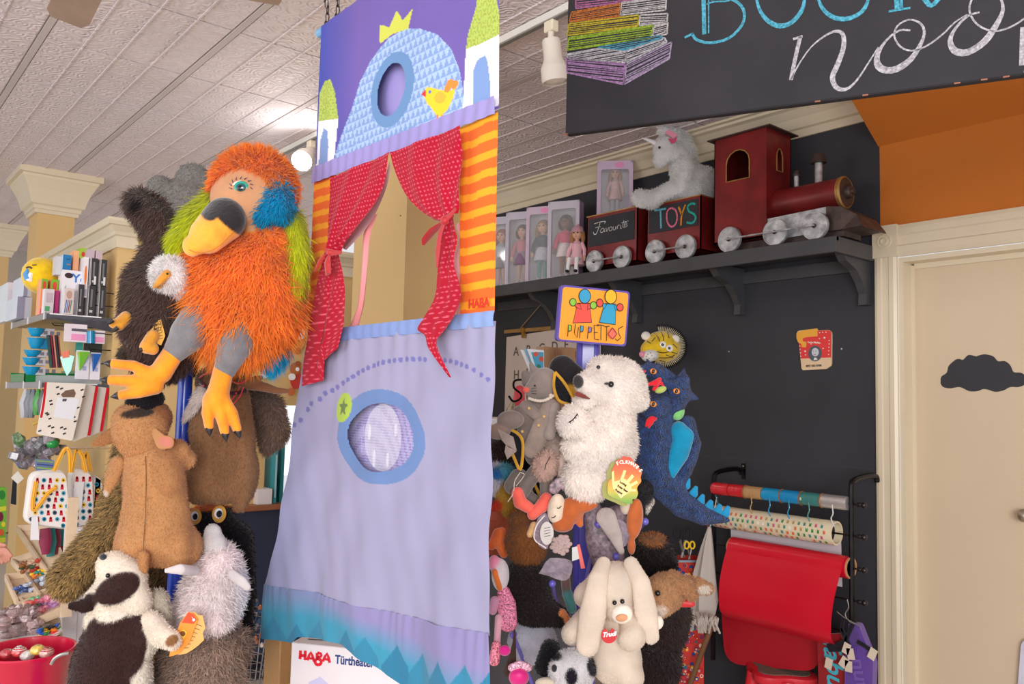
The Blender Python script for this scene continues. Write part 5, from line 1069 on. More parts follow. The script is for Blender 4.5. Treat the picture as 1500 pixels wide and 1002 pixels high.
soft('paw', t, Dp, [E((838, 617, 40), (21, 25, 18), PW, 20), K([(852, 625, 34, 18), (866, 640, 26, 18)], PW)], 2.2, 6, hair=H(9000, 6, .55, lay=.45, rnd=.5, cvar=.05))
b = B((30, 24, 24)).tube(spline([W(x, y, Dp, 61) for x, y in ((833, 619), (840, 614), (846, 606))], 4), .0014, 5)
for x, y in ((835, 618), (839, 615), (843, 611), (846, 607)): b.tube([W(x, y, Dp, 61), W(x+1.2, y+2.6, Dp, 62)], .0009, 4)
b.build('claw_stitching', CLOTH, t)
# hang tag in the shape of a hand print
t = thing('hang_tag', 'scalloped FOLKMANIS hang tag with hand print on the polar bear', 'tag', W(915, 735, 2.08)); pl = Pl(W(915, 700, 2.07), _r)
z6 = lambda P: [(810+x/4.173, 500+y/4.173) for x, y in P]
outl = [(428, 702), (452, 706), (478, 712), (496, 740), (520, 756), (528, 776), (544, 800), (536, 830), (540, 856), (524, 878), (514, 900), (520, 930), (508, 962), (486, 966), (484, 992), (446, 990), (408, 972), (372, 958), (336, 934), (334, 880), (342, 850), (362, 834), (360, 790), (378, 756), (386, 730), (410, 722)]
ol = z6(spline(outl+outl[:1], 3)[:-1])
b = B((150, 150, 60)).plate([(u-.012, v-.006) for u, v in pl.px([(x, y) for x, y in ol])], pl.pt(0, 0, -.006), pl.ex, pl.ey, .001); b.build('back_leaf', CARD, t)
# colour bands red > orange > yellow > green from top to bottom: cut the outline at heights
Q = np.array(pl.px(ol)); b = B(); ys = np.linspace(Q[:, 1].max(), Q[:, 1].min(), 26)
def clip(P, y0, y1):
    def half(P, s, c):
        out = []
        for i in range(len(P)):
            a, d = P[i], P[(i+1) % len(P)]; fa, fd = s*(a[1]-c), s*(d[1]-c)
            if fa >= 0: out.append(a)
            if fa*fd < 0: out.append(a+(d-a)*fa/(fa-fd))
        return out
    P = half(list(P), 1, y0); return half(P, -1, y1) if len(P) > 2 else P
ramp = np.array([[0, 214, 60, 30], [.35, 232, 104, 34], [.6, 238, 160, 50], [.78, 190, 180, 60], [1, 112, 160, 50]])
for i in range(25):
    P = clip(Q, ys[i+1], ys[i]); c = [np.interp(i/24, ramp[:, 0], ramp[:, k]) for k in (1, 2, 3)]
    if len(P) > 2: b.plate([tuple(p) for p in P], pl.pt(0, 0, 0), pl.ex, pl.ey, .001, col=c)
b.build('front_leaf', CARD, t)
CRM = (250, 222, 150)
its = [(z6([(362, 862), (400, 850), (440, 840), (478, 876), (482, 912), (440, 940), (414, 960), (392, 930), (366, 900)]), CRM)]
for P in ([(362, 880), (376, 860), (372, 790), (358, 800)], [(404, 862), (424, 866), (448, 790), (432, 786)], [(436, 868), (452, 880), (496, 826), (482, 812)], [(454, 884), (466, 896), (520, 866), (510, 850)], [(460, 900), (464, 916), (508, 918), (508, 904)]): its.append((z6(P), CRM))
fills(t, pl, its, 'hand_print')
for i, ch in enumerate('FOLKMANIS'):
    a = i/8; x = 393+130*a; y = 772-38*math.sin(math.pi*(a*.75+.12))+32*a; r = -.55+1.55*a
    e = math.cos(r)*pl.ex-math.sin(r)*pl.ey; f = math.sin(r)*pl.ex+math.cos(r)*pl.ey; text(ch, pl.pt(*pl.at(*z6([(x, y)])[0]), .0012), e, f, .0125, (250, 240, 225), t, bold=.0004)
for i, l in enumerate(('Loving', 'Polar Bear', 'Puppet')): e = pl.ex*.86-pl.ey*.5; f = pl.ey*.86+pl.ex*.5; text(l, pl.pt(*pl.at(*z6([(402-14*i+4, 862+24*i)])[0]), .0016), e, f, .0072, (60, 36, 30), t, bold=.0003)
# ---- dragon
Dg = 2.40; NV, TQ = (28, 62, 118), (0, 132, 170)
SCALE = mat('scaly_blue_velvet', .5, sheen=.12, bump=1.0, bscale=210, var=.55, vscale=60, kind='voronoi')
t = thing('dragon_puppet', 'three-headed navy blue dragon puppet with turquoise belly and spiked tail', 'puppet', W(1000, 765, Dg))
soft('body', t, Dg, [K([(960, 610, 0, 30), (955, 650, 4, 32), (958, 690, 4, 28)], NV, .9), K([(968, 705, 2, 24), (998, 738, 4, 19), (1030, 756, 6, 14), (1066, 762, 6, 4)], NV), K([(1006, 620, 0, 12), (1018, 650, 4, 10), (1005, 690, 4, 10), (984, 722, 4, 10)], NV), K([(960, 600, 0, 22), (985, 585, 0, 20)], NV)], 2.2, 9, mt=SCALE, warp=1.4)
soft('belly', t, Dg, [K([(1002, 640, 12, 15), (994, 665, 16, 15), (982, 695, 16, 8), (974, 718, 16, 3)], TQ, .55), E((994, 632, 12), (13, 15, 10), TQ)], 2, 5, mt=VELVET)
soft('green_patch', t, Dg, [E((992, 602, 10), (11, 14, 10), (120, 190, 110))], 2, 3, mt=VELVET)
for nm, pr, ey_, mo in (('head', [K([(985, 560, 6, 12), (962, 545, 20, 13), (942, 542, 26, 8)], NV), K([(968, 560, 20, 8), (956, 562, 22, 5)], NV), K([(950, 534, 22, 5), (948, 526, 20, 1.5)], NV)], (957, 544, 36), None), ('head', [K([(985, 600, 4, 16), (996, 575, 18, 17), (1000, 558, 18, 11)], NV), K([(985, 565, 26, 9), (972, 560, 28, 6)], NV), K([(1010, 580, 10, 8), (1022, 584, 8, 2)], NV), K([(1000, 550, 14, 6), (1002, 540, 12, 1.5)], NV)], (991, 573, 36), None), ('head', [K([(975, 590, 14, 14), (962, 600, 26, 17), (948, 606, 30, 9)], NV), K([(958, 616, 26, 8), (944, 620, 26, 5)], NV)], (957, 592, 44), None)):
    o = soft(nm, t, Dg, pr, 1.9, 5, mt=SCALE); 
    if nm: b = B(); disc(b, Dg, *ey_, 5, 4, (216, 130, 50), .3); disc(b, Dg, ey_[0], ey_[1], ey_[2]+3, 2, 3, (16, 12, 12), .3); b.build('eye', PLASTIC, o, smooth=True)
for P in ([(966, 556, 34, 3.5), (960, 561, 38, 4.5), (950, 563, 40, 2.5)], [(958, 570, 34, 3), (966, 560, 34, 3), (975, 566, 30, 2.5)], [(958, 612, 36, 5), (951, 617, 38, 5), (946, 624, 38, 2)], [(954, 618, 38, 4), (950, 626, 36, 2)], [(944, 544, 36, 2.5), (934, 547, 36, 2)]): soft('tongue', t, Dg, [K(P, (220, 30, 44), .6)], 1.2, 2, mt=VELVET)
soft('throat', t, Dg, [E((968, 571, 34), (9, 5, 5), (176, 190, 96), -20)], 1.4, 2, mt=VELVET)
for x, y, r in ((992, 697, 6), (1005, 707, 7), (1016, 719, 7), (1026, 731, 7), (1038, 740, 8), (1051, 746, 8), (1063, 748, 7), (1007, 676, 6), (1000, 702, 5)): soft('spike', t, Dg, [K([(x, y+4, 4, r), (x+3, y-4, 4, r*.55)], (22, 138, 186), .45)], 1.6, 2, mt=VELVET)
# ---- tiger head trophy on the wall
Dt = 4.38; YL = (236, 196, 32); tp = PY(968, 540, YW-.08)
t = thing('tiger_head_trophy', 'yellow toy tiger head mounted on the dark wall above the dragon', 'wall trophy', tp)
o = soft('head', t, Dt, [E((970, 508, 0), (27, 23, 24), YL, 8), E((954, 512, 14), (16, 14, 14), YL)], 2, 6, mt=VELVET)
soft('muzzle', t, Dt, [E((952, 521, 26), (13, 9, 9), (232, 228, 222), -8)], 1.6, 3, mt=VELVET); soft('nose', t, Dt, [E((941, 519, 30), (5, 5, 5), (236, 150, 170))], 1.3, 2, mt=VELVET)
for x, y in ((946, 492), (989, 497)): soft('ear', t, Dt, [E((x, y, 10), (7, 6.5, 4), (238, 232, 220))], 1.3, 2, mt=VELVET)
b = B(); 
for x, y in ((971, 505), (981, 510)): disc(b, Dt, x, y, 24, 5, 5, (236, 232, 224)); disc(b, Dt, x-.5, y, 28, 2, 2, (16, 12, 10))
b.build('eye', PLASTIC, t, smooth=True)
b = B((24, 20, 20))
def zt_(x, y):
    u, v = (x-970)/27, (y-508)/23; a = max(0, 1-u*u-v*v); u2, v2 = (x-954)/16, (y-512)/14; c = max(0, 1-u2*u2-v2*v2); return max(24*math.sqrt(a), 14+14*math.sqrt(c) if c > 0 else 0)+1.5
for P in ([(958, 488), (964, 494), (966, 500)], [(968, 486), (972, 494), (972, 499)], [(978, 487), (980, 495)], [(986, 504), (992, 510)], [(984, 516), (992, 518)], [(976, 520), (986, 524)], [(960, 494), (955, 500)], [(966, 528), (975, 530)], [(948, 500), (953, 503)], [(962, 515), (972, 517), (980, 515)], [(965, 524), (980, 524), (988, 520)]): b.tube(spline([W(x, y, Dt, zt_(x, y)) for x, y in P], 3), .0022, 5)
for x, y in ((947, 522), (951, 525), (955, 521), (949, 519), (958, 525), (953, 517)): b.ell(W(x, y, Dt, 35), .0028, n=6)
b.build('stripes', VELVET, t)
for nm, n, R, c, z, rr in (('cream_fringe', 44, 1.0, (226, 216, 190), 0, .9), ('black_fringe', 46, 1.16, (26, 24, 26), -8, 1.3)):
    b = B(c)
    for i in range(n):
        a = math.radians(-100+i*215/n); ca, sa = math.cos(a), math.sin(a); p0 = W(970+26*R*ca, 508+23*R*sa, Dt, z); p1 = W(970+26*(R+.3)*ca, 508+23*(R+.3)*sa, Dt, z+4); b.tube([p0, (p0+p1)/2, p1], [rr*.003, rr*.0032, rr*.0015], 6)
    b.build(nm, PLUSH, t, kind='stuff')
B((30, 26, 28)).tube([W(972, 509, Dt, -10), PY(990, 505, YW-.001)], .05, 16).build('mount', VELVET, t, smooth=True)
# ---- grey mouse doll with moth cape
Dm = 2.22; GM = (138, 124, 118)
t = thing('mouse_doll', 'grey plush mouse doll in coat with gold stars, left of the polar bear', 'plush toy', W(785, 690, Dm))
soft('head', t, Dm, [E((796, 563, 10), (22, 25, 22), GM, 15), E((782, 570, 18), (14, 13, 14), GM), K([(783, 545, 6, 7), (778, 534, 4, 3.5)], GM), K([(772, 560, 4, 8), (769, 548, 2, 6)], (120, 108, 104), .5)], 2, 5, mt=VELVET)
soft('nose', t, Dm, [E((771, 571, 32), (4.5, 4.5, 4), (226, 96, 80))], 1.2, 2, mt=VELVET); eye(t, Dm, 783.5, 565, 33, 1.5)
b = B((50, 40, 40))
for dy in (0, 3, 6): b.tube([W(778, 570+dy, Dm, 34), W(786, 568+dy*1.5, Dm, 33)], .0006, 4)
b.build('whiskers', MATTE, t)
b = B((222, 206, 190))
for i in range(11): a = i/10; b.ell(W(776+38*a, 584+7*math.sin(a*3)-8*a, Dm, 24), (.006, .006, .0045), n=8)
for i in range(5): b.ell(W(812-1.5*i, 554+6*i, Dm, 22), (.006, .006, .005), n=8)
b.build('lace_collar', CLOTH, t)
soft('body', t, Dm, [K([(788, 600, 0, 22), (782, 640, 0, 26), (788, 665, 2, 20)], (124, 110, 104), .7), E((765, 610, 2), (16, 18, 14), (120, 106, 100))], 2.2, 6, mt=VELVET)
soft('coat', t, Dm, [K([(806, 596, 16, 13), (794, 625, 22, 15), (780, 658, 24, 14)], (150, 132, 122), .35)], 2, 5, mt=VELVET)
soft('arm', t, Dm, [K([(812, 595, 18, 8), (809, 620, 26, 8), (805, 636, 30, 9)], (152, 138, 130), .7)], 2, 4, mt=VELVET)
soft('arm', t, Dm, [K([(770, 595, 12, 9), (786, 608, 22, 8)], (140, 124, 116), .7)], 2, 4, mt=VELVET)
b = B((206, 160, 60))
for x, y in ((797, 610), (789, 623), (765, 632), (775, 598)):
    pl = Pl(W(x, y, Dm, 34), _r); b.plate([((.0055 if k % 2 == 0 else .0024)*math.sin(k*math.pi/5), (.0055 if k % 2 == 0 else .0024)*math.cos(k*math.pi/5)) for k in range(10)], pl.o, pl.ex, pl.ey, .001)
b.build('gold_star', SATIN, t)
SPK = mat('glitter_black_cloth', .75, spec=.15, var=.9, vscale=220, bump=.1)
def leafwing(D, P, z, par, edge=(206, 150, 30), fillc=(22, 20, 24), w=.004):
    pl = Pl(W(*np.mean(P, 0), D, z), _r); q = spline(P+P[:1], 4)[:-1]; B(fillc).plate(pl.px(q), pl.pt(0, 0, 0), pl.ex, pl.ey, .004).build('moth_wing', SPK, par)
    b = B(edge); V = [pl.pt(*p, .001) for p in pl.px(q)]; b.tube(V+[V[0]], w, 7); b.build('wing_piping', VELVET, par, smooth=True)
t = thing('moth_cape', 'black glitter felt moth wings with mustard edging around the mouse doll', 'plush toy', W(820, 600, 2.16))
leafwing(2.16, [(813, 545), (826, 560), (838, 580), (843, 594), (832, 592), (818, 586), (811, 566)], 0, t); leafwing(2.14, [(737, 628), (752, 631), (764, 642), (766, 660), (762, 688), (752, 668), (742, 646)], 0, t)
leafwing(2.24, [(779, 702), (788, 720), (792, 738), (784, 730), (776, 712)], 0, t)
soft('felt_body', t, 2.2, [K([(824, 540, -8, 20), (838, 550, -8, 18)], (26, 22, 26), .5), E((835, 580, -6), (12, 16, 10), (210, 156, 40))], 2, 4, mt=VELVET)
t = thing('bat_doll', 'grey felt bat toy with pointed ears at the banner edge', 'plush toy', W(742, 675, 2.12))
soft('body', t, 2.12, [E((748, 615, -6), (20, 14, 12), (128, 112, 104)), E((730, 632, -6), (18, 12, 10), (134, 112, 100))], 2, 4, mt=VELVET)
b = B((156, 138, 130))
for P in ([(729, 628), (752, 640), (757, 660), (744, 655), (735, 645)], [(741, 650), (757, 661), (743, 673), (739, 662)]): pl = Pl(W(*np.mean(P, 0), 2.12, 4), _r); b.plate(pl.px(P), pl.pt(0, 0, 0), pl.ex, pl.ey, .004)
b.build('ear', VELVET, t)
# ---- sleepy fluffy doll with coral boots
Df = 2.20
t = thing('sleepy_doll', 'fluffy pale doll with closed eye line, grey knit legs and coral boots', 'plush toy', W(785, 758, Df))
soft('head', t, Df, [E((799, 682, 22), (17, 21, 18), (226, 196, 182), 20), E((815, 655, 4), (20, 18, 18), (186, 166, 156))], 2.2, 5, hair=H(7000, 7, .5, lay=.45, rnd=.5, cvar=.08))
b = B((50, 36, 36)).tube(spline([W(x, y, Df, 44) for x, y in ((798, 688), (800, 680), (806, 669))], 4), .0011, 5); b.build('closed_eye', CLOTH, t)
soft('arm', t, Df, [K([(823, 650, 10, 7), (824, 680, 12, 7), (822, 702, 12, 6)], (204, 180, 168))], 2, 4, mt=VELVET)
KN = (116, 106, 100)
for P in ([(790, 685, 6, 12), (774, 705, 12, 11), (766, 722, 16, 9)], [(800, 700, 6, 10), (800, 718, 10, 9), (798, 728, 12, 8)], [(760, 700, 0, 14), (750, 712, 0, 12), (782, 732, 4, 8)]): soft('leg', t, Df, [K(P, KN)], 2, 4, mt=VELVET)
for P in ([(758, 722, 22, 9), (762, 736, 26, 10), (778, 746, 26, 8)], [(800, 730, 24, 9), (793, 742, 28, 10), (780, 754, 28, 8)]): soft('boot', t, Df, [K(P, (240, 100, 84))], 1.8, 4, mt=VELVET)
b = B((226, 214, 196)).tube(spline([W(x, y, Df, 28) for x, y in ((762, 692), (754, 705), (752, 722), (744, 735))], 4), .0011, 5).tube(spline([W(x, y, Df, 28) for x, y in ((762, 692), (768, 696), (756, 712))], 4), .0009, 5); b.build('string', CLOTH, t)
# ---- brown and black plush, white plush ball below
Dk = 2.20
t = thing('monkey_plush', 'rusty brown plush with dark legs hanging left of the white rabbit', 'plush toy', W(780, 920, Dk))
soft('body', t, Dk, [E((772, 795, 4), (30, 34, 28), (150, 94, 50)), K([(772, 850, 0, 31), (776, 885, 2, 30)], (44, 32, 32), .8), K([(790, 893, 6, 24), (818, 903, 10, 14)], (44, 32, 32)), E((765, 763, 0), (20, 16, 16), (150, 96, 50))], 2.6, 7, hair=H(22000, 6, .6, lay=.55, rnd=.45, cvar=.22))
soft('paw', t, Dk, [K([(782, 770, 26, 6), (776, 783, 30, 5)], (206, 160, 110))], 1.6, 3, mt=VELVET); soft('foot', t, Dk, [K([(822, 900, 16, 9), (830, 908, 16, 6)], (190, 110, 60))], 1.6, 3, mt=VELVET)
t = thing('white_plush', 'round bluish-white plush body under the brown and black plush', 'plush toy', W(775, 972, 2.28))
soft('body', t, 2.28, [E((780, 940, 0), (36, 34, 30), (214, 214, 226))], 2.6, 5, hair=H(8000, 4, .5, lay=.5, cvar=.05))
t = thing('yarn_plush', 'dark brown yarn tassel hanging beside the pale round plush', 'plush toy', W(745, 985, 2.16))
b = B((92, 66, 58))
for i in range(26): x = 738+i*.7; b.tube(spline([W(753, 905, 2.17, 0), W(752+i*.12, 940, 2.16, 2), W(x, 985+(i % 5)*2, 2.16, 4+(i % 3)*2)], 3), .0016, 5)
b.build('tassel', PLUSH, t, kind='stuff')
# ---- pink flowery doll at the banner edge
t = thing('flower_dress_doll', 'rag doll in pink flowered dress hanging beside the banner edge', 'doll', W(735, 975, 2.14))
FLW = mat('flowered_fabric', .8, var=.9, vscale=260)
soft('head', t, 2.14, [E((733, 842, 0), (13, 24, 14), (206, 196, 200)), E((724, 825, 2), (9, 12, 10), (214, 120, 150))], 2, 4, mt=VELVET); soft('hair', t, 2.14, [K([(725, 838, 10, 5), (732, 862, 12, 4)], (206, 104, 40))], 1.6, 3, mt=VELVET)
soft('dress', t, 2.14, [K([(738, 868, 0, 10), (742, 885, 0, 14), (744, 912, 0, 14)], (206, 120, 150), .7)], 2, 4, mt=FLW)
soft('leg', t, 2.14, [K([(731, 905, 4, 6), (729, 925, 4, 5), (728, 945, 4, 5)], (222, 160, 180))], 1.8, 3, mt=VELVET); soft('arm', t, 2.14, [K([(725, 880, 4, 7), (722, 895, 4, 6)], (190, 130, 160))], 1.8, 3, mt=VELVET)
soft('shoe', t, 2.14, [K([(727, 945, 6, 7), (724, 968, 6, 8)], (226, 130, 150))], 1.8, 3, mt=FLW); soft('shoe', t, 2.14, [E((739, 953, 8), (9, 8, 7), (220, 30, 140))], 1.6, 3, mt=VELVET)
t = thing('magenta_plush', 'magenta satin ball with flowered frill at the bottom of the stand', 'plush toy', W(760, 1010, 2.12))
soft('ball', t, 2.12, [E((760, 992, 0), (15, 14, 14), (224, 20, 130))], 1.8, 3, mt=SATIN); soft('frill', t, 2.12, [K([(750, 978, 2, 6), (762, 973, 4, 6), (774, 978, 2, 6)], (226, 176, 196))], 1.6, 2, mt=FLW)
# ---- chick and pile at the left edge behind the banner
t = thing('chick_plush', 'mustard yellow chick plush with white and blue feathers', 'plush toy', W(738, 760, 2.32))
soft('body', t, 2.32, [E((738, 720, 0), (15, 18, 14), (208, 164, 70)), E((745, 745, 2), (11, 13, 10), (204, 160, 66)), E((728, 740, 4), (10, 8, 8), (210, 70, 44))], 2, 4, hair=H(4000, 4, .5))
soft('feathers', t, 2.32, [E((726, 700, 4), (12, 22, 10), (226, 222, 230)), E((736, 690, 6), (16, 8, 10), (110, 196, 216)), E((728, 692, 12), (8, 6, 8), (40, 130, 200))], 2, 3, hair=H(4000, 9, .5))
t = thing('hairy_plush', 'dark brown shaggy plush top between bat toy and chick', 'plush toy', W(745, 690, 2.36))
soft('body', t, 2.36, [E((738, 668, 0), (26, 20, 16), (70, 46, 40)), E((775, 690, -6), (20, 30, 14), (34, 28, 32))], 2.4, 4, hair=H(7000, 9, .6, rnd=.5, cvar=.3))
t = thing('orange_crab_plush', 'orange felt toy squeezed behind the rusty brown plush', 'plush toy', W(732, 815, 2.26))
soft('body', t, 2.26, [K([(735, 778, 0, 6), (730, 795, 2, 7), (738, 812, 2, 6)], (226, 110, 50)), K([(728, 780, -2, 6), (720, 800, -2, 6)], (214, 90, 40))], 1.8, 4, mt=VELVET)
t = thing('terracotta_pot', 'terracotta coloured ribbed pot behind the banner edge', 'pot', W(722, 810, 2.5)); b = B((176, 84, 56)).lathe([(.04, 0), (.055, .10), (.062, .105), (.062, .13), (.055, .13), (.05, .11), (0, .1)], W(722, 810, 2.5), n=24); b.build('pot_body', MATTE, t, smooth=True)
# ---- fairy dolls: orange hoods, tulle
def tulle(name, par, P, D, z, c=(178, 160, 176)):
    M = mat('mauve_tulle', .6, col=c, alpha=.55, var=.3, vscale=60, bump=.6, bscale=50); pl = Pl(W(*np.mean(P, 0), D, z), _r); q = pl.px(spline(P+P[:1], 3)[:-1]); n = len(q); ce = np.mean(q, 0); V = [pl.pt(*ce, .008)]+[pl.pt(*(ce+(np.array(p)-ce)*.5), .008*math.cos(i*2.1)) for i, p in enumerate(q)]+[pl.pt(*p, .006*math.sin(i*1.7)) for i, p in enumerate(q)]
    F = [(0, 1+i, 1+(i+1) % n) for i in range(n)]+[(1+i, 1+n+i, 1+n+(i+1) % n, 1+(i+1) % n) for i in range(n)]; return mk(name, V, F, M, par, smooth=True)
Dl = 2.14
t = thing('fairy_doll', 'felt doll with cream face, rust orange hood and pale rosette', 'doll', W(820, 850, Dl))
soft('face', t, Dl, [E((815, 745, 4), (13, 22, 14), (228, 208, 184), 8)], 1.8, 3, mt=VELVET)
soft('hood', t, Dl, [E((836, 748, 2), (17, 20, 14), (190, 96, 44)), K([(846, 742, 2, 13), (862, 740, 0, 9), (871, 740, -2, 5)], (192, 98, 46), .6), E((824, 770, 4), (16, 10, 10), (180, 90, 42)), K([(846, 758, 0, 9), (850, 768, 0, 5)], (190, 96, 44), .6)], 2, 4, mt=VELVET)
b = B((50, 40, 40))
for (x, y) in ((819, 743), (811, 757)): b.tube(spline([W(x-3, y+1, Dl, 21), W(x, y+1.5, Dl, 22), W(x+3, y-1.5, Dl, 20)], 3), .0011, 5)
b.build('closed_eye', CLOTH, t)
b = B((226, 200, 196)); 
for i in range(26): a = i*2.4; r = .004*math.sqrt(i)*1.15; b.ell(W(822, 798, Dl, 12)+_r*r*math.cos(a)*1.0+np.array([0, 0, r*math.sin(a)]), (.009, .007, .006), R=rotm('Z', a), n=8)
b.build('rosette', PLUSH, t, smooth=True)
tulle('tulle_skirt', t, [(789, 840), (806, 818), (837, 822), (834, 846), (823, 850)], Dl, 8); tulle('tulle_collar', t, [(781, 780), (788, 760), (800, 752), (806, 775), (802, 803), (790, 800)], Dl, 2)
b = B((236, 224, 220)); P = [(798, 755), (786, 770), (783, 790), (800, 803)]; b.tube(spline([W(x, y, Dl, 4) for x, y in P], 4), .0018, 6); b.build('collar_piping', CLOTH, t)
pl = Pl(W(800, 780, Dl, 8), _r); fills(t, pl, [(circ(801, 781, 10, 17, 20), (206, 198, 192))], 'care_tag', off=.002, th=.001)
b = B((70, 60, 60)); [ribs(b, pl, [(797, 774+i*4), (806, 772+i*4)], .0013, off=.0028, sm=1) for i in range(4)]; b.build('small_print', MATTE, t, kind='stuff')
pl = Pl(W(850, 815, Dl, 6), _r); fills(t, pl, [([(845, 798), (849, 797), (857, 832), (851, 833)], (232, 110, 100))], 'ribbon_end', off=.002, th=.001); fills(t, pl, [([(838, 802), (846, 800), (850, 818), (838, 822)], (206, 206, 206))], 'care_tag', off=.001, th=.0006)
t = thing('fairy_doll', 'grey-winged felt doll in mauve brocade with rust hood, under the polar bear tag', 'doll', W(900, 820, Dl))
BRO = mat('mauve_brocade', .5, var=.7, vscale=90, bump=.3, bscale=70)
soft('dress', t, Dl+.06, [K([(870, 750, 0, 14), (880, 785, 0, 24), (890, 815, 0, 26)], (118, 98, 108), .5), E((905, 765, -2), (24, 26, 10), (128, 108, 116))], 2.4, 6, mt=BRO, warp=2)
soft('felt_wing', t, Dl, [K([(888, 758, 6, 15), (900, 782, 8, 11), (910, 808, 8, 5)], (172, 158, 152), .35)], 1.8, 4, mt=VELVET)
soft('hood', t, Dl, [E((930, 760, 0), (12, 30, 9), (186, 96, 48), 6), E((925, 800, 0), (6, 13, 6), (186, 96, 48))], 1.8, 4, mt=VELVET); soft('face', t, Dl, [E((916, 740, -2), (8, 14, 8), (206, 190, 170))], 1.6, 3, mt=VELVET)
tulle('tulle_collar', t, [(905, 760), (918, 768), (924, 786), (912, 802), (904, 790)], Dl, 0); soft('cape', t, 2.2, [E((944, 722, 0), (14, 20, 6), (28, 26, 30)), K([(953, 735, -2, 7), (948, 752, 0, 3)], (160, 152, 144), .5)], 1.8, 3, mt=SPK)
soft('ear', t, Dl, [K([(812, 715, 4, 9), (820, 706, 4, 8), (826, 712, 2, 6)], (150, 128, 136), .4)], 1.6, 3, mt=BRO)
t = thing('tan_mitt', 'small teal and brown felt leg dangling above the panda', 'plush toy', W(840, 895, 2.26))
soft('leg', t, 2.26, [K([(828, 845, 0, 7), (830, 868, 0, 7)], (104, 78, 72)), K([(832, 872, 2, 8), (838, 892, 2, 7)], (70, 130, 130))], 1.8, 3, mt=VELVET)
# ---- white rabbit
Dw = 2.06; RW = (244, 230, 214)
t = thing('rabbit_plush', 'big creamy white rabbit plush with long drooping ears and round red tag', 'plush toy', W(895, 1010, Dw))
soft('head', t, Dw, [E((900, 862, 6), (44, 40, 36), RW, -8), E((908, 895, 24), (22, 18, 20), RW), E((866, 872, 0), (26, 22, 22), RW)], 2.4, 8, hair=H(9000, 2.6, .5, lay=.5, cvar=.03))
soft('muzzle', t, Dw, [E((911, 899, 38), (16, 15, 13), RW)], 1.8, 3, mt=VELVET); soft('nose', t, Dw, [E((911, 905, 51), (9, 6, 4), (212, 150, 108), -6)], 1.3, 2, mt=VELVET)
eye(t, Dw, 900.3, 883, 45, 3.3); eye(t, Dw, 911.6, 881, 45, 3.3)
soft('ear', t, Dw, [K([(884, 826, 26, 11), (876, 850, 42, 15), (868, 900, 48, 20), (861, 945, 44, 17)], RW, .45)], 2, 5, hair=H(6000, 2.6, .5, lay=.5, cvar=.03))
soft('ear', t, Dw, [K([(924, 826, 26, 11), (939, 855, 38, 14), (946, 895, 42, 17), (954, 932, 40, 12)], RW, .45)], 2, 5, hair=H(6000, 2.6, .5, lay=.5, cvar=.03))
soft('arm', t, Dw, [K([(866, 905, 4, 22), (840, 928, 18, 18)], RW)], 2.2, 5, hair=H(4500, 2.6, .5, lay=.5, cvar=.03))
soft('arm', t, Dw, [K([(926, 912, 16, 20), (928, 932, 40, 19)], RW), E((924, 938, 44), (19, 17, 14), RW)], 2.2, 5, hair=H(4500, 2.6, .5, lay=.5, cvar=.03)); soft('foot', t, Dw, [E((962, 912, 20), (10, 11, 10), RW)], 1.8, 3, mt=VELVET)
soft('body', t, Dw, [K([(902, 935, 0, 34), (903, 968, 2, 38)], RW, .8), E((922, 992, 12), (22, 24, 24), RW)], 2.6, 8, hair=H(9000, 2.6, .5, lay=.5, cvar=.03))
pl = Pl(W(892, 930, Dw, 52), _r); rt = thing('hang_tag', 'round red tag with white script on the white rabbit', 'tag', pl.pt(0, -.02)); b = B((196, 24, 34)).plate(pl.px([(888, 921), (890, 926), (893, 926), (896, 920)]+[(892+11.5*math.cos(a), 931+11.5*math.sin(a)) for a in np.linspace(-1.1, math.pi+1.1, 24)]), pl.pt(0, 0, 0), pl.ex, pl.ey, .0014); b.build('tag_disc', PLASTIC, rt)
text('Trudi', pl.pt(-.0155, -.005, .0008), (np.array(pl.ex)*.98+np.array([0, 0, .12])), pl.ey, .0145, (250, 244, 244), rt, bold=.0006, shear=.25)
# ---- panda, black-and-brown dog, tan bunny, dark fur
Da = 2.02
t = thing('panda_plush', 'black and white panda plush peeking at the bottom beneath rabbit', 'plush toy', W(835, 1012, Da))
soft('head', t, Da, [E((838, 982, 6), (34, 32, 30), (230, 226, 228)), E((818, 978, 28), (12, 13, 12), (234, 230, 232))], 2.2, 6, hair=H(11000, 5, .5, lay=.5, rnd=.5, cvar=.06), patches=[E((837, 991, 34), (9, 13, 16), (36, 30, 44)), E((815, 962, 20), (8, 9, 20), (36, 30, 44)), E((866, 977, 10), (9, 14, 26), (36, 30, 44), -8)])
soft('nose', t, Da, [E((812, 979, 38), (4.5, 6, 4), (30, 28, 34))], 1.2, 2, mt=VELVET); soft('arm', t, Da, [K([(806, 950, -6, 13), (798, 975, -8, 14)], (26, 22, 28))], 2.2, 4, hair=H(4000, 5, .5, rnd=.5, cvar=.3)); soft('paw', t, Da, [E((800, 1000, 10), (16, 8, 10), (206, 190, 170))], 1.8, 3, mt=VELVET)
t = thing('black_dog_plush', 'black and rust shaggy dog plush right of the fairy dolls', 'plush toy', W(955, 842, 2.26))
soft('head', t, 2.26, [E((955, 812, 0), (32, 30, 26), (36, 26, 26), 10), E((978, 828, 4), (14, 18, 14), (34, 24, 24))], 2.4, 6, hair=H(13000, 7, .6, rnd=.45, cvar=.35), patches=[E((955, 788, 10), (20, 13, 30), (170, 110, 60), 12)]); eye(t, 2.26, 943, 808, 27, 1.5)
Dy = 2.12
t = thing('bunny_plush', 'tan curly bunny plush with sideways ear lined in white', 'plush toy', W(975, 905, Dy))
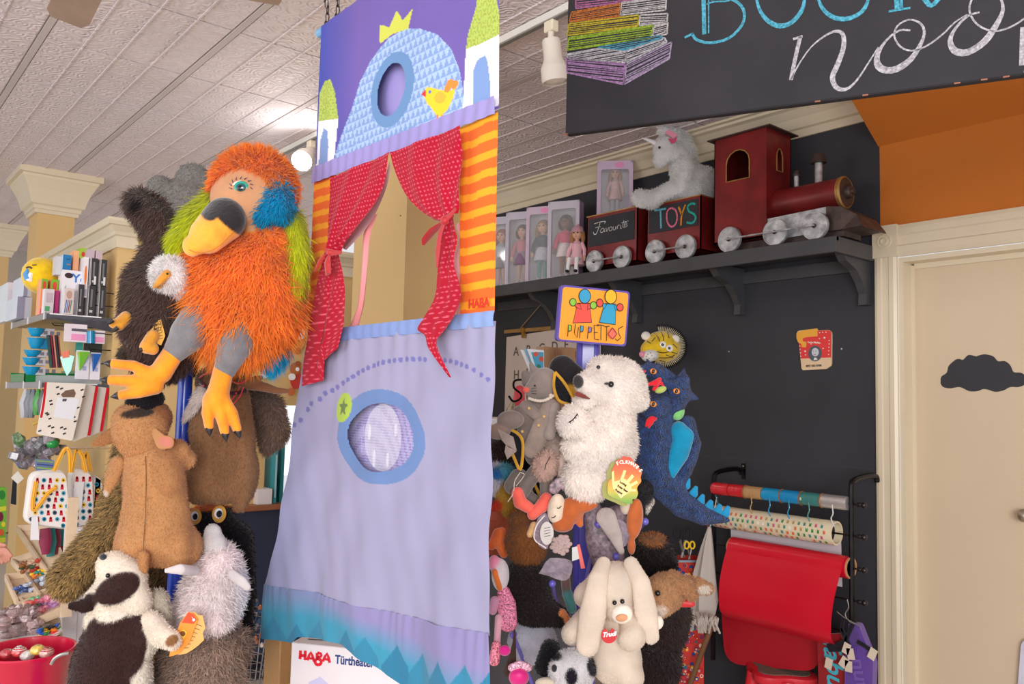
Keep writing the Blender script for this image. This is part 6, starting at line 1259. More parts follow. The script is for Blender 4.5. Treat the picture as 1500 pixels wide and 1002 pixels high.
soft('head', t, Dy, [E((974, 868, 6), (32, 29, 28), (200, 154, 112), -15), E((968, 888, 20), (18, 16, 16), (204, 160, 120))], 2.2, 6, hair=H(12000, 5, .6, lay=.4, rnd=.6, cvar=.12, curl=.3), patches=[E((967, 895, 34), (11, 9, 14), (226, 210, 196))])
eye(t, Dy, 963.5, 869, 36, 4); soft('ear', t, Dy, [K([(985, 848, 18, 12), (1003, 858, 24, 13), (1014, 872, 26, 8)], (196, 148, 106), .6)], 2, 5, hair=H(4500, 5, .6, lay=.4, rnd=.6, cvar=.12)); soft('ear', t, Dy, [K([(1000, 852, 8, 9), (1022, 858, 12, 12), (1036, 862, 12, 9)], (200, 152, 110), .6)], 2, 5, hair=H(3500, 5, .6, lay=.4, rnd=.6), patches=[E((1032, 864, 22), (11, 8, 12), (232, 220, 208), -10)])
soft('neck_scarf', t, Dy, [K([(1000, 884, 10, 6), (1014, 885, 12, 5)], (196, 30, 34), .5)], 1.6, 2, mt=SATIN)
t = thing('shaggy_bear_plush', 'very dark brown shaggy plush body under the tan bunny', 'plush toy', W(965, 1015, 2.16))
soft('body', t, 2.16, [E((968, 925, 0), (36, 36, 28), (58, 40, 38)), E((960, 975, 4), (36, 40, 30), (46, 32, 32)), E((992, 905, -2), (18, 22, 18), (64, 46, 42))], 2.8, 8, hair=H(22000, 11, .65, rnd=.5, cvar=.35))
# ---- unicorn on the train
Du = 4.36; UW = (255, 255, 255)
t = thing('unicorn_plush', 'fluffy white unicorn plush sitting on the TOYS wagon', 'plush toy', W(985, 300, Du))
soft('body', t, Du, [K([(1002, 245, 0, 22), (1012, 275, 2, 26)], UW), E((1032, 270, -2), (22, 26, 20), UW), K([(992, 275, 12, 13), (965, 287, 16, 11), (948, 292, 18, 10)], UW), E((938, 290, 18), (13, 12, 11), UW), E((955, 296, 20), (10, 9, 9), UW), K([(1004, 240, 16, 13), (1002, 262, 20, 13), (1000, 277, 22, 9)], UW)], 2.4, 6, hair=H(18000, 5, .55, rnd=.5, cvar=.04))
soft('head', t, Du, [E((975, 217, 8), (18, 18, 16), UW), K([(970, 228, 12, 13), (966, 236, 14, 10)], UW), K([(990, 222, 0, 16), (1000, 235, 0, 16)], UW)], 2.2, 6, hair=H(7000, 3.5, .5, rnd=.5, cvar=.04))
soft('mane', t, Du, [E((974, 190, 4), (10, 7, 9), UW), K([(988, 198, 0, 12), (1002, 210, -4, 11), (1010, 228, -6, 9)], UW)], 2.2, 4, hair=H(8000, 8, .55, rnd=.6, cvar=.04))
soft('horn', t, Du, [K([(958, 209, 14, 3.8), (949, 205, 16, 2.6), (940, 202, 18, .8)], (238, 236, 240))], 1.0, 1, mt=SATIN); eye(t, Du, 966, 216, 24, 2.0)
pl = Pl(W(983, 200, Du, 22), _r); fills(t, pl, [([(974, 194), (980, 190), (993, 198), (985, 203)], (236, 150, 176)), ([(978, 203), (984, 204), (992, 201), (990, 208), (984, 211)], (214, 80, 120))], 'ear_tag', off=.003, th=.0015)
# ================================================================ LEFT SHOP SHELVING (on the pegboard side of the partition)
YS0, YS1 = .833, 1.150
def fitting(name, label, z, x0):
    t = thing(name, label, 'shelf', (XP-.45, 1.0, z-.03))
    b = B((104, 104, 112)).span((x0, YS0+.01, z-.02), (XP-.015, YS1, z)); b.build('shelf_plate', METAL, t)
    b = B((140, 142, 150)).span((x0, YS0, z-.028), (XP-.015, YS0+.008, z+.004)); b.build('price_rail', PLASTIC, t)
    for x in (XP-.03, XP-.45, x0+.02): B((226, 226, 226)).span((x-.004, YS0-.004, z-.032), (x+.004, YS0, z+.01)).build('rail_clip', PLASTIC, t)
    b = B((90, 90, 98)); b.add([(XP-.014, YS0+.02, z-.02), (XP-.014, YS1, z-.02), (XP-.014, YS1, z-.075), (XP-.010, YS0+.02, z-.02), (XP-.010, YS1, z-.02), (XP-.010, YS1, z-.075)], [(0, 1, 2), (3, 5, 4), (0, 3, 4, 1), (1, 4, 5, 2), (2, 5, 3, 0)]); b.build('side_bracket', METAL, t)
    B((244, 244, 244)).span((XP-.0148, YS0+.02, z-.004), (XP-.008, YS1-.06, z+.002)).build('end_strip', PLASTIC, t)
    return t
ZA, ZB = 1.888, 1.542
fitting('wall_shelf', 'upper grey metal shelf crowded with game boxes at far left', ZA, -5.56); fitting('wall_shelf', 'lower grey metal shelf holding blue bowl packs and green tray', ZB, -5.60)
def shelfbox(name, label, px, X, depth, c, cs=None, cat='box', group=None, rot=0, z0=None, top=None, art=None, par=None):
    """carton whose face toward the aisle fills the given photo rectangle (x0, y0, x1, y1) on plane X; z0 rests the bottom on that height"""
    a = PX(px[0], px[3], X); d = PX(px[2], px[1], X)
    if z0 is not None: a[2] = z0
    ya, yb = min(a[1], d[1]), max(a[1], d[1]); b = B(c); t = None
    V = [(X-depth, ya, a[2]), (X, ya, a[2]), (X, yb, a[2]), (X-depth, yb, a[2]), (X-depth, ya, d[2]), (X, ya, d[2]), (X, yb, d[2]), (X-depth, yb, d[2])]
    b.add(V, [(1, 2, 6, 5)], c); b.add(V, [(0, 1, 5, 4), (2, 3, 7, 6), (3, 0, 4, 7), (0, 3, 2, 1), (4, 5, 6, 7)], cs or c)
    if art is None: return b.build(name, CARD, par, **({} if par is not None else dict(label=label, cat=cat, group=group)))
    t = thing(name, label, cat, ((2*X-depth)/2, (ya+yb)/2, a[2]), group); b.build('carton', CARD, t)
    pl = Pl((X, ya, a[2]), (0, 1, 0)); w, h = yb-ya, d[2]-a[2]
    fills(t, pl, [([(u*w, v*h) for u, v in P], cc) for P, cc in art], 'print', px=False)
    return t
R_ = lambda x0, y0, x1, y1: [(x0, y0), (x1, y0), (x1, y1), (x0, y1)]
art_blk = [(R_(.3, .12, .7, .2), (190, 190, 190)), (R_(.38, .3, .62, .86), (120, 120, 124)), (R_(.05, .0, .12, 1), (214, 210, 208))]
zA = ZA+.001
# black boxed games: lower row of three, two on top
shelfbox('game_box', 'black narrow game box, front one beside the white yo-yo box', (112, 417, 124, 457), XP+.0, .16, (52, 50, 54), (206, 204, 206), z0=zA, art=art_blk)
shelfbox('game_box', 'black narrow game box, lower middle beside the pegboard end', (127, 418, 141, 458), XP-.01, .16, (50, 48, 52), (206, 204, 206), z0=zA, art=art_blk)
shelfbox('game_box', 'black narrow game box, lower one right at the pegboard', (143, 420, 156, 460), XP-.01, .16, (50, 48, 52), (206, 204, 206), z0=zA, art=art_blk)
zz = PX(130, 418.5, XP)[2]
for i, (r, lb) in enumerate((((131, 379, 144, 418), 'tall black game box stacked above, left of the top pair'), ((145, 381, 157.5, 419), 'tall black game box stacked above, right of the top pair'))):
    shelfbox('game_box', lb, r, XP-.01, .16, (48, 46, 50), (214, 212, 212), z0=zz+.003, art=art_blk+[(R_(.55, .05, .85, .35), (220, 220, 220))])
shelfbox('game_box', 'white game box face with an orange oval beside black boxes', (121, 377, 130.5, 417), XP-.02, .12, (232, 228, 232), z0=zz-.06, art=[(circ(.5, .55, .26, .24, 16), (232, 130, 60)), (R_(.1, .03, .9, .2), (180, 176, 196))])
yb_ = shelfbox('yoyo_box', 'white yo-yo box with blue letters Yo on the upper shelf', (88, 398, 123, 458), XP-.06, .1, (234, 230, 236), z0=zA, art=[(circ(.3, .88, .2, .06, 14), (60, 40, 50)), ([(.08, .56), (.2, .66), (.16, .54)], (40, 150, 150)), (R_(.45, .3, .9, .34), (190, 160, 190))])
p = PX(105, 413, XP-.06); text('Yo', p+np.array([.001, 0, 0]), (0, 1, 0), (0, 0, 1), .062, (40, 120, 200), yb_, bold=.001)
pencil = [([(.05+.18*i, .05), (.05+.18*i+.1, .05), (.2+.18*i+.1, .55), (.2+.18*i, .55)], c) for i, c in enumerate([(60, 100, 170), (80, 120, 190), (150, 60, 60), (60, 140, 120)])]
shelfbox('pencil_pack', 'pale pencil pack with photo print in front of yo-yo box', (93, 423, 109, 457), XP+.02, .05, (216, 200, 196), (236, 232, 236), z0=zA, art=pencil+[(circ(.5, .75, .3, .16, 14), (190, 150, 140))])
shelfbox('toy_pack', 'white and green toy pack left of the pencil pack', (64, 424, 80, 456), XP-.05, .06, (208, 196, 200), (236, 232, 238), z0=zA, art=[(R_(.1, .1, .6, .3), (80, 160, 110)), (R_(.2, .45, .9, .85), (190, 170, 180))])
shelfbox('toy_pack', 'magenta toy pack standing behind the white and green pack', (79, 426, 87, 457), XP-.08, .08, (190, 40, 120), z0=zA)
org = [(R_(0, .72, 1, 1), (120, 176, 40)), (circ(.5, .82, .28, .12, 12), (214, 70, 50)), (R_(0, 0, 1, .15), (226, 90, 120))]
shelfbox('toy_tube_box', 'orange carton with lime top and strawberry spot, left one', (58, 409, 70.5, 456), XP-.12, .10, (238, 140, 84), (246, 170, 130), z0=zA, art=org)
shelfbox('toy_tube_box', 'orange carton with lime top and strawberry spot, right one', (72, 410, 86.5, 456), XP-.12, .10, (236, 134, 80), (246, 170, 130), z0=zA, art=org)
shelfbox('toy_box', 'blue toy box with clear side standing above the yo-yo box', (91, 374, 105, 399), XP-.07, .1, (16, 120, 180), (196, 206, 216), z0=PX(100, 397.5, XP-.06)[2], art=[(R_(.5, .4, .9, .45), (200, 120, 70)), (R_(.4, .7, .85, .78), (10, 90, 150))])
shelfbox('clear_pack', 'clear cylinder pack left of the blue toy box', (81, 376, 90.5, 402), XP-.1, .08, (206, 204, 208))
shelfbox('toy_box', 'pale orange striped pack between blue and lime boxes', (106, 368, 116.5, 399), XP-.1, .08, (244, 176, 134))
shelfbox('toy_box', 'lime green box top with strawberry on the top row', (117, 364, 127, 378), XP-.08, .1, (160, 196, 60), art=[(circ(.5, .4, .3, .25, 12), (206, 60, 60))])
shelfbox('toy_box', 'grey-pink slanted pack on top of the black games, left', (128, 366, 139, 378.5), XP-.03, .1, (196, 176, 190)); shelfbox('toy_box', 'grey-pink slanted pack on top of the black games, right', (140, 368, 150.5, 380), XP-.03, .1, (204, 180, 190))
# laughing face ball
t = thing('laughing_face_ball', 'yellow laughing-face plush ball behind the orange cartons', 'ball', PX(62, 420, XP-.3)); c = PX(62, 404, XP-.3); r = .098; ex = ray(62, 404); ex /= np.linalg.norm(ex)
B((244, 200, 20)).ell(c, r, n=24).build('ball', VELVET, t, smooth=True)
fr = frame(-ex, (0, 1, 0)); 
def onball(u, v, o=1.0): w = math.sqrt(max(0, 1-u*u-v*v)); return c+r*o*(fr[:, 0]*u+fr[:, 1]*v+fr[:, 2]*w)
b = B((70, 40, 20)); b.tube([onball(-.75+.08*i, .32+.07*math.sin(i), 1.01) for i in range(4)], .005, 6).tube([onball(-.5+.1*i, .5+.02*i, 1.01) for i in range(3)], .003, 6); b.build('closed_eye', VELVET, t)
b = B((90, 160, 220)); b.tube([onball(-.68, .28, 1.02), onball(-.72, .0, 1.03), onball(-.6, -.25, 1.02)], [.006, .016, .02], 8); b.build('tear', VELVET, t, smooth=True); b = B((250, 250, 250)); b.tube([onball(-.5, .1, 1.01), onball(-.6, -.3, 1.02)], [.008, .02], 8); b.build('teeth', VELVET, t, smooth=True)
# storage cartons at the far end
bird = [([(.3, .3), (.5, .25), (.62, .5), (.72, .8), (.55, .62), (.4, .6)], (110, 90, 120))]
XA = XP-.62
for nm, lb, r, X, d, z in (('storage_box', 'lavender-grey storage carton, upper one at the shelf end', (34, 404, 47, 434), XA, .35, None), ('storage_box', 'lavender-grey storage carton, lower one under its twin', (24, 436, 47, 466), XA, .36, None)):
    q = shelfbox(nm, lb, r, X, d, (158, 154, 178), (214, 220, 232), art=[(R_(.55, .0, 1, 1), (196, 194, 206)), (R_(0, .0, .45, 1), (150, 146, 172))])
shelfbox('storage_box', 'tall white carton at the extreme left shelf end', (8, 414, 20, 470), XP-1.1, .3, (226, 214, 222), (224, 232, 240), art=[(R_(.2, .1, .8, .8), (214, 206, 222))])
# ---- hanging packs under the upper shelf
XQ = XP-.02
for i, (y0, y1, x0, w) in enumerate(((481, 493, 46, 34), (495, 511, 46, 32), (513, 523, 41, 29), (524, 535, 39, 29), (537, 549, 39, 28))):
    t = thing('bowl_pack', ['topmost pack of small blue bowls in card sleeve', 'large bright blue bowl pack second from top', 'blue bowl pack in the middle of the column', 'blue bowl pack fourth down in the column', 'lowest blue bowl pack resting near green tray'][i], 'pack', PX(x0+w/2, y1, XP-.3), 'blue bowl packs under the upper shelf')
    ce = PX(x0+7, (y0+y1)/2, XP-.3); hh = abs(PX(x0, y0, XP-.3)[2]-PX(x0, y1, XP-.3)[2]); b = B((20, 150, 200)).lathe([(.022, 0), (.034, hh*.4), (.042, hh*.92), (.045, hh*.95), (.045, hh), (.038, hh), (.03, hh*.3), (0, hh*.25)], ce-np.array([0, 0, hh/2]), n=20); b.build('bowl', PLASTIC, t, smooth=True)
    shelfbox('card_sleeve', '', (x0+13, y0+1, x0+w, y1), XP-.28, .06, (14, 130, 184) if i == 1 else (206, 200, 206), par=t)
    if i != 1:
        b = B((130, 122, 134)); pl = Pl(PX(x0+14, y1, XP-.2795), (0, 1, 0)); 
        for k in range(3): b.box(pl.pt(.02+.03*k, hh*.5, .001), (.001, .018, hh*.45))
        b.build('print', CARD, t, kind='stuff')
def hook(x, y, X, L=.16):
    p = PX(x, y, X); return B((60, 58, 60)).tube([(X, YS1-.0035, p[2]), (X, YS1-L, p[2]), (X, YS1-L-.012, p[2]+.012)], .003, 6)
ht = thing('peg_hooks', 'black pegboard hooks at the right edge of the shelf run', 'hook', (XP-.02, 1.1, 1.55))
for (x, y) in ((161, 430), (161, 449), (160, 477), (157, 490), (153, 513), (152, 533), (70, 476), (86, 474)): q = hook(x, y, XP-.02 if x > 100 else XP-.4, .1 if x > 100 else .2); q.build('hook', METAL, ht)
for i, (x, c) in enumerate(((73, (40, 70, 60)), (76, (150, 20, 60)), (80, (230, 150, 130)), (83, (60, 60, 64)), (87, (160, 80, 60)))):
    p0 = PX(x+2, 497, XP-.2); p1 = PX(x-3, 533, XP-.2); b = B(c).box((p0+p1)/2, (.05, .006, .17), R=rotm('X', .15)); q = b.build('blister_card', CARD, None, label=['dark green blister card hanging nearest the bowls', 'crimson blister card hanging on the hook', 'salmon blister card hanging on the hook', 'charcoal blister card hanging on the hook', 'brown blister card hanging nearest the zip packs'][i], cat='pack', group='blister cards on the hooks')
for lb, r, c, a in (('pink and white zip packet with clear top, left', (94, 476, 128, 500), (226, 214, 224), [(R_(.3, .1, .95, .45), (236, 150, 196)), (R_(.3, .6, 1, .75), (90, 86, 100))]), ('pink and white zip packet right of the blue tube', (138, 485, 154, 503), (224, 214, 222), [(R_(.05, .1, .9, .5), (236, 150, 196)), (R_(0, .75, 1, .85), (90, 86, 100))])): shelfbox('zip_packet', lb, r, XP+.02, .02, c, cat='pack', art=a)
p0, p1 = PX(133, 485, XP+.02), PX(133, 503, XP+.02); mk_t = B((10, 130, 180)).tube([p1, p0], .020, 16).build('blue_tube', PLASTIC, None, smooth=True, label='short blue tube between the two zip packets', cat='pack')
for lb, r, c in (('white card with lime green clear cone cup', (110, 514, 132, 555), (120, 196, 60)), ('white card with royal blue clear cone cup', (131, 517, 148, 556), (20, 100, 190))):
    t = shelfbox('cone_cup_card', lb, r, XP+.03, .012, (230, 226, 236), cat='pack', art=[(R_(.5, .3, .8, .45), (170, 176, 220))]); a = PX(r[0], r[3], XP+.04); d = PX(r[2], r[1], XP+.04); w, h = d[1]-a[1], d[2]-a[2]
    b = B(c).loops([[(XP+.032, a[1]+w*.05, a[2]+h*.95), (XP+.08, a[1]+w*.1, a[2]+h*.95), (XP+.08, a[1]+w*.85, a[2]+h*.95), (XP+.032, a[1]+w*.9, a[2]+h*.95)], [(XP+.032, a[1]+w*.3, a[2]+h*.3), (XP+.036, a[1]+w*.3, a[2]+h*.3), (XP+.036, a[1]+w*.36, a[2]+h*.3), (XP+.032, a[1]+w*.36, a[2]+h*.3)]]); b.build('cone_cup', PLASTIC, t)
t = thing('teal_pouch', 'teal triangular pouch hanging left of the cone cup cards', 'pack', PX(99, 551, XP-.05)); pl = Pl(PX(99, 535, XP-.05), (.3, 1, 0)); b = B((80, 186, 170)).plate(pl.px([(88, 523), (98, 519), (109, 522), (104, 543), (98, 551), (92, 538)]), pl.pt(0, 0, 0), pl.ex, pl.ey, .03); b.build('pouch', PLASTIC, t); b = B((226, 110, 80)).plate(pl.px([(90, 516), (101, 513), (102, 523), (92, 525)]), pl.pt(0, 0, .002), pl.ex, pl.ey, .02); b.build('header_card', CARD, t)
shelfbox('teal_pouch', 'small teal pouch hanging behind the cone cups', (112, 501, 122, 515), XP-.1, .03, (50, 150, 140), cat='pack'); shelfbox('dark_packet', 'dark green packet beside the blue tube shadow', (124, 504, 150, 516), XP-.1, .03, (40, 48, 44), cat='pack')
t = thing('green_tray', 'bright green plastic tray at the end of lower shelf', 'tray', PX(28, 555, XP-.5)); x0, x1, y0, y1, z = -5.58, -5.15, .85, 1.12, ZB+.001; b = B((20, 140, 70)).span((x0, y0, z), (x1, y1, z+.005)).span((x0, y0, z), (x1, y0+.005, z+.05)).span((x0, y1-.005, z), (x1, y1, z+.08)).span((x0, y0, z), (x0+.005, y1, z+.06)).span((x1-.005, y0, z), (x1, y1, z+.06)); b.build('tray_body', PLASTIC, t)
CLR = mat('clear_box', .1, col=(225, 230, 235), alpha=.45, var=0)
t = thing('clear_box', 'clear plastic box lying on the lower shelf under packs', 'box', PX(80, 556, XP-.15)); B((220, 224, 230)).span((XP-.35, .87, ZB+.001), (XP-.05, 1.12, ZB+.04)).build('box_body', CLR, t)
# ---- cloth bags below the lower shelf
def bagquad(name, label, Pq, X, th, c, group=None, cat='bag'):
    t = thing(name, label, cat, PX(*Pq[2], X), group); pl = Pl(PX(*np.mean(Pq, 0), X), (0, 1, 0)); b = B(c).plate(pl.px(rq(Pq, 3, 4)), pl.pt(0, 0, 0), pl.ex, pl.ey, th); b.build('bag_body', CLOTH, t); return t, pl
bags = [('flat cream cloth bag with red trim, nearest the dog puppet', [(150, 572), (166, 570), (160, 628), (140, 636)], -.14), ('flat cream cloth bag with red trim, third from front', [(138, 566), (158, 568), (148, 632), (126, 642)], -.10), ('flat cream cloth bag with red trim, second from front', [(122, 562), (142, 566), (130, 638), (106, 648)], -.05)]
for lb, P, dx in bags:
    t, pl = bagquad('cloth_bag', lb, P, XP+dx+.1, .004, (214, 204, 196), 'cream cloth bags with red trim')
    b = B((206, 26, 40)); ribs(b, pl, [P[1], P[2]], .014, off=.001, sm=1); b.build('red_trim', CLOTH, t)
P = [(68, 560), (126, 562), (106, 646), (54, 636)]; t, pl = bagquad('cloth_bag', 'cream cloth bag with paw prints and white card, front of the row', P, XP+.12, .02, (236, 226, 216), 'cream cloth bags with red trim')
b = B((206, 26, 40)); ribs(b, pl, [(67, 560), (64, 590), (60, 612)], .010, off=.001); b.build('red_trim', CLOTH, t)
b = B((44, 40, 44))
for x, y in ((84, 567), (90, 569), (85, 577), (74, 587), (75, 592), (68, 605), (70, 607), (73, 613), (120, 571), (122, 581), (114, 597), (108, 611), (110, 617), (72, 624), (77, 626), (90, 626), (95, 628), (58, 631), (77, 634), (94, 635)): ribs(b, pl, [(x-2, y+1), (x+2.4, y-.6)], .0075, off=.0008, sm=1)
b.build('paw_prints', MATTE, t, kind='stuff'); fills(t, pl, [([(89, 578), (96, 572), (108, 570), (111, 576), (109, 582), (92, 582)], (120, 92, 76)), ([(84, 582), (117, 584), (107, 615), (78, 611)], (234, 234, 242)), ([(92, 584), (98, 584), (97, 588), (91, 588)], (80, 80, 90))], 'print', off=.001)
PRT = (240, 234, 230)
def printbag(lb, P, X, th, seed):
    t = thing('printed_handbag', lb, 'bag', PX(*P[2], X), 'printed handbags with yellow handles'); pl = Pl(PX(*np.mean(P, 0), X), (0, 1, 0)); q = pl.px(rq(P, 14, 6)); n = len(q); ce = np.mean(q, 0)
    rings = [[pl.pt(*(ce+(np.array(p)-ce)*s), o) for p in q] for s, o in ((.93, 0), (1, -.02), (1, -th+.02), (.93, -th))]; b = B(PRT).loops(rings); b.build('bag_body', CLOTH, t, smooth=True)
    rr = random.Random(seed); its = []; x0, y0 = np.min(P, 0); x1, y1 = np.max(P, 0)
    y = y0+6
    while y < y1-5:
        x = x0+5+rr.random()*5
        while x < x1-4:
            if inpoly(np.array([x]), np.array([y]), [tuple(np.mean(P, 0)+(np.array(p)-np.mean(P, 0))*.86) for p in P])[0]:
                c = rr.choice([(206, 36, 54), (206, 36, 54), (30, 130, 160), (240, 190, 50), (60, 84, 110), (70, 160, 190)]); r = 3.2
                if c[0] == 206: its.append(([(x-2.4, y+4), (x-2, y-1), (x-1.5, y-3.6), (x+1.5, y-3.6), (x+2, y-1), (x+2.4, y+4)], c)); its.append((circ(x, y-1.2, 1.3, n=7), (250, 236, 226)))
                else: its.append((circ(x, y, r, r*1.05, 9), c)); its.append((circ(x, y, 1.4, n=7), (250, 240, 230) if c[0] != 240 else (90, 60, 30)))
            x += 9.5
        y += 9.5
    fills(t, pl, its, 'print', off=.0012, step=0); return t, pl
t3, pl3 = printbag('printed handbag with yellow handles, rearmost beside the dog puppet', [(136, 694), (152, 704), (148, 760), (134, 768)], XP+.05, .06, 3)
t2, pl2 = printbag('printed handbag with yellow handles and white card, middle one', [(103, 686), (136, 690), (138, 770), (104, 776)], XP+.12, .08, 2)
t1, pl1 = printbag('printed handbag with yellow handles, front one showing side loop', [(46, 692), (98, 688), (106, 778), (36, 768)], XP+.25, .09, 1)
b = B((244, 176, 60))
for t, pl, hs in ((t1, pl1, [[(78, 690), (90, 664), (96, 657), (101, 664), (102, 692)], [(52, 705), (47, 740), (52, 745), (70, 722), (82, 714)]]), (t2, pl2, [[(104, 692), (108, 668), (112, 657), (120, 670), (125, 692)]]), (t3, pl3, [[(120, 692), (122, 672), (126, 664), (132, 690)]])):
    for h in hs: b = B((244, 180, 64)); ribs(b, pl, h, .018, off=.012, sm=5); b.tube([pl.pt(*p, .010) for p in pl.px(spline(h, 5))], .006, 6, flat=.5); b.build('handle', CLOTH, t)
for t, pl, q in ((t1, pl1, [(45, 757), (54, 756), (56, 790), (43, 790)]), (t2, pl2, [(107, 706), (122, 705), (118, 745), (107, 742)])): fills(t, pl, [(q, (236, 234, 240))], 'care_tag', off=.02, th=.001)
hb_ = thing('bag_hook', 'white metal hook bar carrying the printed handbags', 'hook', PX(110, 657, XP+.1)); B((226, 224, 224)).tube([PX(98, 657, XP+.26), PX(160, 656, XP)], .006, 8).build('bar', METAL, hb_)
t = thing('display_post', 'white painted wooden post of the display stand', 'stand', (*PX(110, 1000, -4.25)[:2], 0)); q = PX(112, 900, -4.25); b = B((226, 224, 230)).span((-4.31, q[1]-.06, 0), (-4.25, q[1]+.065, PX(112, 775, -4.25)[2])); b.build('post', PAINT, t); B((214, 212, 220)).span((-4.25, q[1]-.06, 0), (-4.235, q[1]-.0, PX(112, 775, -4.25)[2]-.01)).build('front_rail', PAINT, t)
# figure packs, wrapped things
t = thing('figure_pack', 'hanging row of small grey and green figure packs', 'pack', PX(48, 622, XP-.2)); 
for i, (x, c) in enumerate(((34, (190, 190, 196)), (40, (120, 124, 132)), (46, (112, 116, 124)), (53, (60, 150, 50)), (60, (90, 90, 96)))): B(c).tube([PX(x+4, 570, XP-.3+i*.05), PX(x+2, 590, XP-.3+i*.05), PX(x, 612-4*(i > 2), XP-.3+i*.05)], [.008, .024, .012], 8).build('packet', PLASTIC, t, smooth=True)
B((230, 190, 90)).tube([PX(47, 622, XP-.2), PX(62, 616, XP-.2)], .008, 8).build('yellow_piece', PLASTIC, t, smooth=True)
FILM = mat('crinkled_cellophane', .15, var=.5, vscale=50, bump=1.0, bscale=60, coat=1, spec=1)
t = thing('wrapped_toys', 'clump of cellophane wrapped toys hanging under the cream bags', 'pack', PX(60, 690, XP-.1)); rr = random.Random(5)
for i in range(26): x, y = rr.uniform(24, 92), rr.uniform(640, 690); y = y if x > 40 else y-10; c = rr.choice([(150, 140, 150), (120, 112, 124), (186, 178, 190), (100, 104, 110), (90, 130, 80), (80, 100, 150), (160, 130, 140)]); B(c).ell(PX(x, y, XP-.1+rr.uniform(-.1, .1)), (.03, .035+.02*rr.random(), .03), R=rotm('X', rr.random()*3), n=7).build('wrapped_toy', FILM, t)
B((30, 150, 70)).ell(PX(77, 650, XP), (.02, .03, .024), n=10).build('green_toy', PLASTIC, t, smooth=True)
t = thing('patterned_purse', 'blue and green patterned purse in the wrapped clump', 'bag', PX(68, 694, XP)); pl = Pl(PX(68, 682, XP+.04), (0, 1, 0)); B((110, 130, 160)).plate(pl.px(rq([(52, 672), (80, 674), (78, 694), (54, 696)], 4, 4)), pl.o, pl.ex, pl.ey, .03).build('purse_body', CLOTH, t); fills(t, pl, [([(54, 674+5*i), (78, 676+5*i), (78, 678+5*i), (54, 676+5*i)], c) for i, c in enumerate([(140, 170, 90), (60, 80, 150), (150, 190, 100), (40, 60, 130)])], 'stripes')
t = thing('price_card', 'white square card hanging from a dark ribbed strip', 'tag', PX(24, 700, XP-.2)); pl = Pl(PX(25, 699, XP-.15), (0, 1, 0)); B((236, 232, 224)).plate(pl.px([(26, 690), (35, 701), (26, 709), (16, 700)]), pl.o, pl.ex, pl.ey, .002).build('card', CARD, t); B((40, 44, 50)).plate(pl.px([(19, 703), (25, 704), (24, 740), (16, 738)]), pl.pt(0, 0, -.003), pl.ex, pl.ey, .01).build('strip', CLOTH, t)
# glasses cases
gc = [(66, 812, (140, 30, 70)), (73, 815, (34, 120, 120)), (80, 812, (120, 28, 60)), (88, 800, (30, 110, 110)), (96, 818, (160, 30, 70))]
for i, (x, y, c) in enumerate(gc): p0 = PX(x, 774, XP+.2-.04*i); p1 = PX(x+1, y, XP+.2-.04*i); B(c).tube([p0, (p0+p1)/2, p1], [.022, .028, .016], 10, flat=.4, up=(0, 1, 0)).build('glasses_case', SATIN, None, smooth=True, label=['maroon glasses case, leftmost under the handbags', 'teal glasses case, second from left under handbags', 'dark red glasses case, middle under handbags', 'short teal glasses case, fourth under handbags', 'long crimson glasses case, rightmost under handbags'][i], cat='case', group='glasses cases under the handbags')
# green fruit board
t = thing('fruit_board', 'green board with fruit pictures at the left frame edge', 'board', PX(4, 800, -4.9)); pl = Pl(PX(4, 755, -4.9), (0, 1, 0)); B((110, 180, 50)).plate(pl.px([(-30, 712), (10, 714), (8, 800), (-30, 800)]), pl.o, pl.ex, pl.ey, .02).build('board', PAINT, t)
fills(t, pl, [(circ(3, 725, 5, 7, 14), (40, 130, 50)), (circ(1, 757, 4, 7, 14), (120, 20, 60)), (circ(5, 768, 3, 4, 10), (226, 210, 50)), ([(-4, 743), (9, 741), (9, 748), (-4, 750)], (206, 210, 60)), (circ(2, 780, 4, 5, 12), (214, 90, 50)), ([(-4, 788), (8, 787), (8, 794), (-4, 796)], (206, 210, 60))], 'print')
# stepped wooden trays with little toys
TRW = mat('pale_tray_wood', .5, col=(222, 196, 166), var=.12, vscale=12, bump=.15, bscale=60, kind='wood')
def tray(label, P0, P1, P2, P3, hgt, par=None):
    """open tray: four corner points (world), walls of height hgt"""
    t = thing('display_tray', label, 'tray', np.mean([P0, P1, P2, P3], 0)); C4 = [np.array(p, float) for p in (P0, P1, P2, P3)]; up = np.array([0, 0, hgt])
    n = np.array([0, 0, .008]); B().add(C4+[p-n for p in C4], [(0, 1, 2, 3), (7, 6, 5, 4), (0, 4, 5, 1), (1, 5, 6, 2), (2, 6, 7, 3), (3, 7, 4, 0)]).build('tray_floor', TRW, t)
    for i in range(4):
        a, d = C4[i], C4[(i+1) % 4]; u = d-a; u /= np.linalg.norm(u); v = np.cross(u, [0, 0, 1])*.005
        B().add([a-v, d-v, d+v, a+v, a-v+up, d-v+up, d+v+up, a+v+up], [(0, 3, 2, 1), (4, 5, 6, 7), (0, 1, 5, 4), (1, 2, 6, 5), (2, 3, 7, 6), (3, 0, 4, 7)]).build('tray_side', TRW, t)
    return t
P_ = PX
ORD = 'first second third fourth fifth sixth seventh eighth'.split()
def cname(c):
    T = dict(red=(200, 50, 45), brown=(140, 95, 70), yellow=(245, 195, 40), orange=(238, 125, 40), green=(60, 120, 70), teal=(40, 140, 130), blue=(50, 90, 175), black=(25, 25, 35), pink=(238, 140, 165), violet=(200, 140, 210), beige=(225, 190, 165), grey=(125, 128, 145), silver=(190, 190, 205), mauve=(165, 135, 140), rosy=(205, 180, 184))
    return min(T, key=lambda k: sum((a-b)**2 for a, b in zip(T[k], c)))
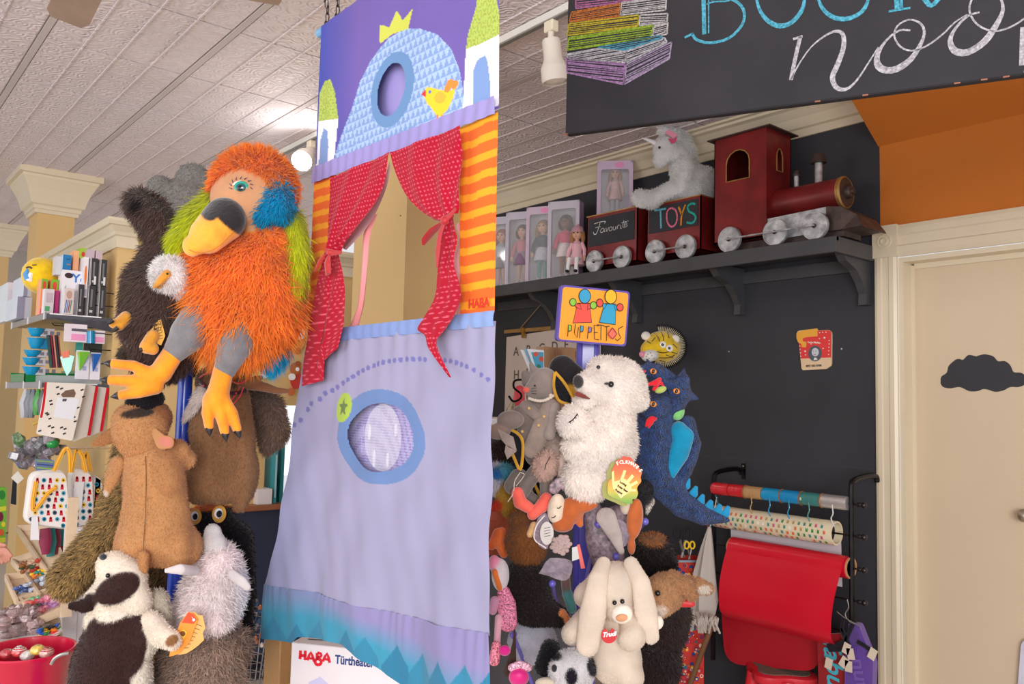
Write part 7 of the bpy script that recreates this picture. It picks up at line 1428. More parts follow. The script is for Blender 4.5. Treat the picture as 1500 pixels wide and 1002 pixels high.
def scatter(what, name, where, pts, X, cols, rad, seed, nx, group=None, mt=PLASTIC):
    rr = random.Random(seed); ny = len(pts)//nx
    for i, (x, y) in enumerate(pts):
        c = rr.choice(cols); p = PX(x, y, X+rr.uniform(-.02, .02)); b = B(c); k = i % 3; r = i//nx
        if k == 0: b.ell(p, (rad, rad*1.2, rad*.8), n=8).ell(p+np.array([0, rad, rad*.6]), rad*.6, n=6)
        elif k == 1: b.ell(p, (rad, rad, rad), n=8).tube([p, p+np.array([rad, rad, rad])], rad*.4, 5)
        else: b.ell(p, (rad*.8, rad*1.4, rad*.7), n=8)
        row = ('back row', 'front row')[r] if ny == 2 else ('back row', 'middle row', 'front row')[r] if ny == 3 else (ORD[r]+' row from the back')
        b.build(name, mt, None, smooth=True, label='%s %s %s, %s from left in %s' % (cname(c), what, where, ORD[i % nx], row), cat='toy' if 'sweet' not in what else 'sweet', group=group)
def grid_pts(P, nx, ny, seed=1):
    rr = random.Random(seed); P = np.array(P, float); out = []
    for j in range(ny):
        for i in range(nx):
            u, v = (i+.5+rr.uniform(-.3, .3))/nx, (j+.5+rr.uniform(-.3, .3))/ny; q = (P[0]*(1-u)+P[1]*u)*(1-v)+(P[3]*(1-u)+P[2]*u)*v; out.append((q[0], q[1]))
    return out
Xt = -4.35
tray('upper pale wood tray holding glasses-case bin and toy pieces', P_(24, 778, Xt-.5), P_(72, 776, Xt-.3), P_(98, 838, Xt), P_(70, 846, Xt), .03)
tray('middle pale wood tray of tiny red and brown animals', P_(17, 826, Xt-.4), P_(62, 812, Xt-.3), P_(98, 862, Xt+.05), P_(70, 884, Xt+.05), .03)
scatter('toy animal', 'tiny_animal', 'in middle tray', grid_pts([(26, 826), (56, 818), (64, 832), (34, 842)], 5, 3, 2), Xt-.12, [(190, 60, 40), (150, 90, 50), (206, 50, 40), (60, 90, 60), (226, 190, 160)], .012, 3, 5, group='tiny animals in the tray')
scatter('tiny toy', 'tiny_block', 'beside the animals', grid_pts([(44, 840), (66, 832), (72, 838), (50, 848)], 4, 2, 3), Xt-.05, [(240, 190, 30), (236, 120, 40), (30, 140, 130)], .011, 4, 4, group='tiny coloured toys in tray')
scatter('clear charm', 'clear_charm', 'in wooden tray', grid_pts([(52, 850), (76, 838), (84, 846), (62, 860)], 4, 2, 4), Xt, [(150, 170, 210), (190, 200, 220), (120, 130, 150)], .014, 5, 4, group='clear charms in tray', mt=FILM)
tray('left pale wood tray of blue wrapped sweets', P_(8, 850, Xt-.2), P_(36, 846, Xt-.2), P_(58, 880, Xt+.1), P_(26, 892, Xt+.1), .03)
scatter('wrapped sweet', 'wrapped_sweet', 'in left tray', grid_pts([(18, 858), (42, 852), (54, 874), (30, 882)], 4, 3, 5), Xt-.03, [(60, 90, 170), (40, 70, 130), (120, 150, 200), (180, 190, 210)], .014, 6, 4, group='blue sweets in tray', mt=FILM)
tray('front pale wood bin of pink and violet wrapped sweets', P_(28, 884, Xt+.05), P_(84, 866, Xt+.05), P_(96, 896, Xt+.3), P_(56, 914, Xt+.3), .03)
scatter('wrapped sweet', 'wrapped_sweet', 'in front bin', grid_pts([(36, 880), (78, 870), (90, 892), (58, 908)], 6, 4, 6), Xt+.2, [(236, 130, 160), (200, 140, 210), (240, 90, 90), (90, 180, 120), (230, 190, 220)], .019, 7, 6, group='wrapped sweets in bin', mt=FILM)
tray('lowest wood bin of small multicoloured pieces', P_(52, 922, Xt+.2), P_(86, 912, Xt+.2), P_(90, 940, Xt+.4), P_(56, 948, Xt+.4), .02)
scatter('toy piece', 'toy_piece', 'in lowest bin', grid_pts([(56, 920), (86, 914), (86, 938), (58, 940)], 8, 5, 8), Xt+.36, [(230, 50, 40), (250, 200, 30), (40, 140, 60), (30, 90, 190), (20, 20, 30), (240, 130, 30)], .009, 9, 8, group='coloured pieces in bin')
B((206, 176, 142)).span((Xt+.405, P_(95, 900, Xt+.4)[1]-.02, .55), (Xt+.43, P_(95, 900, Xt+.4)[1]+.02, 1.05)).build('bin_end_board', TRW, None, label='upright pale wood end board beside the bins', cat='board')
wr = grid_pts([(4, 892), (48, 890), (60, 930), (2, 934)], 6, 4, 11)
scatter('cellophane sweet', 'wrapped_sweet', 'above bucket', wr, Xt+.3, [(150, 120, 120), (180, 150, 150), (206, 180, 184), (130, 104, 104)], .028, 12, 6, group='cellophane wrapped sweets above bucket', mt=FILM)
t = thing('white_dish', 'white oval dish rim under the cellophane sweets', 'dish', P_(30, 940, Xt+.35)); B((236, 232, 230)).lathe([(.05, 0), (.13, .02), (.16, .035), (.155, .04), (.12, .025), (0, .012)], P_(28, 942, Xt+.35), n=24).build('dish_body', PLASTIC, t, smooth=True)
# shop table carrying the trays
t = thing('display_table', 'white display table holding the wooden trays', 'table', (-4.6, .7, 0)); b = B((214, 206, 198)).span((-5.0, .5, .27), (-4.02, 1.05, .30)); b.build('table_top', PAINT, t)
for x in (-4.95, -4.06):
    for y in (.55, 1.0): B((214, 206, 198)).span((x-.03, y-.03, 0), (x+.03, y+.03, .27)).build('leg', PAINT, t)
# red bucket of lollipops
Xb = -2.9; cb_ = W(42, 952, 2.62); t = thing('metal_bucket', 'shiny red metal bucket of sweets at the lower left corner', 'bucket', (cb_[0], cb_[1], cb_[2]-.25)); rad = 61*2.62/FL
BR_ = mat('red_enamel', .2, col=(206, 20, 60), var=.03, coat=1); b = B().lathe([(rad*.72, -.25), (rad*.97, 0), (rad*1.0, .004), (rad*1.02, .0), (rad*1.0, -.008), (rad*1.0, .006), (rad*.95, .004), (rad*.70, -.24), (0, -.24)], cb_, n=48); b.build('bucket_body', BR_, t, smooth=True)
b = B((190, 186, 184)).tube(spline([W(x, y, 2.62, 56-abs(x-88)*.2) for x, y in ((75, 973), (80, 965), (90, 959), (101, 957))], 4), .005, 8); b.build('handle', METAL, t, smooth=True)
B((150, 20, 50)).lathe([(0, -.06), (rad*.88, -.06), (rad*.88, -.07), (0, -.07)], cb_, n=30).build('filling', CARD, t)
LS = [(28, 955, 'striped red and white'), (55, 952, 'yellow'), (68, 956, 'pink swirl'), (10, 958, 'red'), (40, 960, 'white')]
for i, (x, y, nm) in enumerate(LS):
    c = [(226, 80, 80), (240, 206, 90), (236, 190, 180), (210, 60, 70), (236, 232, 228)][i]; p = W(x, y, 2.60); b = B(c).ell(p, (.022, .022, .016), n=14)
    if i in (0, 2):
        for k in range(3): a = np.linspace(0, 2*np.pi, 14); rr_ = .006+.006*k; b.tube([p+np.array([rr_*math.cos(q), rr_*math.sin(q), .0165-.004*k]) for q in a], .0018, 5, col=(200, 40, 60) if i == 2 else (245, 240, 236))
    b.build('round_sweet', FILM, None, smooth=True, label=nm+' round sweet lying in the red bucket', cat='sweet')
# reaching hand at the left edge
t = thing('person', 'person in navy shirt just outside the left edge, bare hand over trays', 'person', W(-170, 1050, 3.9)); SK = mat('skin', .5, subs=.15, var=.06, vscale=12); Dh = 3.9; S_ = (206, 142, 122); NB = (52, 62, 92); TR_ = (70, 66, 62)
soft('body', t, Dh, [K([(-170, 655, 0, 22), (-170, 700, 0, 36), (-170, 770, 0, 34), (-170, 810, 0, 38)], NB, .75), K([(-170, 655, 0, 30), (-140, 662, 0, 20)], NB, .7), K([(-170, 655, 0, 30), (-204, 662, 0, 20)], NB, .7),
    K([(-136, 668, 0, 19), (-118, 740, 6, 16)], NB), K([(-116, 748, 6, 13), (-60, 792, 4, 10), (-30, 806, 0, 7.5), (-14, 808, 0, 8)], S_), K([(-208, 668, 0, 19), (-220, 740, 0, 16)], NB), K([(-221, 748, 0, 12), (-218, 800, 8, 9), (-216, 826, 12, 10)], S_),
    K([(-152, 815, 0, 27), (-150, 930, 2, 20), (-150, 1035, 0, 13)], TR_), K([(-188, 815, 0, 27), (-190, 930, 2, 20), (-190, 1035, 0, 13)], TR_), K([(-170, 640, 0, 15), (-170, 618, 0, 14)], S_), E((-170, 588, 0), (23, 31, 28), S_), E((-152, 590, 22), (6, 5, 8), S_)] +
    [K([(-14, 807, 0, 10), (0, 808, 2, 9)], S_), K([(0, 802, 4, 4.2), (9, 806, 6, 3.8), (16, 814, 6, 3.2)], S_), K([(0, 807, 4, 4.2), (8, 812, 6, 3.8), (13, 820, 5, 3)], S_), K([(-1, 811, 2, 4), (6, 816, 3, 3.6), (9, 823, 2, 2.8)], S_), K([(-4, 814, 0, 3.6), (1, 819, 0, 3.2), (3, 825, 0, 2.5)], S_), K([(-8, 802, 6, 4.4), (1, 798, 10, 3.8), (7, 799, 12, 3)], S_)], 1.7, 1.6, mt=SK)
soft('hair', t, Dh, [E((-173, 576, -4), (26, 26, 27), (70, 48, 36)), K([(-190, 590, -6, 12), (-192, 625, -8, 10)], (70, 48, 36))], 2, 3, hair=H(3000, 8, .5))
for x in (-161, -147): eye(t, Dh, x, 587, 25 if x < -150 else 20, 2.6, white=(240, 238, 234), rp=.5)
soft('mouth', t, Dh, [K([(-160, 605, 25, 1.6), (-148, 605, 22, 1.6)], (170, 80, 80))], 1, 1, mt=SK)
for x in (-148, -188): soft('shoe', t, Dh, [K([(x, 1042, 0, 12), (x+4, 1046, 26, 9)], (40, 38, 40))], 2, 3, mt=VELVET)
# ---- counter nook in the partition: slab, blue panel, books, wooden wall animals
t = thing('counter', 'dark blue counter front with varnished wood top in the wall opening', 'counter', (XP+.05, 2.25, 0))
b = B((46, 54, 78)).span((XP+.001, 1.45, .02), (XP+.06, 2.95, .855)); b.build('front_panel', MATTE, t); B((150, 92, 60)).span((XP+.001, 1.5, .856), (XP+.10, 2.9, .885), bev=.003).build('counter_top', WOOD, t); B((40, 36, 40)).span((XP+.06, 1.45, 0), (XP+.30, 2.95, .05)).build('plinth', WOOD, t)
zc = .886
def cbox(name, label, x0, y0, x1, X, d, c, cat='book', art=None): return shelfbox(name, label, (x0, y0, x1, 742), X, d, c, z0=zc, cat=cat, art=art)
cbox('book', 'tall teal book standing on the counter beside the banner', 409, 648, 418, XP+.02, .2, (24, 124, 130)); cbox('book', 'pale blue-spined teal book left of the tall teal book', 400, 654, 408, XP+.04, .2, (40, 150, 160), art=[(R_(.2, .1, .8, .85), (176, 206, 214))])
cbox('wooden_block', 'small brown wooden shelf unit on the counter', 380, 692, 398, XP-.15, .15, (150, 90, 56), 'shelf'); cbox('white_box', 'low white box on the counter edge in front of wooden unit', 377, 716, 399, XP+.06, .12, (232, 228, 232), 'box')
def wallcritter(name, label, parts, X=XP+.012):
    t = thing(name, label, 'wall decoration', PX(parts[0][0], parts[0][1], X))
    for i, (x, y, rx, ry, c, nm) in enumerate(parts):
        pl = Pl(PX(x, y, X+.004*i), (0, 1, 0)); q = pl.px(circ(x, y, rx, ry, 18)); B(c).plate(q, pl.pt(0, 0, 0), pl.ex, pl.ey, .006 if i else .016).build(nm, PAINT, t)
wallcritter('bear_clock', 'wooden bear wall clock with white dial beside the banner', [(440, 492, 8, 20, (226, 150, 80), 'body'), (440, 467, 10, 11, (236, 180, 120), 'head'), (433, 456, 4, 4, (206, 120, 60), 'ear'), (447, 455, 4, 4, (206, 120, 60), 'ear'), (439, 489, 8, 9, (240, 236, 230), 'dial'), (444, 464, 3, 4, (250, 250, 250), 'eye'), (444, 464, 1.6, 2.2, (30, 30, 30), 'pupil'), (436, 470, 3, 2.4, (240, 120, 110), 'cheek'), (437, 514, 4, 5, (196, 110, 50), 'foot')])
wallcritter('frog_hook', 'green and white wooden frog wall figure above the nook', [(387, 545, 10, 10, (190, 214, 120), 'body'), (387, 548, 6, 6, (240, 240, 232), 'belly'), (383, 533, 4, 4, (120, 180, 80), 'eye'), (392, 533, 4, 4, (120, 180, 80), 'eye'), (379, 554, 4, 3, (120, 180, 80), 'foot'), (396, 554, 4, 3, (120, 180, 80), 'foot'), (387, 538, 4, 1.5, (206, 70, 60), 'mouth')])
wallcritter('bear_figure', 'wooden brown bear in red wall figure behind the antler tip', [(434, 556, 8, 14, (206, 60, 50), 'body'), (433, 540, 8, 9, (190, 110, 60), 'head'), (437, 533, 4, 4, (170, 90, 50), 'ear'), (428, 552, 5, 5, (246, 246, 250), 'wing'), (427, 574, 5, 6, (200, 110, 60), 'foot'), (436, 541, 2.5, 3, (250, 250, 250), 'eye')])
# window nook: hanging cables and bright objects
t = thing('wire_basket', 'silver wire basket with trinkets beside the black puppet', 'basket', W(370, 990, 3.4)); b = B((150, 150, 156)); Db_ = 3.4
bc = W(364, 950, Db_)
for k in range(9): b.tube([bc+np.array([(.075+.045*k/8)*math.cos(a), (.05+.03*k/8)*math.sin(a), -.14+.035*k]) for a in np.linspace(0, 2*np.pi, 17)], .0018, 4, caps=False)
for a in np.linspace(0, 2*np.pi, 17)[:-1]: b.tube([bc+np.array([.075*math.cos(a), .05*math.sin(a), -.14]), bc+np.array([.12*math.cos(a), .08*math.sin(a), .14])], .0016, 4)
b.build('wire_mesh', METAL, t, kind='stuff')
rr = random.Random(3)
for i in range(14): p = W(378+rr.uniform(-6, 8), 880+i*5, Db_-.1); B(rr.choice([(180, 110, 80), (120, 120, 130), (210, 200, 200), (60, 90, 130)])).ell(p, (.009, .009, .012), n=7).build('trinket', METAL, t, smooth=True)
# ================================================================ theatre carton and wooden stand under the banner
eb = hdir(480, 945, 2.35, .105); pl = Pl(W(427, 941, 2.35), eb); t = thing('theatre_carton', 'white carton reading HABA Türtheater under the banner hem', 'box', pl.pt(.25, -.4, -.05))
b = B((226, 216, 220)).box(pl.pt(.26, -.21, -.045), (.52, .42, .09), R=np.stack([pl.ex, pl.ey, pl.n], 1), bev=.002); b.build('carton', CARD, t)
z8 = lambda x, y: (385+x/8.333, 900+y/8.333)
RH = (214, 20, 44); u0, v0 = pl.at(*z8(437, 560)); u1, v1 = pl.at(*z8(832, 600)); ea_ = np.array([u1-u0, v1-v0]); ea_ /= np.linalg.norm(ea_)
its = []
def st(P): return [z8(*p) for p in P]
b = B(RH)
for P, w in (([(463, 440), (455, 545)], .011), ([(520, 442), (517, 558)], .011), ([(460, 500), (520, 505)], .010), ([(545, 560), (588, 465), (628, 575)], .010), ([(563, 535), (615, 540)], .008), ([(665, 470), (662, 560)], .011), ([(668, 468), (712, 480), (712, 512), (672, 520)], .009), ([(650, 545), (638, 585), (668, 615), (705, 605), (716, 570), (690, 545), (655, 540)], .011), ([(735, 572), (785, 480), (818, 590)], .010), ([(755, 545), (805, 552)], .008)): ribs(b, pl, st(P), w*.8, off=.001, sm=2)
b.build('lettering', MATTE, t)
e2 = pl.ex*ea_[0]+pl.ey*ea_[1]; text('Türtheater', pl.pt(*pl.at(*z8(882, 598)), .0006), e2*.78, pl.ey, .033, (36, 60, 120), t, bold=.0008)
fills(t, pl, [([z8(560, 830), z8(700, 760), z8(800, 850), z8(780, 900), z8(560, 900)], (196, 190, 222))], 'print', off=.0006)
B((40, 44, 52)).tube([pl.pt(.03, .001, -.04), pl.pt(.075, .001, -.045)], .003, 5, flat=.3).build('top_print', MATTE, t)
t = thing('wooden_stand', 'pale wooden stand side panel left of the theatre carton', 'stand', W(410, 1000, 2.52)); p0 = W(410, 930, 2.50); ez = np.array([0, 0, 1.]); ex = hdir(410, 945, 2.5, .2)
B((170, 128, 80)).box(p0+np.array([0, 0, -.3]), (.062, .06, .66), R=np.stack([ex, np.cross(ez, ex), ez], 1), bev=.003).build('side_panel', WOOD, t)
# ================================================================ ceiling fan near the viewer
t = thing('ceiling_fan', 'brown ceiling fan blades hanging above the aisle', 'fan', (-1.25, .12, 2.72)); FB = mat('fan_blade_wood', .5, col=(168, 142, 126), var=.1, vscale=10)
hub = PZ(240, -260, 2.70); B((190, 180, 170)).lathe([(.05, 0), (.09, .02), (.10, .08), (.06, .12), (.015, .13), (.015, 3.0-2.70)], hub, n=28).build('motor', METAL, t, smooth=True)
tips = [PZ(96, 38, 2.70), PZ(386, 10, 2.70)]; a0 = [math.atan2(*(q[:2]-hub[:2])[::-1]) for q in tips]
for i, a in enumerate(a0+[a0[1]+2.1, a0[0]-1.9]):
    u = np.array([math.cos(a), math.sin(a), 0]); v = np.array([-u[1], u[0], .14]); L = np.linalg.norm((tips[i]-hub)[:2]) if i < 2 else .6
    P = [hub+u*s*L+v*w+np.array([0, 0, .02]) for s, w in ((.2, -.03), (.55, -.055), (.96, -.062), (1, -.045), (1, .045), (.96, .062), (.55, .055), (.2, .03))]
    B((168, 142, 126)).add(P+[p-np.array([0, 0, .008]) for p in P], [tuple(range(8)), tuple(range(8, 16))[::-1]]+[(j, j+8, (j+1) % 8+8, (j+1) % 8) for j in range(8)]).build('blade', FB, t)
# ================================================================ ALPHABET CHART AND THINGS BEHIND THE PUPPET STAND
yc = YW-.012; t = thing('alphabet_chart', 'hanging linen alphabet chart with wooden rods on the dark wall', 'chart', PY(790, 640, yc)); pl = Pl((0, yc, 0), (1, 0, 0))
b = B((196, 180, 172)).plate(pl.px([(742, 494), (880, 472), (880, 642), (738, 640)]), pl.pt(0, 0, 0), pl.ex, pl.ey, .002); b.build('linen_sheet', CLOTH, t)
a, d = PY(739, 491, yc-.01), PY(884, 469, yc-.01); B((150, 112, 66)).box((a+d)/2, (np.linalg.norm(d-a), .014, .026), bev=.003).build('hanging_rod', WOOD, t)
ap = PY(800, 437, yc-.006); b = B((150, 120, 96)).tube([PY(757, 487, yc-.01), ap, PY(840, 470, yc-.01)], .003, 6); b.build('hanging_cord', CLOTH, t); B((190, 150, 80)).span(PY(764, 480, yc-.03), PY(770, 495, yc-.012)).build('clip', METAL, t)
for r, row in enumerate(('ABCDEFG', 'HIJKLM', 'NOPQRS', 'TUVWXY')):
    for c, ch in enumerate(row):
        p = PY(752+18.5*c, 521-2.4*c+34*r*1.0, yc-.001); text(ch, (p[0], yc-.001, p[2]), (1, 0, 0), (0, 0, 1), .085, (96, 84, 82), t, bold=.001)
# cork pins on the wall
for i, (x, y) in enumerate(((1082, 442), (1068, 515), (1233, 511), (1175, 404))): B((230, 230, 230)).lathe([(.004, 0), (.004, .004), (0, .006)], PY(x, y, YW-.001), (0, -1, 0), 8).build('wall_pin', METAL, None, label=['white pin under shelf middle on dark wall', 'white pin right of the tiger head', 'white pin right of the red plaque', 'white pin high above the red plaque'][i], cat='pin')
# cartons and cards behind the mouse doll
Dc = 3.1
t = thing('cardboard_box', 'narrow kraft cardboard box edge behind mouse doll, left one', 'box', W(805, 560, Dc)); e = hdir(815, 535, Dc, -.02); b = B((176, 138, 104)).box(W(806, 548, Dc)-np.array([0, 0, .04]), (.042, .12, .28), R=np.stack([e, np.cross([0, 0, 1], e), [0, 0, 1]], 1)); b.build('carton', CARD, t)
t = thing('cardboard_box', 'wide kraft cardboard box behind the puppets under the sign', 'box', W(832, 560, Dc)); b = B((168, 130, 96)).box(W(830, 548, Dc+.02)-np.array([0, 0, .04]), (.088, .12, .275), R=np.stack([e, np.cross([0, 0, 1], e), [0, 0, 1]], 1)); b.build('carton', CARD, t); B((150, 114, 84)).box(W(814, 548, Dc-.045), (.006, .004, .19), R=np.stack([e, np.cross([0, 0, 1], e), [0, 0, 1]], 1)).build('box_seam', CARD, t)
for i, (P, c, lb) in enumerate((([(762, 512), (768, 513), (792, 562), (786, 568)], (232, 230, 236), 'white picture card leaning, leftmost behind mouse doll'), ([(767, 511), (775, 512), (800, 565), (792, 568)], (120, 170, 190), 'pale blue picture card leaning behind mouse doll'), ([(772, 511), (797, 513), (797, 560), (790, 562)], (226, 232, 238), 'white picture card with blue and coral shapes'))):
    pl = Pl(W(782, 540, Dc-.05-.012*i), _r); t = thing('picture_card', lb, 'card', pl.pt(0, -.08), 'picture cards behind the mouse doll'); b = B(c).plate(pl.px(P), pl.pt(0, 0, 0), pl.ex, pl.ey, .002); b.build('card', CARD, t)
    if i == 2: fills(t, pl, [([(778, 516), (796, 516), (796, 548), (790, 556)], (80, 170, 206)), (circ(785, 519, 4, 3.5, 8), (216, 96, 70)), (circ(793, 526, 3.5, 4, 8), (216, 96, 70)), (circ(789, 538, 3.5, 4.5, 8), (60, 130, 120))], 'print')
t = thing('red_cushion', 'small coral red cushion standing left of the mouse doll', 'cushion', W(760, 605, 3.0)); soft('cushion', t, 3.0, [K([(761, 572, 0, 8), (760, 590, 0, 9), (758, 602, 0, 8)], (216, 60, 70), .6)], 2, 4, mt=SATIN)
t = thing('black_hook', 'curved black wire hook in front of the alphabet chart', 'hook', W(752, 590, 2.9)); b = B((30, 28, 30)).tube(spline([W(x, y, 2.9) for x, y in ((766, 556), (754, 558), (753, 568), (763, 577), (762, 584), (752, 588), (745, 580))], 5), .004, 7); b.build('wire', METAL, t, smooth=True)
t = thing('ribbon_bundle', 'bundle of pale ribbons and strings left of the mouse doll', 'ribbons', W(750, 620, 2.95)); rr = random.Random(8); b = B()
for i in range(30): c = rr.choice([(206, 190, 160), (230, 220, 200), (150, 130, 100), (60, 90, 70), (190, 170, 140)]); x = rr.uniform(-1, 1); b.tube(spline([W(752+x*2, 588, 2.95), W(748+x*8, 602, 2.93), W(744+x*16, 620+rr.uniform(-4, 6), 2.9)], 3), .0022, 5, col=c)
b.build('strands', CLOTH, t, kind='stuff')
zc_ = W(735, 613, 3.02)[2]; c_ = W(785, 613, 3.16); t = thing('low_cabinet', 'dark low cabinet with white top behind the puppet stand, top edge seen beside the banner', 'cabinet', (c_[0], c_[1], 0)); B((58, 54, 58)).box((c_[0], c_[1], zc_/2), (.34, .26, zc_-.03), R=np.stack([_r, FH, [0, 0, 1]], 1)).build('cabinet_body', PAINT, t); B((236, 236, 240)).box((c_[0], c_[1], zc_-.012), (.36, .28, .024), R=np.stack([_r, FH, [0, 0, 1]], 1), bev=.003).build('cabinet_top', PAINT, t)
t = thing('dark_tuft', 'black tuft with orange spot beside the kraft box', 'plush toy', W(850, 535, 2.6)); soft('tuft', t, 2.6, [E((849, 520, 0), (5, 10, 5), (26, 22, 24)), E((848, 532, 4), (4, 4, 4), (230, 130, 50))], 1.8, 3, hair=H(1500, 4, .5))
# ================================================================ WRAPPING PAPER RACK
yr = 3.40
t = thing('paper_rack', 'black wall rack with rods for ribbon spools and wrapping paper', 'rack', PY(1150, 1000, yr))
for hx, hy, bx, by, ye in ((1265, 692, 1247, 712, 1010), (1061, 682, 1046, 702, 1010)):
    h = PY(hx, hy, YW-.002); top = PY(bx, by, yr); zt2 = h[2]-.02
    pts = spline([(top[0], YW-.018, h[2]-.035), (top[0], YW-.03, h[2]-.012), (top[0], YW-.10, h[2]-.006), (top[0], yr+.02, h[2]-.02), (top[0], yr, h[2]-.06), (top[0], yr, h[2]-.12)], 5)
    b = B((44, 42, 44)).tube(pts, .012, 8).tube([(top[0], yr, h[2]-.12), (top[0], yr, .28)], .012, 8); b.build('side_bar', METAL, t, smooth=True)
    B((40, 38, 40)).span((top[0]-.012, YW-.004, h[2]-.06), (top[0]+.012, YW, h[2]+.02)).build('wall_plate', METAL, t); B((220, 220, 220)).lathe([(.004, 0), (.004, .003), (0, .004)], (top[0], YW-.004, h[2]+.006), (0, -1, 0), 8).build('screw', METAL, t)
def P6(x, y): return (980+x/2.929, 660+y/2.929)
xl, xr = PY(1046, 720, yr)[0], PY(1247, 737, yr)[0]
zr1 = PY(1150, 727, yr)[2]; zr2 = PY(1224, 781, yr)[2]; zr3 = PY(1241, 831, yr)[2]; zr4 = PY(1260, 882, yr)[2]; zr5 = PY(1260, 930, yr)[2]
for z in (zr1, zr2, zr3, zr4, zr5):
    b = B((60, 58, 60)).tube([(xl-.03, yr, z), (xr+.05, yr, z)], .004, 6); b.build('rod', METAL, t)
    b = B((70, 66, 68)).ell((xr+.055, yr, z), .013, n=12).lathe([(.008, 0), (.010, .012), (.006, .02)], (xr+.025, yr, z), (1, 0, 0), 10); b.build('knob', METAL, t, smooth=True)
GLS = mat('glossy_ribbon', .25, coat=.5, var=.06, vscale=30)
sx = [(P6(x, 0)[0]) for x in (190, 262, 330, 406, 486, 570, 658, 772)]
xs = [PY(x, 720+(x-1045)*.1, yr)[0] for x in sx]
for i, (c, lb) in enumerate((((214, 40, 50), 'glossy red ribbon spool, leftmost on the rack'), ((206, 30, 44), 'glossy red ribbon spool, second on the rack'), ((188, 146, 98), 'kraft raffia ribbon spool between red and blue'), ((20, 150, 206), 'bright blue ribbon spool right of the kraft one'), ((14, 140, 200), 'bright blue ribbon spool left of the printed one'), ((60, 130, 126), 'teal and cream printed ribbon spool'), ((190, 188, 190), 'silver foil ribbon spool at the right end'))):
    x0, x1 = xs[i]+.002, xs[i+1]-.002; q = thing('ribbon_spool', lb, 'ribbon', ((x0+x1)/2, yr, zr1-.03), 'ribbon spools on the paper rack'); w = x1-x0; R0 = .030
    prof = [(R0*.95, 0)]+[(R0*(1+.012*math.sin(j*1.7)), w*(j+1)/14) for j in range(12)]+[(R0*.95, w)]
    b = B(c).lathe(prof, (x0, yr, zr1), (1, 0, 0), 26); b.build('ribbon', GLS if i != 6 else mat('silver_foil', .4, col=(235, 233, 235), metal=.8, var=.05), q, smooth=True)
    if i in (1, 3, 4, 5): B((150, 100, 60)).lathe([(R0*1.08, 0), (R0*1.08, .004), (R0*.5, .004)], (x0+w, yr, zr1), (1, 0, 0), 26).build('spool_rim', CARD, q)
    if i == 5:
        for k in range(5): B((226, 214, 180)).ell((x0+w*(k+.5)/5, yr-R0*.9*math.cos(k), zr1+R0*.9*math.sin(k*1.0)*.6), (.008, .004, .009), n=8).build('motif', CARD, q)
    if i in (2, 3, 4, 5, 6):
        xm = (x0+x1)/2; p = [(xm, yr-R0, zr1-.01), (xm+.01, yr-R0-.01, zr1-.045), (xm-.006, yr-R0+.004, zr1-.07), (xm+.012, yr-R0-.006, zr1-.10)]; B([0, 0, (190, 150, 100), (30, 160, 210), (30, 150, 200), (90, 150, 150), (220, 220, 220)][i]).tube(spline(p, 5), .0028, 6, flat=.4).build('curled_end', GLS, q)
# patterned roll
t = thing('paper_roll', 'cream wrapping paper roll printed with small coloured owls', 'paper roll', ((xl+xr)/2, yr, zr2-.05)); xa, xb = PY(1046, 752, yr)[0]+.01, PY(1226, 781, yr)[0]; Rr = .052
B((226, 212, 182)).lathe([(Rr*.99, 0), (Rr, .002), (Rr, xb-xa-.002), (Rr*.99, xb-xa), (Rr*.86, xb-xa), (Rr*.86, xb-xa-.03), (Rr*.8, xb-xa-.04), (0, xb-xa-.04)], (xa, yr, zr2), (1, 0, 0), 36).build('roll', CARD, t, smooth=True)
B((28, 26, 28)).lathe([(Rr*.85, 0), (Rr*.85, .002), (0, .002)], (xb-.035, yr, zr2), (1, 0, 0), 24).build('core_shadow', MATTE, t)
b = B(); rr = random.Random(4); k = 0
for j in range(7):
    an = math.radians(60+j*27)
    for i in range(22):
        x = xa+.012+(xb-xa-.024)*(i+.5*(j % 2))/22.2; c = rr.choice([(206, 90, 130), (70, 140, 70), (60, 140, 130), (220, 110, 60), (190, 150, 90), (240, 230, 220)]); nrm = np.array([0, -math.sin(an), math.cos(an)])
        p = np.array([x, yr, zr2])+nrm*(Rr+.0004); tt = np.array([0, math.cos(an), math.sin(an)]); 
        for (du, dv, su, sv) in ((0, -.001, .0052, .006), (-.0035, .007, .0016, .002), (.0035, .007, .0016, .002)): b.box(p+np.array([du, 0, 0])+tt*dv, (su*2, sv*2, .0006), R=np.stack([[1, 0, 0], tt, nrm], 1), col=c)
b.build('owl_print', CARD, t, kind='stuff')
b = B((206, 200, 206)); b.add([(xa+.05, yr+.05, zr2), (xb-.01, yr+.05, zr2), (xb-.01, yr+.06, zr3-.1), (xa+.05, yr+.06, zr3-.1), (xa+.05, yr+.052, zr2), (xb-.01, yr+.052, zr2), (xb-.01, yr+.062, zr3-.1), (xa+.05, yr+.062, zr3-.1)], [(0, 3, 2, 1), (4, 5, 6, 7), (0, 1, 5, 4), (1, 2, 6, 5), (2, 3, 7, 6), (3, 0, 4, 7)]); b.build('hanging_sheet', CARD, t)
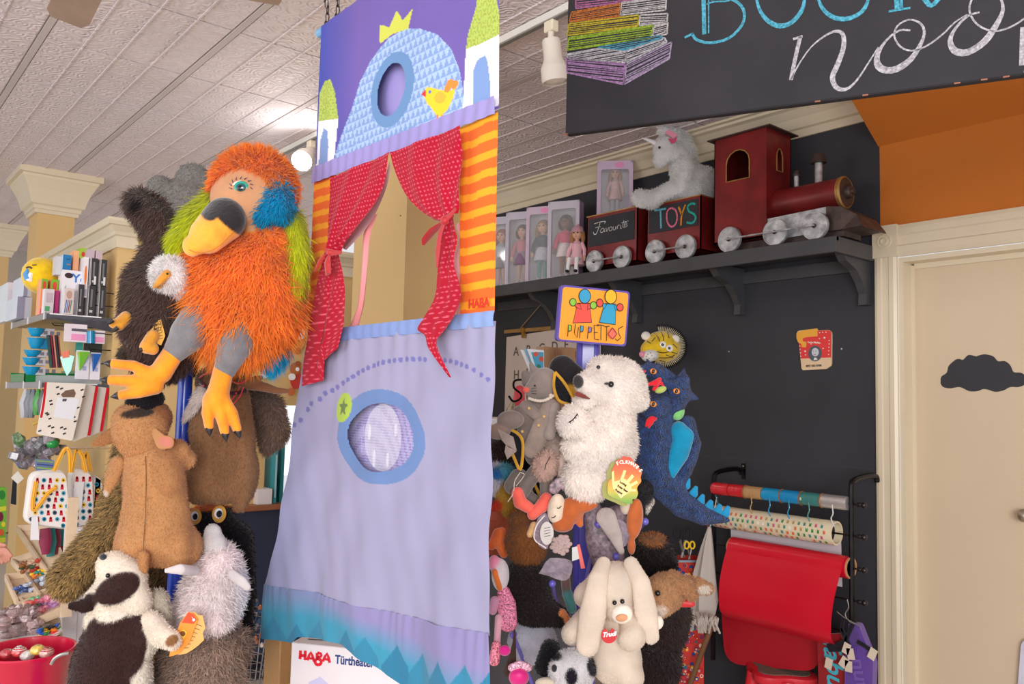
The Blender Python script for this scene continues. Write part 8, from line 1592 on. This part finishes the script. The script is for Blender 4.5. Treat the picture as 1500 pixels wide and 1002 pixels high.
# red roll with hanging sheet
REDP = mat('red_gloss_paper', .3, col=(214, 14, 44), coat=.3, var=.03, vscale=3)
t = thing('paper_roll', 'glossy red wrapping paper roll with wide hanging sheet', 'paper roll', ((xl+xr)/2, yr-.02, zr3-.35)); xa = PY(1068, 806, yr-.03)[0]; xb = PY(1240, 831, yr-.03)[0]; Rr = .047
B().lathe([(Rr, 0), (Rr, xb-xa)], (xa, yr, zr3), (1, 0, 0), 36).build('roll', REDP, t, smooth=True)
for x in (xa-.006, xb): B((190, 140, 100)).lathe([(Rr*.98, 0), (Rr*.98, .006), (Rr*.8, .006), (Rr*.8, 0)], (x, yr, zr3), (1, 0, 0), 30).build('card_core', CARD, t, smooth=True)
prof = []
for s in np.linspace(0, 1, 40):
    if s < .12: a = math.radians(100*s/.12); prof.append((yr-Rr*1.03*math.sin(a), zr3+Rr*1.03*math.cos(a)))
    else:
        q = (s-.12)/.88; z = zr3-.0-q*.345; y = yr-Rr*1.03-.05*math.sin(q*math.pi*.9)-.02*q; 
        if q > .8: y += .30*(q-.8)**1.3; z += .25*(q-.8)**1.6
        prof.append((y, z))
V = []; nx = 24
for i in range(nx+1):
    u = i/nx; x = xa+(xb-xa-.008)*u
    for (y, z) in prof: V.append((x-(zr3-z)*.07*(u)-.0*(1-u), y+.006*math.sin(u*5), z))
n = len(prof); F = [(i*n+j, (i+1)*n+j, (i+1)*n+j+1, i*n+j+1) for i in range(nx) for j in range(n-1)]; mk('hanging_sheet', V, F, REDP, t, smooth=True)
t = thing('red_folder', 'large red rounded card portfolio leaning behind the red sheet', 'folder', PY(1125, 970, yr+.08)); pl = Pl((0, yr+.06, 0), (1, 0, 0)); P = rq([(1053, 845), (1200, 850), (1200, 985), (1062, 972)], 26, 6)
for i, o in enumerate((0, -.03)): b = B().plate([(u-.01*i, v+.01*i) for u, v in pl.px(P)], pl.pt(0, 0, o), pl.ex, pl.ey, .004); b.build('sheet', mat('red_card', .5, col=(176, 14, 34), var=.05), t)
# red stool with grey grip top
zs = .26; sc_ = None
t = thing('step_stool', 'small red plastic step stool with grey textured top', 'stool', (0, 0, 0)); ctr = PZ(1144, 979, .30); t.location = (ctr[0], ctr[1], 0)
def sq(r, n=36, p=.14): return [(r*(1+p*math.cos(4*a))*math.cos(a), r*(1+p*math.cos(4*a))*math.sin(a)) for a in np.linspace(0, 2*np.pi, n+1)[:-1]]
rg = lambda r, z: [(ctr[0]+x, ctr[1]+y, z) for x, y in sq(r)]
RP = mat('red_plastic', .35, col=(214, 40, 54), var=.02); B().loops([rg(.150, .262), rg(.155, .27), rg(.152, .295), rg(.14, .302)]).build('seat', RP, t, smooth=True); B((110, 96, 86)).loops([rg(.125, .302), rg(.124, .305)]).build('grip_top', mat('grip_rubber', .9, col=(128, 112, 98), bump=1, bscale=250, var=.25, vscale=120), t)
for a in (.79, 2.36, 3.93, 5.5): u = unit(a); c = np.array([ctr[0], ctr[1], 0]); B().tube([c+u*.125+[0, 0, .28], c+u*.165+[0, 0, 0]], [.03, .026], 10).build('leg', RP, t, smooth=True)
B().tube([(ctr[0]+.14*math.cos(a), ctr[1]+.14*math.sin(a), .12) for a in np.linspace(0, 2*np.pi, 25)], .012, 8).build('ring', RP, t, smooth=True)
# bags hanging at the lower right of the rack
yv = yr-.03
t = thing('red_bag', 'dark red cloth bag with turquoise script beside the stool', 'bag', PY(1212, 1005, yv)); pl = Pl((0, yv, 0), (1, 0, 0)); B((150, 16, 28)).plate(pl.px(rq([(1197, 930), (1232, 928), (1248, 1010), (1200, 1040)], 6, 4)), pl.pt(0, 0, 0), pl.ex, pl.ey, .03).build('bag_body', SATIN, t)
text('fabu', pl.pt(*pl.at(1206, 936), .002), np.array([.12, 0, -.99]), np.array([.99, 0, .12]), .115, (70, 176, 196), t, bold=.002, shear=.3)
t = thing('purple_bag', 'purple satin bag with embossed letters hanging by the door trim', 'bag', PY(1265, 1005, yv-.03)); B((96, 62, 150)).plate(pl.px(rq([(1250, 912), (1262, 912), (1284, 968), (1282, 1030), (1242, 1030), (1243, 960)], 5, 4)), pl.pt(0, 0, .03), pl.ex, pl.ey, .04).build('bag_body', SATIN, t); B((84, 56, 128)).plate(pl.px([(1249, 912), (1257, 911), (1268, 944), (1250, 946)]), pl.pt(0, 0, .036), pl.ex, pl.ey, .004).build('top_flap', SATIN, t); text('nut', pl.pt(*pl.at(1252, 962), .032), np.array([.2, 0, -.98]), np.array([.98, 0, .2]), .09, (116, 84, 166), t, bold=.002)
t = thing('strap_bundle', 'dark straps with cream tags knotted between the two bags', 'straps', PY(1240, 960, yv-.02)); b = B((30, 28, 36))
for P in ([(1232, 920), (1240, 935), (1226, 945), (1212, 946)], [(1250, 912), (1240, 935), (1236, 950), (1214, 952)], [(1256, 940), (1272, 950), (1280, 960)], [(1236, 905), (1234, 925), (1244, 945)]): b.tube(spline([PY(x, y, yv-.04) for x, y in P], 4), .009, 6, flat=.5)
b.build('strap', CLOTH, t)
for x, y, a in ((1240, 950, .3), (1246, 958, -.2), (1236, 970, .5), (1278, 958, .4), (1243, 976, 0), (1214, 972, .2)): B((214, 196, 178)).box(PY(x, y, yv-.05), (.03, .004, .045), R=rotm('Y', a)).build('paper_tag', CARD, t)
b = B(); b = B((200, 200, 200))
for P in ([(1241, 878), (1243, 890), (1238, 900), (1244, 910), (1252, 914)], [(1226, 896), (1236, 904), (1250, 912), (1262, 920)]): b.tube(spline([PY(x, y, yv-.05) for x, y in P], 4), .002, 6)
b.build('wire_hanger', METAL, t)
# canvas bag, stick and tassel
yk = 3.35; t = thing('canvas_bag', 'pale canvas drawstring bag hanging from ribbons left of the red paper', 'bag', PY(1025, 905, yk)); pl = Pl((0, yk, 0), (1, 0, 0))
rings = []
for y, x0, x1, dpt in ((772, 1038, 1041, .01), (800, 1030, 1043, .03), (840, 1020, 1046, .05), (875, 1014, 1050, .06), (905, 1018, 1044, .05), (925, 1030, 1040, .02)):
    a, d = PY(x0, y, yk), PY(x1, y, yk); c = (a+d)/2; w = (d-a)[0]/2; rings.append([(c[0]+w*math.cos(s)*(1+.12*math.cos(5*s)), c[1]+dpt*math.sin(s)*(1+.2*math.cos(5*s)), c[2]) for s in np.linspace(0, 2*np.pi, 25)[:-1]])
B((196, 186, 178)).loops(rings[::-1]).build('bag_body', CLOTH, t, smooth=True)
for P, c in (([(1040, 772), (1046, 750), (1050, 728)], (206, 200, 190)), ([(1038, 775), (1034, 760), (1044, 735)], (150, 60, 50)), ([(1040, 775), (1052, 745), (1048, 725)], (40, 120, 130)), ([(1022, 812), (1034, 785), (1046, 740)], (120, 90, 70))): B(c).tube(spline([PY(x, y, yk) for x, y in P], 4), .0025, 6).build('drawstring', CLOTH, t)
t = thing('string_mop', 'knotted pale string mop head on a brown wooden stick', 'mop', PY(1010, 1002, 3.3)); B((120, 84, 56)).tube([PY(1043, 915, 3.3), PY(1008, 1010, 3.3)], .013, 12).build('stick', WOOD, t, smooth=True)
b = B((200, 188, 178)); rr = random.Random(2)
for i in range(34): x = 1012+i*1.15; b.tube(spline([PY(x, 896+rr.uniform(-3, 5)+(x-1012)*.25, 3.26), PY(x+rr.uniform(-4, 4), 908+rr.uniform(-4, 4), 3.22), PY(x+rr.uniform(-8, 8), 920+rr.uniform(-6, 8), 3.24)], 3), .005, 6)
b.build('mop_strings', CLOTH, t, kind='stuff')
# colourful paper bin with scissors
t = thing('patterned_bin', 'tall red and orange patterned bin holding scissors', 'bin', PY(1000, 1002, 3.38)); e = hdir(1000, 900, 4.2, .0); top = PY(1004, 817, 3.42); PAT = None
zt3 = top[2]; c0 = np.array([top[0], top[1], 0]); b = B((206, 50, 40)); w = .075; h = zt3-.05
for s in (-1, 1): b.box(c0+e*w*s+np.array([0, 0, h/2+.05]), (.004, .14, h), R=np.stack([e, np.cross([0, 0, 1], e), [0, 0, 1]], 1))
ey_ = np.cross([0, 0, 1], e)
for s in (-1, 1): b.box(c0+ey_*.07*s+np.array([0, 0, h/2+.05]), (2*w, .004, h), R=np.stack([e, ey_, [0, 0, 1]], 1))
b.build('bin_body', CARD, t); B((150, 180, 200)).box(c0-ey_*.072+np.array([0, 0, zt3-.004]), (2*w+.01, .006, .01), R=np.stack([e, ey_, [0, 0, 1]], 1)).build('rim', CARD, t)
plb = Pl(c0-ey_*.0725, e); rr = random.Random(12); its = []
for i in range(170):
    u, v = rr.uniform(-w+.01, w-.01), rr.uniform(.1, zt3-.02); r = rr.uniform(.005, .013); c = rr.choice([(236, 120, 40), (246, 170, 50), (20, 120, 150), (130, 40, 120), (220, 60, 110), (200, 30, 40), (40, 60, 140), (240, 200, 190)]); its.append((circ(u, v, r, n=9), c)); its.append((circ(u, v, r*.5, n=7), rr.choice([(206, 50, 40), (250, 220, 120), (30, 90, 140)])))
fills(t, plb, its, 'swirl_print', px=False, step=.00001)['kind'] = 'stuff'
def scissors(label, x, y, c, s, D=4.1, tilt=0):
    t = thing('scissors', label, 'scissors', W(x, y+16*s, D)); k = D/FL
    for sg in (-1, 1):
        cc = W(x+5.5*s*sg, y-6*s-abs(tilt)*sg, D); ring = [cc+k*s*(4.4*math.cos(a)*_r+np.array([0, 0, 6.8*math.sin(a)])) for a in np.linspace(0, 2*np.pi, 19)]; B(c).tube(ring, k*s*1.7, 8, caps=False).build('handle', MATTE, t, smooth=True)
        B((170, 170, 176)).tube([W(x+3.5*s*sg, y+1*s, D), W(x-1.5*s*sg, y+22*s, D)], [k*s*2.2, k*s*1.4], 4, flat=.3).build('blade', METAL, t)
scissors('black handled scissors standing in the patterned bin', 1000, 789, (26, 26, 30), 1.25); scissors('yellow handled scissors standing in the patterned bin', 1010, 803, (236, 196, 30), .75, 4.05)
t = thing('mesh_bin', 'dark wire mesh bin behind the stool near the wall', 'bin', PZ(1060, 985, .0)); b = B((50, 46, 50)); c = PZ(1062, 990, .02)
for k in range(16): b.tube([c+np.array([.09*math.cos(a), .09*math.sin(a), .018*k]) for a in np.linspace(0, 2*np.pi, 21)], .0018, 4, caps=False)
for a in np.linspace(0, 2*np.pi, 29)[:-1]: b.tube([c+np.array([.09*math.cos(a), .09*math.sin(a), 0]), c+np.array([.09*math.cos(a), .09*math.sin(a), .27])], .0016, 4)
b.build('wire_mesh', METAL, t, kind='stuff')
t = thing('white_pouch', 'pale translucent pouch hanging on the door at the right frame edge', 'bag', PY(1500, 1010, YW+.05)); pl = Pl((0, YW+.06, 0), (1, 0, 0)); B((206, 204, 222)).plate(pl.px(rq([(1496, 938), (1530, 930), (1540, 1040), (1488, 1040)], 10, 5)), pl.pt(0, 0, 0), pl.ex, pl.ey, .02).build('pouch_body', SATIN, t)
